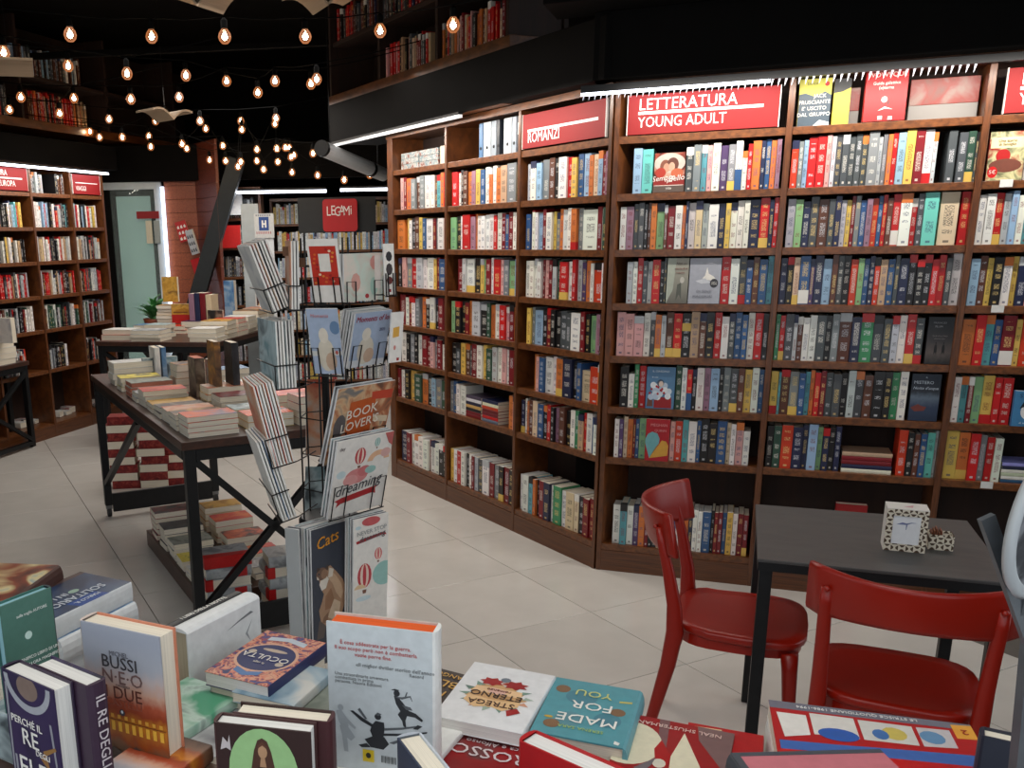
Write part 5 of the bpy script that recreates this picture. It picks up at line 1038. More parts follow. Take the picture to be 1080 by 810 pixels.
def cal(A, B_, TL, Y, hd, t, mat_, label, shapes=(), texts=(), n=1, gap=.004, spine=None, name='calendar', grp='calendars on the wire rack', cat='calendar', pocket=True, thick=.006):
    """calendar in a pocket: lower corners A and B, upper corner TL; it stands in the upright plane turned to hd, leaning outward"""
    a = aty(*A, Y); u = dirv(R(hd)); nrm = Vector((u.y, -u.x, 0))
    b_ = atp(*B_, a, nrm); w = (b_ - a).dot(u)
    tl = atp(*TL, a, u); up = tl - a; h = up.length; up.normalize(); nn = u.cross(up).normalized()
    out = []
    for q in range(n):
        o_ = a - nn * (q * (thick + gap))
        M = frame(o_ - nn * thick, u, up, nn)
        o = book(M, w, h, thick, mat_ if q == 0 else COVERS[('white', 'grey', 'teal')[q % 3]], label if q == 0 else 'copy behind, %s back, of the %s' % (ORD[q], label.split(' calendar')[0] + ' calendar'), cat, grp, spine=ink((206, 206, 206)), pages=PAGEW); o.name = name
        if q == 0:
            if shapes: artwork(o, w, h, thick, list(shapes))
            for s_, x, y, sz, rgb, *rest in texts: text(s_, o, Matrix.Translation((x * w, y * h, thick + .0016)) @ Matrix.Rotation(R(rest[0] if rest else 0), 4, 'Z'), sz * w, ink(rgb), shear=(rest[1] if len(rest) > 1 else 0), sx=(rest[2] if len(rest) > 2 else 1))
        out.append(o)
    if pocket:
        L_ = a - RC; e = u * w; f = nn * .006; bk = nn * -(n * (thick + gap) + .004); m = h * .42
        b = MB(); ln = [[L_ + u * (w * .04) + bk, L_ + u * (w * .04) + f - up * .004, L_ + u * (w * .04) + f + up * m, L_ + u * (w * .26) + f + up * m, L_ + u * (w * .26) + f], [L_ + u * (w * .96) + bk, L_ + u * (w * .96) + f - up * .004, L_ + u * (w * .96) + f + up * m, L_ + u * (w * .74) + f + up * m, L_ + u * (w * .74) + f]]
        for pl in ln: b.tube(pl, .002, WIREM, 5)
        for xx in (.04, .96): b.tube([L_ + u * (w * xx) + bk, Vector((0, 0, 0)) + UP * (L_ + bk).z + (L_ + u * (w * xx) + bk).normalized() * 0 + Vector(((L_ + u * (w * xx) + bk).x * .35, (L_ + u * (w * xx) + bk).y * .35, 0))], .0018, WIREM, 5)
        b.tube([L_ - up * .004 + f, L_ + e - up * .004 + f], .002, WIREM, 5); b.build('pocket_wire', rack)
    return out
CREAM = ink((228, 222, 214)); RB = (176, 50, 56)
def balloon(x, y, r, c1=(186, 60, 66), c2=(228, 206, 190), sq=1.): return [(ell(x, y, r, r * 1.15 * sq, 16), c1), (ell(x, y, r * .62, r * 1.12 * sq, 14), c2), (ell(x, y, r * .26, r * 1.1 * sq, 12), c1), ([(x - .3 * r, y - 1.3 * r * sq), (x + .3 * r, y - 1.3 * r * sq), (x + .22 * r, y - 1.65 * r * sq), (x - .22 * r, y - 1.65 * r * sq)], (120, 80, 60))]
dream = [(ell(.42, .5, .2, .1), (206, 130, 128)), (ell(.32, .46, .13, .07), (214, 150, 146)), (ell(.55, .55, .12, .07), (198, 110, 110)), (ell(.78, .66, .2, .13, 20, 0, 180) + ell(.78, .66, .1, .06, 14, 180, 0), (222, 176, 140)), (ell(.9, .74, .09, .06), (214, 168, 160)), (ell(.14, .56, .08, .05), (196, 212, 214)), (ell(.66, .55, .1, .05), (150, 190, 182))] + balloon(.44, .76, .095) + balloon(.72, .9, .05, (140, 176, 168), (200, 214, 206)) + [([(.84, 1), (1, 1), (1, .82), (.93, .86)], (186, 96, 92)), ([(.12, .13), (.2, .17), (.74, .22), (.82, .2), (.8, .28), (.86, .3), (.74, .3), (.2, .25), (.08, .22), (.14, .19)], (168, 34, 38))]
cal((345, 548), (403, 527), (356, 467), 2.40, 42, .006, CREAM, 'square cream calendar with a pink hot-air balloon lettered dreaming', dream, [('dreaming', .47, .37, .22, (70, 70, 74), 6, .3), ('day', .1, .9, .07, (120, 110, 110), 6)], 3, .006)
BOOKP = blotch('print_old_books', [(110, 74, 56), (178, 110, 74), (208, 170, 130), (120, 116, 112)], 18)
cal((341, 492), (400, 470), (357, 411), 2.44, 42, .006, BOOKP, "calendar with an orange book cover picture lettered BOOK LOVER'S", [([(.26, .16), (.7, .2), (.7, .84), (.26, .8)], (188, 84, 30)), ([(.6, .9), (.98, .9), (.98, .78), (.62, .8)], (190, 66, 40)), (ell(.14, .5, .1, .16, 14), (90, 84, 84)), ([(.74, .2), (.98, .2), (.98, .3), (.74, .32)], (196, 70, 66)), ([(.72, .5), (.98, .46), (.98, .54), (.72, .58)], (210, 190, 160))],
    [('BOOK', .48, .66, .19, (226, 216, 200), 8, .1), ("LOVER'S", .48, .5, .18, (226, 216, 200), 8, .1), ('cheerful reading', .48, .36, .06, (90, 60, 50), 8)], 2, .008)
LOVE = ink((158, 172, 194))
bear = lambda x, s: [(ell(x, .3, .2 * s, .26, 16), (206, 196, 178)), (ell(x - .03, .6, .11 * s, .12, 12), (214, 204, 188)), (ell(x + .1 * s, .2, .13 * s, .14, 12), (190, 160, 136))]
cal((366, 389), (404, 379), (375, 331), 2.46, 48, .005, LOVE, 'pale blue calendar with a white bear lettered Moments of love', [([(0, 0), (1, 0), (1, .1), (0, .14)], (206, 208, 210))] + bear(.42, 1.1), [('Moments of love', .55, .88, .15, (150, 30, 50), 0, .25), ('2023', .8, .66, .08, (80, 80, 110))], 5, .004)
cal((331, 394), (363, 388), (322, 326), 2.38, -14, .006, LOVE, 'slim wrapped pale blue calendar with a sleeping white cub', [([(0, 0), (1, 0), (1, .26), (0, .3)], (170, 182, 204)), ([(0, .28), (1, .3), (1, .36), (0, .36)], (216, 214, 208))] + bear(.5, 1.4) + [(ell(.86, .72, .16, .1), (96, 124, 156)), (ell(.84, .34, .05, .03), (190, 90, 80))], [('Moments', .42, .9, .15, (190, 120, 120))], 1)
cal((331, 319), (363, 316), (322, 253), 2.38, -14, .006, CREAM, 'slim white calendar with a red and gold patterned picture and blank label', [([(.08, .28), (.92, .28), (.92, .9), (.08, .9)], (186, 44, 26)), ([(.34, .5), (.7, .5), (.7, .78), (.34, .78)], (220, 214, 204))] + [(ell(.16 + .68 * ((k2 * 37) % 100) / 100, .32 + .54 * ((k2 * 61) % 100) / 100, .05, .02, 6, 0, 360), [(214, 130, 50), (226, 200, 170), (150, 24, 20), (206, 96, 40)][k2 % 4]) for k2 in range(26) if not (.3 < .16 + .68 * ((k2 * 37) % 100) / 100 < .74 and .46 < .32 + .54 * ((k2 * 61) % 100) / 100 < .82)], [], 1)
MAPP = blotch('print_pale_map', [(214, 186, 170), (206, 164, 150), (190, 200, 186), (216, 200, 186)], 9)
cal((363, 319), (404, 313), (362, 268), 2.46, 44, .006, MAPP, 'calendar with a pale pink world map cover', [(ell(.8, .8, .14, .16, 9), (204, 140, 130)), (ell(.3, .4, .12, .2, 9), (206, 150, 136)), (ell(.76, .3, .1, .2, 9), (160, 190, 176)), (ell(.58, .1, .05, .05), (160, 20, 24)), ([(.78, .25), (.94, .25), (.94, .96), (.78, .96)], (216, 206, 198))], [], 3, .005)
cal((406, 311), (417, 311), (404, 257), 2.52, 30, .006, CREAM, 'narrow white calendar with black figures beside the map', [(ell(.5, .75, .3, .1, 8), (40, 38, 40)), (ell(.5, .5, .32, .12, 8), (60, 50, 50)), (ell(.5, .28, .3, .08, 8), (110, 50, 46)), ([(.36, .05), (.6, .05), (.6, .11), (.36, .11)], (150, 20, 24))], [], 1)
cal((410, 383), (423, 381), (413, 330), 2.52, 40, .006, CREAM, 'narrow cream calendar with a yellow square beside the bear', [([(.2, .5), (.7, .52), (.7, .72), (.2, .7)], (214, 160, 60)), (ell(.4, .3, .1, .05, 8), (206, 130, 120)), ([(.6, .03), (.8, .03), (.8, .09), (.6, .09)], (160, 24, 30))], [], 1, pocket=False)
# bottom tier: slim calendars standing upright
NV = lambda sh: [([(x, .40 + .60 * y) for x, y in p], c) for p, c in sh]
never = NV(balloon(.33, .34, .2, sq=.62) + balloon(.72, .56, .11, (206, 100, 100), sq=.55) + [(ell(.9, .32, .34, .14), (150, 190, 182)), (ell(.5, .95, .26, .05), (196, 90, 92)), ([(.1, .72), (.3, .73), (.82, .77), (.95, .76), (.9, .8), (.3, .77), (.08, .75)], (168, 34, 38)), (ell(.2, .2, .16, .05, 14, 0, 180), (220, 190, 150)), (ell(.14, .9, .08, .02), (190, 210, 214)), (ell(.3, .08, .22, .03), (200, 214, 216))])
cal((371.5, 700), (407, 690), (372.6, 549), 2.44, 35, .006, CREAM, 'slim white calendar with a red striped balloon lettered never stop dreaming', never, [('NEVER STOP', .52, .905, .15, (150, 150, 150), 4), ('dreaming', .52, .865, .2, (90, 90, 94), 6, .3)], 4, .006, pocket=False)
cats = [([(.1, .20), (.18, .33), (.3, .36), (.36, .28), (.3, .2)], (96, 84, 78)), ([(.51, .715), (.69, .65), (.86, .58), (.95, .5), (.93, .42), (.82, .34), (.64, .29), (.40, .27), (.22, .33), (.18, .41), (.27, .47), (.32, .52), (.24, .57), (.2, .63), (.34, .7)], (168, 132, 104)),
        ([(.5, .68), (.66, .63), (.8, .56), (.86, .49), (.8, .44), (.66, .5), (.56, .58), (.46, .62)], (196, 164, 134)), ([(.6, .46), (.78, .42), (.74, .34), (.56, .31), (.42, .34), (.5, .4)], (206, 180, 152)), ([(.36, .5), (.52, .55), (.6, .46), (.5, .4), (.34, .4)], (148, 108, 80)), ([(.3, .35), (.44, .38), (.4, .30), (.26, .31)], (132, 98, 76)),
        ([(.2, .60), (.26, .55), (.38, .56), (.46, .62), (.38, .66), (.26, .64)], (216, 206, 192)), ([(.48, .70), (.60, .68), (.56, .63), (.44, .63)], (214, 202, 186)), (ell(.27, .672, .15, .046, 16), (112, 84, 68)), (ell(.34, .665, .09, .035, 14), (146, 112, 88)), ([(.14, .69), (.15, .728), (.24, .708)], (70, 54, 46)), ([(.36, .708), (.46, .725), (.44, .68)], (78, 60, 50)), ([(.13, .665), (.18, .65), (.2, .632), (.14, .64)], (206, 190, 172)), (ell(.19, .676, .02, .007, 8), (40, 50, 60))]
cal((331, 705), (368, 690), (327.5, 560), 2.40, 43, .006, ink((58, 62, 72)), 'slim dark calendar with a long-haired cat lettered Cats', cats, [('Cats', .42, .9, .34, (224, 150, 40), 12, .3)], 6, .007, pocket=False)
PLAST = pm('clear_plastic_wrap', (200, 204, 206), .15, .05, 8, alpha=.45)
cal((308, 715), (322, 722), (300, 557), 2.42, -25, .006, PLAST, 'slim calendar in clear wrapping at the rack corner', [], [], 2, .01, pocket=False)
# stacks seen edge-on at the far side of the rack
def edge_stack(P0, P1, Y, n, pitch, w, hd, label, mats=None):
    a = aty(*P0, Y); u = dirv(R(hd)); tl = atp(*P1, a, u); up = (tl - a); h = up.length; up.normalize(); nn = u.cross(up).normalized()     # nn: away from the pole
    if nn.x > 0: nn = -nn
    for q in range(n):
        o_ = a + nn * (q * pitch); th = .0055
        M = frame(o_ + u * w, u * -1, up, nn) if (u * -1).cross(up).dot(nn) > 0 else frame(o_, u, up, nn)
        o = book(M, w, h, th, COVERS[(mats or ('white', 'coral', 'grey'))[q % len(mats or 'abc')]], label % ORD[q], 'calendar', 'calendars seen edge-on in the rack', spine=ink((222, 220, 216)), pages=PAGEW); o.name = 'calendar'
    L_ = a - RC; b = MB(); f = nn * (n * pitch + .004)
    for m_ in (.35, .0): b.tube([L_ + up * (h * m_) - nn * .004 - u * .003, L_ + up * (h * m_) + f - u * .003, L_ + up * (h * m_) + f + u * (w + .003)], .002, WIREM, 5)
    b.tube([L_ + f - u * .003, L_ + f - u * .003 + up * (h * .35)], .002, WIREM, 5)
    e_ = L_ - nn * .004 - u * .003; b.tube([e_, Vector((e_.x * .4, e_.y * .4, e_.z))], .0018, WIREM, 5); b.build('pocket_wire', rack)
edge_stack((311, 487), (288, 402), 2.42, 7, .0085, .19, 106, 'red-backed calendar %s from the pole in the third pocket of the edge-on side', ('coral', 'white', 'red'))
edge_stack((313, 545), (285, 462), 2.42, 5, .0085, .19, 106, 'white calendar %s from the pole in the lowest pocket of the edge-on side', ('white', 'white', 'blue'))
edge_stack((313, 409), (309, 338), 2.46, 6, .009, .17, 112, 'pale calendar %s from the pole in the second pocket of the edge-on side', ('white', 'grey', 'teal'))
edge_stack((308, 322), (281, 252), 2.50, 6, .009, .17, 108, 'striped-edge calendar %s from the pole in the top pocket of the edge-on side', ('manga', 'white', 'black', 'coral'))
edge_stack((316, 327), (315, 254), 2.44, 3, .008, .15, 100, 'grey upright calendar %s from the pole beside the red patterned one', ('grey', 'white', 'coral'))
cal((322, 480), (352, 478), (323, 400), 2.74, -8, .006, COVERS['coral'], 'pink-backed calendar seen from behind through the wires', [], [], 1, pocket=False)
cal((320, 560), (352, 557), (322, 492), 2.76, -8, .006, COVERS['teal'], 'pale calendar back seen low through the wires', [], [], 1, pocket=False)
for x, y in ((303, 259), (317, 271)):
    p = aty(x, y + 6, 2.5); b = MB(); b.box((-.012, -.002, -.012), (.012, .002, .012), TAGW); q = b.build('pocket_label', rack, M=Matrix.Translation(p - RC))

# ------------------------------------------------------------------ the table of books at the shop window
FZ = .80; fu = dirv(R(-21.5)); fv = Vector((-fu.y, fu.x, 0)); FO = Vector((.15, 1.585, 0))
root = empty('window_table', FO - fv * .5, 0, 'dark display table at the shop window covered with lying and standing books', 'table'); T = Matrix.Translation(-root.location) @ frame(FO, fu, fv, UP)
b = MB(); b.box((-1.15, -.86, FZ - .04), (1.25, 0, FZ), DARKTOP); b.build('table_top', root, M=T, bevel=.003)
for x in (-1.1, 1.15):
    for y in (-.50 if x > 0 else -.80, -.08): b = MB(); b.box((x, y, 0), (x + .05, y + .05, FZ - .04), BLACKM); b.build('leg', root, M=T)
gf = 'books on the window table'
def under_book(A, u, v, w, h, z, col, label, zb=None):
    """a lying book that carries another: from the table top up to z"""
    zb = FZ + .0005 if zb is None else zb
    if z - zb > .008: book(frame(A + UP * (zb - A.z), u, v, UP), w, h, z - zb - .0008, col, label, 'book', gf)
def upright(TL, TR, w, h, t, front, label, spine=None, pages=None, side='l', hard=True, back=None, sup=None, suplab=None, ext=1.0):
    """standing book with its face to the window: upper corners of that face; side: where the spine is"""
    d1, d2 = ray(*TL), ray(*TR); k1, k2 = d1 / d1.z, d2 / d2.z; z = EYE - w / ((k2 - k1).xy.length) ; A = atz(*TL, z); B_ = atz(*TR, z)
    u = (B_ - A).normalized(); n = u.cross(UP); w2 = w * ext
    if side == 'l': M = frame(A - UP * h - n * t, u, UP, n)
    else: M = frame(B_ - UP * h, u * -1, UP, n * -1)      # back cover to the window: front cover faces away
    o = book(M, w2, h, t, front, label, 'book', gf, spine=spine, pages=pages, hard=hard, back=back)
    zb = z - h
    if sup is not None: under_book(A - n * (t + .05), u, n, w * 1.02, max(t + .09, .11), zb, sup, suplab)
    return o, A, B_, u, n, z
def lying(FL, FR, depth, z, t, front, label, spine=None, pages=None, flip=True, hard=False, sup=None, suplab=None, w=None):
    """lying book given by its far edge; flip: its head points to the window"""
    A, B_ = atz(*FL, z), atz(*FR, z); u = (B_ - A).normalized(); v = Vector((-u.y, u.x, 0)); w = w or (B_ - A).length
    M = frame(B_ - UP * t, u * -1, v * -1, UP) if flip else frame(A - v * depth - UP * t, u, v, UP)
    o = book(M, w, depth, t, front, label, 'book', gf, spine=spine, pages=pages, hard=hard)
    if sup is not None: under_book(A - v * depth * .96, u, v, w * .96, depth * .93, z - t, sup, suplab)
    return o, w
WH = ink((226, 226, 222)); SILV = ink((176, 180, 184))
# standing: castle novel
CAST = gradient_mat('castle_print', [(0, (70, 44, 30)), (.14, (120, 84, 60)), (.2, (150, 70, 24)), (.33, (196, 120, 30)), (.40, (150, 60, 30)), (.48, (176, 84, 56)), (.56, (206, 160, 136)), (.66, (196, 180, 176)), (.75, (172, 174, 182)), (1, (160, 164, 176))])
o, A, B_, u, n, z = upright((83.2, 654.4), (167.6, 672.3), .165, .25, .042, CAST, 'standing novel with a sunset castle cover lettered BUSSI, cream fore-edge', spine=ink((206, 190, 180)), pages=PAGE, back=ink((206, 130, 100)), sup=COVERS['orange'], suplab='orange-covered book lying beneath the standing castle novel')
sh = []
for k2 in range(11): sh += [([(.04 + .088 * k2, .27), (.085 + .088 * k2, .27), (.085 + .088 * k2, .345), (.04 + .088 * k2, .345)], (236, 180, 60)), ([(.04 + .088 * k2, .37), (.08 + .088 * k2, .37), (.08 + .088 * k2, .40), (.04 + .088 * k2, .40)], (220, 160, 60))]
sh += [([(0, .355), (1, .355), (1, .362), (0, .362)], (120, 60, 20)), ([(.1, 0), (.3, .14), (.45, .1), (.6, .18), (.9, .05), (1, .0)], (84, 70, 64)), ([(.0, .66), (.1, .675), (.2, .65), (.1, .66)], (170, 90, 80)), ([(.02, .6), (.14, .62), (.22, .59), (.1, .6)], (170, 90, 80)), (ell(.46, .425, .035, .025), (60, 60, 70)), (ell(.46, .43, .015, .012), (220, 220, 220))]
artwork(o, .165, .235, .042, sh)
cover_text(o, .165, .235, .042, [('MICHEL', .48, .87, .07, (110, 110, 118)), ('BUSSI', .48, .80, .19, (60, 56, 60)), ('N·E·O', .5, .69, .2, (120, 90, 86)), ('romanzo', .5, .635, .05, (130, 110, 106)), ('I DUE', .5, .57, .19, (100, 50, 40)), ('CASTELLI', .5, .495, .11, (150, 80, 60))])
# standing: back of the sword-fighter novel
o, A, B_, u, n, z = upright((344, 655), (458, 668), .172, .25, .04, ink((200, 190, 180)), 'standing white hardback shown from behind with orange page edges and ink swordsmen', spine=WH, pages=PAGEO, side='r', back=ink((196, 202, 204)), sup=COVERS['white'], suplab='white book lying beneath the standing swordsmen hardback')
w, h = .172, .25
bk = frame(Vector((w, 0, -.0002)), Vector((-1, 0, 0)), UP.cross(Vector((1, 0, 0))), Vector((0, 0, -1)))
def back_art(o, w, h, shapes, texts_):
    g_ = MB()
    for k2, (pts, rgb) in enumerate(shapes): g_.poly([((1 - x) * w, y * h, -.0002 - k2 * .00004) for x, y in pts], ink(rgb))
    g_.build('cover_artwork', o)
    for s_, x, y, sz, rgb, *al in texts_: text(s_, o, frame(Vector(((1 - x) * w, y * h, -.0017)), Vector((-1, 0, 0)), Vector((0, 1, 0)), Vector((0, 0, -1))), sz * w, ink(rgb), al[0] if al else 'CENTER')
INK1, INK2, INK3 = (44, 46, 50), (90, 94, 98), (160, 166, 170)
sw = [(ell(.653, .572, .03, .022, 12), INK1), ([(.60, .592), (.635, .602), (.68, .596), (.655, .585)], INK1), ([(.625, .555), (.665, .55), (.71, .515), (.765, .465), (.735, .435), (.685, .455), (.645, .5)], INK1), ([(.63, .548), (.70, .535), (.775, .557), (.795, .53), (.80, .53), (.782, .568), (.70, .552)], INK2), ([(.72, .545), (.745, .59), (.755, .588), (.735, .545)], INK2),
      ([(.755, .468), (.83, .452), (.895, .415), (.885, .4), (.82, .425), (.735, .428)], INK1), ([(.685, .455), (.66, .43), (.70, .39), (.712, .352), (.738, .348), (.732, .395), (.755, .44)], INK1), ([(.70, .50), (.78, .49), (.80, .47), (.74, .47)], INK2),
      (ell(.472, .395, .032, .022, 12), INK1), ([(.445, .405), (.47, .425), (.51, .415), (.48, .402)], INK2), ([(.41, .33), (.45, .365), (.53, .36), (.535, .315), (.52, .25), (.42, .245), (.395, .29)], INK1), ([(.42, .255), (.53, .26), (.575, .215), (.52, .17), (.40, .175), (.34, .225)], INK1), ([(.205, .41), (.235, .415), (.33, .372), (.43, .335), (.42, .315), (.31, .35)], INK1), ([(.28, .425), (.30, .44), (.37, .37), (.35, .365)], INK2),
      ([(.53, .322), (.70, .345), (.86, .375), (.87, .366), (.70, .33), (.53, .305)], INK2), ([(.8, .345), (.845, .378), (.89, .372), (.845, .345)], INK1), ([(.52, .285), (.72, .305), (.935, .34), (.93, .328), (.72, .288), (.52, .268)], INK1), ([(.575, .225), (.7, .27), (.76, .275), (.62, .22)], INK2), ([(.36, .2), (.28, .18), (.31, .165), (.4, .175)], INK1),
      (ell(.115, .425, .028, .022, 10), INK3), ([(.07, .40), (.12, .41), (.17, .36), (.19, .30), (.13, .28), (.09, .33)], INK3), ([(.10, .30), (.18, .30), (.25, .23), (.21, .2), (.12, .24)], INK3), ([(.12, .24), (.17, .22), (.18, .12), (.14, .12)], INK3), ([(.17, .36), (.26, .30), (.25, .285), (.16, .33)], INK3),
      ([(.32, .07), (.43, .07), (.43, .155), (.32, .155)], (214, 186, 40)), ([(.335, .08), (.415, .08), (.415, .15), (.335, .15)], (206, 176, 30)), (ell(.375, .115, .025, .02, 12), (40, 40, 30))] + [([(.5 + .011 * k2, .08), (.5 + .011 * k2 + (.004 if k2 % 3 else .007), .08), (.5 + .011 * k2 + (.004 if k2 % 3 else .007), .13), (.5 + .011 * k2, .13)], (30, 30, 32)) for k2 in range(13)]
back_art(o, w, h, sw, [('È cosa addestrata per la guerra.', .46, .875, .052, (186, 84, 84)), ('Il suo scopo però non è combatterla', .46, .838, .052, (186, 84, 84)), ('vuole porre fine.', .44, .80, .052, (186, 84, 84)), ('«Il miglior thriller storico dell\'anno»', .64, .735, .05, (120, 124, 126)), ('Record', .84, .705, .045, (120, 124, 126)), ('Una straordinaria avventura', .07, .66, .045, (130, 134, 136), 'LEFT'), ('combattuta in prima', .07, .635, .045, (130, 134, 136), 'LEFT'), ('persona. Nuove Edizioni', .07, .61, .045, (130, 134, 136), 'LEFT')])
# standing: elf king and its twin behind
ELF = blotch('elf_print', [(30, 24, 48), (52, 40, 78), (60, 44, 84)], 7); o, A, B_, u, n, z = upright((0, 704), (55.5, 728.5), .135, .205, .035, ELF, 'standing purple fantasy book with a silver frame lettered ELFI, white fore-edge', spine=ink((50, 36, 60)), pages=PAGEW, sup=COVERS['black'], suplab='black book lying beneath the purple fantasy book')
sh = [(ell(.5, .98, .44, .26, 20, 180, 360) + ell(.5, .98, .36, .2, 20, 360, 180), (168, 170, 176)), (ell(.5, .92, .2, .1), (130, 110, 100)), ([(.04, .1), (.07, .1), (.1, .9), (.06, .9)], (150, 150, 158)), ([(.94, .02), (.97, .02), (.9, .7), (.86, .7)], (150, 150, 158)), ([(.7, .4), (.95, .5), (.92, .52), (.68, .44)], (150, 110, 60)), ([(.62, .36), (.8, .28), (.72, .44)], (150, 106, 60)), ([(.1, .02), (.14, .02), (.14, .3), (.1, .3)], (150, 150, 158))]
artwork(o, .135, .205, .035, sh); cover_text(o, .135, .205, .035, [('PERCHÉ IL', .42, .62, .13, WHT), ('RE', .46, .49, .3, WHT), ('DEGLI', .68, .40, .1, WHT), ('ELFI', .5, .22, .38, WHT)])
Mt = frame(A + u * .166 - n * .0365 - UP * (.205), u * -1, UP, n * -1)
q = book(Mt @ Matrix.Translation((0, 0, 0)), .135, .205, .036, ELF, 'second copy of the purple fantasy book, dark spine outward, standing behind the first', 'book', gf, spine=ink((56, 36, 56)), pages=PAGEW, hard=True)
text('IL RE DEGLI ELFI', q, frame(Vector((-.0052, .1, .018)), Vector((0, -1, 0)), Vector((0, 0, 1)), Vector((-1, 0, 0))), .024, ink((206, 196, 200)))
under_book(A - n * .075 + u * .03, u, n, .135, .036, z - .205, COVERS['grey'], 'grey book lying beneath the second purple fantasy book')
# standing: goddess cover and its twin
MOON = ink((48, 26, 24)); o, A, B_, u, n, z = upright((225, 761.7), (327.5, 773), .142, .205, .03, MOON, 'standing dark red book with a pale green moon and a long-haired figure', spine=ink((64, 30, 30)), pages=PAGEW, sup=COVERS['night'], suplab='dark photographic book lying beneath the green moon book')
sh = [(ell(.5, .66, .36, .33, 28), (150, 190, 130)), ([(.26, .36), (.30, .50), (.36, .62), (.385, .72), (.41, .82), (.45, .90), (.50, .92), (.55, .90), (.59, .82), (.615, .72), (.64, .62), (.70, .50), (.74, .36)], (74, 44, 32)), ([(.36, .36), (.40, .52), (.39, .64), (.45, .70), (.55, .70), (.61, .64), (.60, .52), (.64, .36)], (50, 28, 24)), ([(.22, .36), (.30, .54), (.39, .66), (.41, .62), (.34, .5), (.30, .36)], (58, 32, 26)), ([(.78, .36), (.70, .54), (.61, .66), (.59, .62), (.66, .5), (.70, .36)], (58, 32, 26)), (ell(.5, .815, .048, .05, 14), (178, 138, 104)), ([(.45, .86), (.5, .895), (.55, .86), (.545, .84), (.5, .865), (.455, .84)], (92, 54, 38)), ([(.465, .70), (.535, .70), (.52, .775), (.48, .775)], (170, 130, 98)), ([(.39, .3), (.43, .44), (.46, .36)], (200, 180, 130)), ([(.55, .36), (.6, .46), (.63, .3)], (200, 180, 130)), (ell(.72, .42, .16, .07, 14), (34, 26, 24)), ([(.06, .8), (.09, .9), (.14, .86), (.16, .92), (.17, .8), (.12, .82)], (190, 180, 180))]
artwork(o, .142, .205, .03, sh)
q = book(frame(A + u * .158 - n * .0315 - UP * .205, u * -1, UP, n * -1), .142, .205, .034, MOON, 'second copy of the green moon book standing behind with its wine-red spine out', 'book', gf, spine=ink((66, 28, 32)), pages=PAGE, hard=True)
under_book(A - n * .072 + u * .015, u, n, .142, .04, z - .205, COVERS['grey'], 'grey book lying beneath the second green moon book')
# standing: green back cover
o, A, B_, u, n, z = upright((0, 640.4), (54.8, 619), .105, .20, .022, ink((58, 104, 96)), 'standing green book shown from behind with white blurb lines and a pale dot', spine=ink((40, 60, 66)), pages=page_material('pale_blue_edges', (150, 196, 206)), side='r', back=ink((72, 112, 100)), sup=COVERS['teal'], suplab='teal book lying beneath the standing green book')
back_art(o, .105, .2, [(ell(.45, .66, .07, .036, 18), (190, 214, 206))], [('sulla soglia AUTORE', .55, .86, .07, (210, 216, 212)), ('UN MAGNIFICO LIBRO DI UN', .5, .46, .075, (232, 236, 232)), ('TAL VOCE, ALLORA MAGNIFICO', .5, .40, .075, (232, 236, 232)), ('SCONTO E CASA NOSTRA', .48, .34, .075, (232, 236, 232)), ('UNO STUPENDO IN PIÙ', .5, .28, .075, (232, 236, 232))])
# lying at the far left: pile with the deep blue cover, the brown jacket
o, w = lying((84.5, 603), (138.6, 613.7), .215, 1.0, .042, blotch('night_blue_print', [(30, 44, 70), (44, 64, 96), (60, 84, 110)], 9), 'lying dark blue hardback with hand-lettered white title on a white pile', spine=ink((214, 216, 216)), flip=True)
A_, B2 = atz(84.5, 603, 1.0), atz(138.6, 613.7, 1.0)
zz = FZ + .0005
u_ = (B2 - A_).normalized(); v_ = Vector((-u_.y, u_.x, 0))
for q in range(3):
    tq = (1.0 - .042 - zz) / (3 - q) - .0006; book(frame(B2 + UP * (zz - B2.z) + u_ * .006 * (-1) ** q, u_ * -1, v_ * -1, UP), w, .21, tq, COVERS['blue'], 'white-spined hardback, %s from the table in the pile under the blue cover' % ORD[q], 'book', gf, spine=ink((214, 216, 216)), hard=True); zz += tq + .0006
cover_text(o, w, .215, .042, [('FALL', .72, .82, .2, (200, 206, 214), 90), ('IN LUST', .5, .7, .16, (200, 206, 214), 90), ('SOLITARIO', .3, .5, .2, (200, 206, 214), 90), ('MARCO R.', .12, .5, .1, (200, 206, 214), 90)])
artwork(o, w, .215, .042, [([(.0, .3), (.24, .34), (.22, .7), (0, .66)], (30, 70, 140)), (ell(.5, .42, .06, .06, 10), (150, 180, 160)), ([(.9, 0), (1, 0), (1, 1), (.9, 1)], (80, 60, 56))])
for q, (FL, FR, dp, z_, t_, cv, lb) in enumerate((((-40, 592), (63, 596), .2, 1.03, .05, blotch('desert_print', [(70, 40, 34), (130, 60, 36), (206, 190, 140), (110, 150, 170)], 8), 'lying thick book with a rust and brown landscape jacket at the table corner'),
    ((-40, 606), (40, 616), .12, 1.015, .035, blotch('sea_print', [(150, 190, 200), (110, 160, 180), (190, 210, 212)], 10), 'lying pale blue book in front of the rust landscape jacket'))):
    lying(FL, FR, dp, z_, t_, cv, lb, spine=ink((70, 44, 38)) if q == 0 else None, hard=True, sup=COVERS[('night', 'grey')[q]], suplab='thick book lying beneath the %s' % ('rust landscape jacket', 'pale blue book')[q])
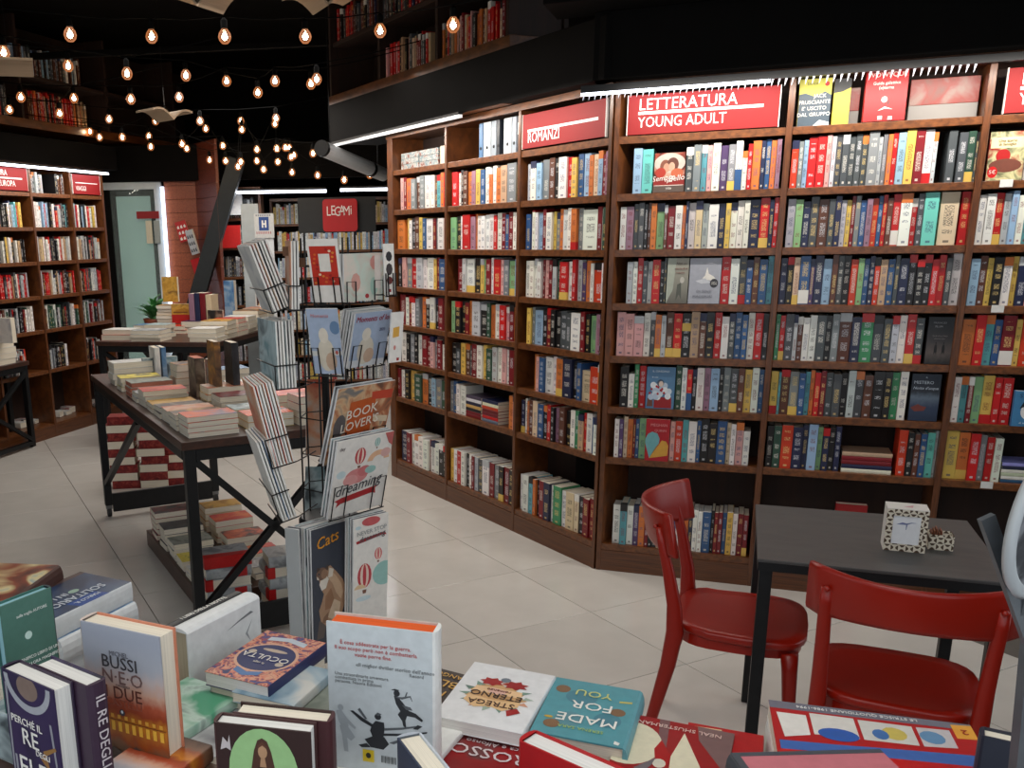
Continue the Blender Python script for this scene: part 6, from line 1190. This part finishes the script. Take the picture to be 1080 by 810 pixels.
# white book on its long edge and the black one behind it
A_ = atz(197, 668, .955); B2 = atz(270, 631, .955); u_ = (B2 - A_).normalized(); n_ = u_.cross(UP)
L_ = .215
o = book(frame(A_ - UP * .13 + u_ * L_ - n_ * .044, UP * -1, u_ * -1, n_) @ Matrix.Translation((-.13, 0, 0)), .13, L_, .044, ink((220, 222, 222)), 'white hardback propped on its long edge, rounded spine upward', 'book', gf, spine=ink((224, 226, 226)), pages=page_material('tan_edges', (190, 176, 150)), hard=True)
artwork(o, .13, L_, .044, [([(.2, .1), (.24, .3), (.3, .5), (.22, .32), (.16, .14)], (110, 114, 118)), ([(.3, .12), (.5, .2), (.66, .16), (.5, .23)], (150, 154, 158))])
o = book(frame(A_ - UP * .128 + u_ * L_ - n_ * .066, UP * -1, u_ * -1, n_) @ Matrix.Translation((-.128, 0, 0)), .128, L_, .02, ink((34, 36, 40)), 'slim black book on its long edge behind the white rounded hardback', 'book', gf)
text('I LIBRI DELLA NOTTE', o, frame(Vector((-.002, L_ * .5, .01)), Vector((0, -1, 0)), Vector((0, 0, -1)), Vector((-1, 0, 0))), .014, ink(WHT))
under_book(A_ - n_ * .07, u_, n_, L_, .072, .955 - .13, COVERS['grey'], 'grey book lying beneath the propped white hardback')
# lying covers, titles toward the shop
OC = blotch('ornament_print', [(30, 40, 96), (206, 110, 86), (214, 160, 130), (150, 50, 60), (40, 56, 120)], 55, detail=5)
o, w = lying((283.7, 665), (344.6, 678), .205, .905, .028, OC, 'lying ornate blue and coral book with a round medallion lettered OCULTA', spine=ink((30, 36, 84)), pages=PAGEW, sup=COVERS['white'], suplab='book lying beneath the ornate medallion cover', w=.142)
h = .205; artwork(o, w, h, .028, [(ell(.5, .52, .44, .3, 32), (216, 168, 140)), (ell(.5, .52, .4, .27, 32), (30, 40, 92)), (ell(.5, .37, .2, .03, 12), (190, 170, 150)), (ell(.22, .6, .06, .04, 12), (190, 176, 160)), (ell(.78, .46, .06, .04, 12), (190, 176, 160)), ([(.3, .78), (.5, .84), (.7, .78), (.7, .86), (.5, .92), (.3, .86)], (80, 120, 170)), ([(.2, .12), (.5, .07), (.8, .12), (.8, .2), (.5, .15), (.2, .2)], (190, 200, 210))])
cover_text(o, w, h, .028, [('OCULTA', .5, .53, .185, (226, 220, 214)), ('la saga', .5, .65, .07, (200, 190, 180))])
o, w = lying((318, 700), (352, 707), .15, .885, .02, blotch('cloud_print', [(110, 140, 160), (160, 180, 190), (206, 206, 200)], 9), 'lying book with a misty pale blue sky cover beside the medallion', sup=COVERS['greenp'], suplab='grey-green book lying beneath the misty sky cover', w=.13)
o, w = lying((232, 724), (257, 732), .2, .86, .02, blotch('mint_print', [(84, 160, 124), (190, 214, 200), (60, 84, 74)], 12), 'lying mint green and white book half hidden by the green moon book', sup=COVERS['grey'], suplab='grey book lying beneath the mint green one', w=.14)
cover_text(o, w, .2, .02, [('CARO', .6, .82, .2, WHT)])
o, A, B_, u, n, z = upright((178, 736), (214, 727), .09, .16, .03, ink((150, 154, 160)), 'standing grey book between the castle novel and the mint cover', spine=ink((120, 90, 70)), pages=PAGEW, sup=COVERS['brown'], suplab='brown picture book lying beneath the standing grey one')
o, w = lying((197, 778), (224, 786), .16, .865, .03, CAST, 'lying copy of the sunset castle novel behind the standing one', sup=COVERS['night'], suplab='dark book lying beneath the spare castle novel', w=.12)
o, w = lying((44, 668), (92, 662), .24, .86, .03, blotch('white_ink_print', [(222, 222, 216), (226, 226, 222), (226, 226, 222), (130, 134, 130)], 14), 'lying white book with black brush marks behind the purple fantasy books', sup=COVERS['white'], suplab='white book lying beneath the brush-marked cover', w=.15)
cover_text(o, w, .24, .03, [('INFINITO', .2, .25, .16, (40, 44, 54), 90)])
o, w = lying((62, 790), (100, 784), .12, .85, .02, WH, 'lying white book at the near table edge before the castle novel', sup=COVERS['white'], suplab='white book lying lowest at the near table edge', w=.12)
cover_text(o, w, .12, .02, [('RESTA', .5, .85, .2, (40, 44, 54))])
# centre
o, w = lying((461, 704), (500, 714), .2, .862, .025, ink((66, 56, 52)), 'lying dark brown book with gold capitals under the white eternal cover', sup=COVERS['black'], suplab='black book lying beneath the gold-lettered brown one', w=.14)
cover_text(o, w, .2, .025, [('LANGUE', .30, .10, .14, (214, 166, 86)), ('BLUE', .34, .26, .26, (214, 166, 86)), ('NERO', .42, .46, .24, (214, 166, 86))])
o, w = lying((500.7, 697.8), (586, 713), .222, .892, .024, ink((226, 226, 226)), 'lying white book with a red and gold tattoo emblem lettered STREGA ETERNO', pages=PAGEW)
h = .222; random.seed(5); sh = [(star(.5, .52, .36, .28, 11, .62), (206, 160, 110))]
for k2 in range(14): a = k2 / 14 * 6.283; sh.append(([(.5 + .3 * math.cos(a) , .52 + .19 * math.sin(a)), (.5 + .43 * math.cos(a + .12), .52 + .27 * math.sin(a + .12)), (.5 + .34 * math.cos(a + .3), .52 + .2 * math.sin(a + .3))], [(120, 150, 136), (96, 124, 112), (206, 150, 120), (160, 176, 160)][k2 % 4]))
sh += [([(.2, .64), (.34, .74), (.5, .7), (.66, .75), (.82, .66), (.8, .56), (.5, .6), (.2, .56)], (226, 186, 136)), (star(.36, .30, .1, .16, 7, .5), (150, 20, 22)), (star(.64, .30, .1, .15, 7, .5), (160, 24, 24)), ([(.14, .72), (.26, .8), (.3, .72), (.2, .66)], (160, 20, 20)), ([(.22, .5), (.8, .5), (.78, .4), (.24, .4)], (232, 192, 146)), (ell(.5, .24, .06, .04, 10), (110, 120, 130)), ([(.4, .42), (.6, .4), (.62, .48), (.42, .5)], (222, 176, 160))]
artwork(o, w, h, .024, sh); cover_text(o, w, h, .024, [('STREGA', .5, .655, .15, (60, 30, 26), 2), ('ETERNO', .5, .52, .16, (50, 34, 30), 0), ('romanzo', .5, .44, .08, (120, 70, 50))])
A_, B2 = atz(500.7, 697.8, .892), atz(586, 713, .892); u_ = (B2 - A_).normalized(); v_ = Vector((-u_.y, u_.x, 0))
zz = FZ + .0005; tt = (.892 - .024 - zz)
book(frame(B2 - u_ * .004 + v_ * -.0 + UP * (zz - B2.z), u_ * -1, v_ * -1, UP), w * .97, .2, tt - .001, COVERS['white'], 'thick white-edged book lying beneath the white tattoo emblem cover', 'book', gf, pages=PAGEW)
TEAL = ink((84, 150, 160)); o, w = lying((587, 714), (677, 729), .205, .885, .05, TEAL, 'lying teal hardback with walnut pictures lettered MADE FOR YOU', spine=ink((96, 158, 168)), hard=True, sup=COVERS['brown'], suplab='brown and white patterned book wrapped in film beneath the teal hardback')
h = .205; sh = [(ell(.26, .62, .15, .12, 16), (72, 128, 142)), (ell(.62, .3, .18, .13, 16), (74, 130, 144)), (ell(.66, .7, .16, .12, 16), (90, 140, 150)), (ell(.86, .2, .085, .07, 14), (126, 96, 70)), (ell(.18, .46, .085, .065, 14), (126, 96, 70)), (ell(.82, .82, .09, .07, 14), (130, 98, 70)), (ell(.88, .72, .05, .02, 10), (196, 160, 60)), ([(.06, .24), (.2, .26), (.2, .29), (.06, .27)], (196, 186, 100)), ([(.06, .94), (.12, .92), (.12, .97), (.07, .98)], (226, 226, 220))]
artwork(o, w, h, .05, sh); cover_text(o, w, h, .05, [('MADE', .47, .68, .25, WHT), ('FOR', .47, .44, .25, WHT), ('YOU', .5, .22, .2, (206, 206, 130)), ('SERENA SARA', .5, .84, .08, (160, 190, 120))])
A_, B2 = atz(589, 707, .876), atz(677, 724, .876); u_ = (B2 - A_).normalized(); v_ = Vector((-u_.y, u_.x, 0))
NE = ink((150, 20, 22)); o, w = lying((664, 752), (775, 774), .23, .865, .04, NE, 'lying red book with cream disc and triangle lettered NEAL SHUSTERMAN', spine=ink((110, 70, 70)), hard=False, sup=COVERS['red'], suplab='red book lying beneath the disc and triangle cover')
h = .23; artwork(o, w, h, .04, [([(0, 0), (.34, 0), (.3, .2), (.0, .6)], (120, 92, 90)), ([(.6, 0), (.7, .0), (.62, .5), (.55, .5)], (120, 84, 84)), (ell(.9, .42, .3, .3, 26), (220, 212, 184)), ([(.44, .14), (.2, .62), (.02, .96), (.46, .9), (.5, .5)], (222, 214, 186)), ([(.62, .3), (.5, .5), (.52, .8), (.62, .6), (.66, .44)], (168, 20, 20)), (ell(.58, .62, .06, .06, 12), (214, 208, 190)), ([(.62, .56), (.78, .74), (.7, .8), (.64, .66)], (110, 104, 108))])
cover_text(o, w, h, .04, [('NEAL SHUSTERMAN', .5, .10, .088, (220, 190, 180))])
RSS = blotch('red_smoke_print', [(140, 10, 14), (150, 16, 20), (110, 60, 60)], 8); o, w = lying((485, 764), (575, 783), .2, .86, .03, RSS, 'lying dark red book with grey smoke lettered ROSSO under the emblem cover', sup=COVERS['darkred'], suplab='dark red book lying lowest in the middle of the table')
cover_text(o, w, .2, .03, [('ROSSO', .5, .36, .28, (220, 206, 206)), ('Luca e Alfonso', .46, .22, .12, (206, 190, 190))])
o, w = lying((466, 757), (494, 764), .12, .873, .012, WH, 'small white paperback with a rounded corner beside the red smoke cover', w=.075)
o, A, B_, u, n, z = upright((418, 779), (446, 812), .09, .16, .03, ink((56, 64, 84)), 'standing navy book seen from above with cream page tops', spine=ink((170, 176, 184)), pages=PAGE, sup=COVERS['black'], suplab='black book lying beneath the standing navy one') if False else (None,) * 6
A_ = atz(418, 777, 1.0); B2 = atz(443, 810, 1.0); C_ = atz(442, 770, 1.0); u_ = (B2 - A_).normalized(); n_ = u_.cross(UP); t_ = abs((C_ - A_).dot(n_))
o = book(frame(A_ - UP * .19 - n_ * t_, u_, UP, n_), .13, .19, t_, ink((56, 64, 84)), 'standing navy book seen from above with broad cream page tops', 'book', gf, spine=ink((170, 176, 184)), pages=PAGE, hard=True, back=ink((190, 196, 204)))
under_book(A_ - n_ * t_, u_, n_, .13, t_, .81, COVERS['grey'], 'grey book lying beneath the standing navy one')
A_ = atz(547, 781, .99); B2 = atz(655, 829, .99); C_ = atz(566, 770, .99); u_ = (B2 - A_).normalized(); n_ = u_.cross(UP); t_ = abs((C_ - A_).dot(n_))
o = book(frame(A_ - UP * .185 - n_ * t_, u_, UP, n_), .15, .185, max(t_, .035), ink((170, 14, 20)), 'standing bright red hardback seen from above with white page tops', 'book', gf, spine=ink((176, 16, 22)), pages=PAGEW, hard=True)
# right hand group
o, w = lying((810.5, 738), (1023, 764.7), .2, .905, .03, ink((176, 22, 26)), 'wide lying red comic album with grey title strip and coloured panels', spine=ink((210, 206, 200)), sup=COVERS['white'], suplab='wide white album lying beneath the red comic album')
h = .2; sh = [([(0, 0), (1, 0), (1, .13), (0, .1)], (110, 110, 122)), ([(0, .02), (.1, .04), (.1, .26), (0, .24)], (226, 160, 60)), ([(.12, .14), (.28, .16), (.28, .46), (.12, .42)], (196, 190, 190)), ([(.3, .16), (.56, .16), (.56, .48), (.3, .46)], (206, 204, 196)), ([(.58, .15), (.80, .15), (.80, .5), (.58, .48)], (216, 212, 204)), ([(.82, .2), (.97, .2), (.95, .6), (.82, .52)], (226, 222, 214)), (ell(.22, .3, .06, .1, 12), (96, 140, 176)), (ell(.4, .32, .06, .1, 12), (200, 180, 90)), (ell(.47, .36, .04, .08, 12), (60, 110, 170)), (ell(.68, .46, .1, .1, 16), (40, 90, 170)), ([(.05, .5), (.4, .56), (.7, .62), (.98, .66), (.98, .8), (.5, .74), (.05, .68)], (60, 100, 170)), ([(.0, .66), (.5, .72), (1, .8), (1, .9), (.5, .9), (0, .84)], (190, 24, 26)), ([(.05, .78), (.2, .82), (.16, .92), (.04, .9)], (216, 206, 196)), ([(.55, .84), (.8, .88), (.78, .96), (.56, .94)], (60, 100, 170))]
artwork(o, w, h, .03, sh); cover_text(o, w, h, .03, [('LE STRISCE QUOTIDIANE 1986-1994', .56, .065, .038, (226, 224, 220), 1), ('2', .05, .15, .07, (160, 40, 30))])
o, w = lying((781, 771.5), (806, 776), .16, .86, .03, ink((176, 20, 24)), 'lying red book with cream patterned strip peeping out beside the comic album', sup=COVERS['red'], suplab='red book lying beneath the patterned-strip book', w=.12)
artwork(o, w, .16, .03, [([(.55, .04), (.92, .06), (.92, .9), (.55, .86)], (214, 190, 150)), ([(.6, .14), (.88, .16), (.88, .2), (.6, .18)], (176, 20, 24)), ([(.6, .3), (.88, .32), (.88, .36), (.6, .34)], (176, 20, 24))])
o, w = lying((770, 794), (928, 790), .16, 1.0, .04, ink((190, 110, 118)), 'lying dusty pink book with dark grey binding at the near table edge', spine=ink((60, 62, 68)), hard=True, flip=False)
artwork(o, w, .16, .04, [([(0, .94), (1, .94), (1, 1), (0, 1)], (70, 74, 80)), ([(.0, 0), (.05, 0), (.05, 1), (0, 1)], (70, 74, 80))])
A_, B2 = atz(770, 794, 1.0), atz(928, 790, 1.0); u_ = (B2 - A_).normalized(); v_ = Vector((-u_.y, u_.x, 0)); zz = FZ + .0005
for q in range(3): tq = (1.0 - .04 - zz) / (3 - q) - .0006; book(frame(A_ - v_ * .155 + UP * (zz - A_.z) + u_ * .004, u_, v_, UP), w * .97, .15, tq, COVERS[('grey', 'white', 'black')[q]], 'grey hardback, %s from the table in the pile under the dusty pink book' % ORD[q], 'book', gf, hard=True); zz += tq + .0006
A_ = atz(1036, 776, 1.0); B2 = atz(1100, 790, 1.0); u_ = (B2 - A_).normalized(); n_ = u_.cross(UP)
o = book(frame(A_ - UP * .19 - n_ * .03, u_, UP, n_), .13, .19, .03, ink((34, 38, 52)), 'standing dark navy hardback with cream page tops at the table end', 'book', gf, pages=PAGE, hard=True)
# round display sign on a grey bar
SILM = pm('brushed_grey_metal', (96, 100, 104), .4, .1, 30, 0, .5); root = empty('round_display_sign', Vector((.86, 1.0, FZ)), 0, 'dark round sign with a glossy white rim held by a slanting grey bar', 'sign')
ce = aty(1103, 548, .95); P = ce - root.location
M = Matrix.Translation(P) @ Matrix.Rotation(R(20), 4, 'Z') @ Matrix.Rotation(R(90), 4, 'X') @ Matrix.Rotation(R(-12), 4, 'Z')
b = MB(); b.lathe([(0, -.006), (.047, -.006), (.05, 0), (.047, .003), (0, .003)], blotch('dark_disc_print', [(26, 27, 30), (50, 52, 56), (110, 112, 116)], 40), 40); b.build('disc', root, M=M @ Matrix.Diagonal((1, 1.75, 1, 1)))
b = MB(); b.lathe([(.043, .004), (.049, .006), (.052, .0), (.049, -.007), (.043, -.004)], pm('white_glossy_rim', (166, 170, 172), .25, .03), 40, caps=False); b.build('rim', root, smooth=True, M=M @ Matrix.Diagonal((1, 1.75, 1, 1)))
a_ = aty(1040, 545, .97) - root.location; e_ = aty(1092, 690, .97) - root.location
b = MB(); b.bar(a_, e_, .016, .008, SILM, up=(0, 1, 0)); b.build('slanting_bar', root)
b = MB(); b.bar(e_ - (e_ - a_) * .1, Vector((e_.x + .02, e_.y, 0)), .014, .014, SILM); b.build('support_post', root); b = MB(); b.lathe([(0, 0), (.05, 0), (.05, .008), (0, .01)], SILM, 20, (e_.x + .02, e_.y, 0)); b.build('foot', root)
b = MB(); b.bar(P, e_ - (e_ - a_) * .3, .008, .006, SILM); b.build('support_arm', root)

# ------------------------------------------------------------------ shelf books; the 300 books that show largest stay things, the rest become one mass
for c in CAND:
    T = frame(on(c['O'], c['D'], c['N'], c['s'], -c['back'], c['z'] + .0005), c['D'], UP, c['N'])
    b = MB(); spine_book(b, Matrix.Identity(4), c['t'], c['h'], c['d'], c['ch'], c['fl']); o = b.build('book'); o.matrix_world = T
    thick = 'thick ' if c['t'] > .034 else 'slim ' if c['t'] < .019 else ''
    st = ' with yellow sticker' if 'Y' in c['fl'] or 'H' in c['fl'] else ' with red foot' if 'R' in c['fl'] else ''
    tag(o, '%s%s book%s, %s from left%s' % (thick, CNAME[c['ch']], st, ORD[c['i'] - 1], c['where']), 'book', 'books' + c['where'].replace(',', ' in the', 1))
bake_texts()
def top(o):
    while o.parent: o = o.parent
    return o
def largest_in_view(cat, keep, step=3):
    """counts how much of every such thing can be seen from where the photograph was taken"""
    bpy.context.view_layer.update(); hits = {}; V, F, own = [], [], []
    for o in COL.objects:
        if o.type != 'MESH' or o.name.startswith(('globe', 'pane')): continue
        M = o.matrix_world; base = len(V); nm = top(o).name; V += [M @ v.co for v in o.data.vertices]
        for p in o.data.polygons: F.append([base + q for q in p.vertices]); own.append(nm)
    tree = BVHTree.FromPolygons(V, F)
    for py in range(1, 810, step):
        for px in range(1, 1080, step):
            k_ = tree.ray_cast(EYEP, ray(px, py))[2]
            if k_ is not None: hits[own[k_]] = hits.get(own[k_], 0) + 1
    all_ = [o for o in COL.objects if o.get('category') == cat]; all_.sort(key=lambda o: -hits.get(o.name, 0))
    return all_[:keep], all_[keep:]
def merge(name, roots):
    V, F, MI, mats, cov, ttl, uv = [], [], [], [], [], [], []
    for r_ in roots:
        stack = [r_]
        while stack:
            o = stack.pop(); stack += list(o.children)
            if o.type != 'MESH': continue
            me = o.data; M = o.matrix_world; base = len(V); V += [M @ v.co for v in me.vertices]
            mi = []
            for m in me.materials:
                if m not in mats: mats.append(m)
                mi.append(mats.index(m))
            for p in me.polygons: F.append([base + q for q in p.vertices]); MI.append(mi[p.material_index] if mi else 0)
            n = len(me.loops); a = me.attributes.get('cov')
            if a:
                buf = [0.] * (n * 4); a.data.foreach_get('color', buf); cov += buf
                buf = [0.] * (n * 4); me.attributes['ttl'].data.foreach_get('color', buf); ttl += buf
                buf = [0.] * (n * 2); me.uv_layers['spine'].data.foreach_get('uv', buf); uv += buf
            else: cov += [.5] * (n * 4); ttl += [.5] * (n * 4); uv += [-1.] * (n * 2)
    me = bpy.data.meshes.new(name); me.from_pydata(V, [], F)
    for m in mats: me.materials.append(m)
    me.polygons.foreach_set('material_index', MI)
    for nm, d in (('cov', cov), ('ttl', ttl)): at = me.attributes.new(nm, 'FLOAT_COLOR', 'CORNER'); at.data.foreach_set('color', d)
    me.uv_layers.new(name='spine').data.foreach_set('uv', uv); me.update()
    for r_ in roots:
        for o in list(r_.children_recursive) + [r_]: bpy.data.objects.remove(o)
    return obj(name, me)
keep, rest = largest_in_view('book', 300)
tag(merge('book_mass', rest), 'remaining smaller books on the far shelves, upper gallery and inside the piles', kind='stuff')
for o in COL.objects:                                                     # labels no longer than sixteen words
    l = o.get('label')
    if not l: continue
    for a, b in ((' from the bottom', ' from bottom'), (' in the pile ', ', pile '), (' on the long table', ''), (' at the far end of the long table', ' at the far table end'), (' on the narrow table at the picture edge', ' on the narrow edge table'), (', pile of four', ', four'), (' the ', ' ')):
        if len(l.split()) > 16: l = l.replace(a, b)
    o['label'] = l
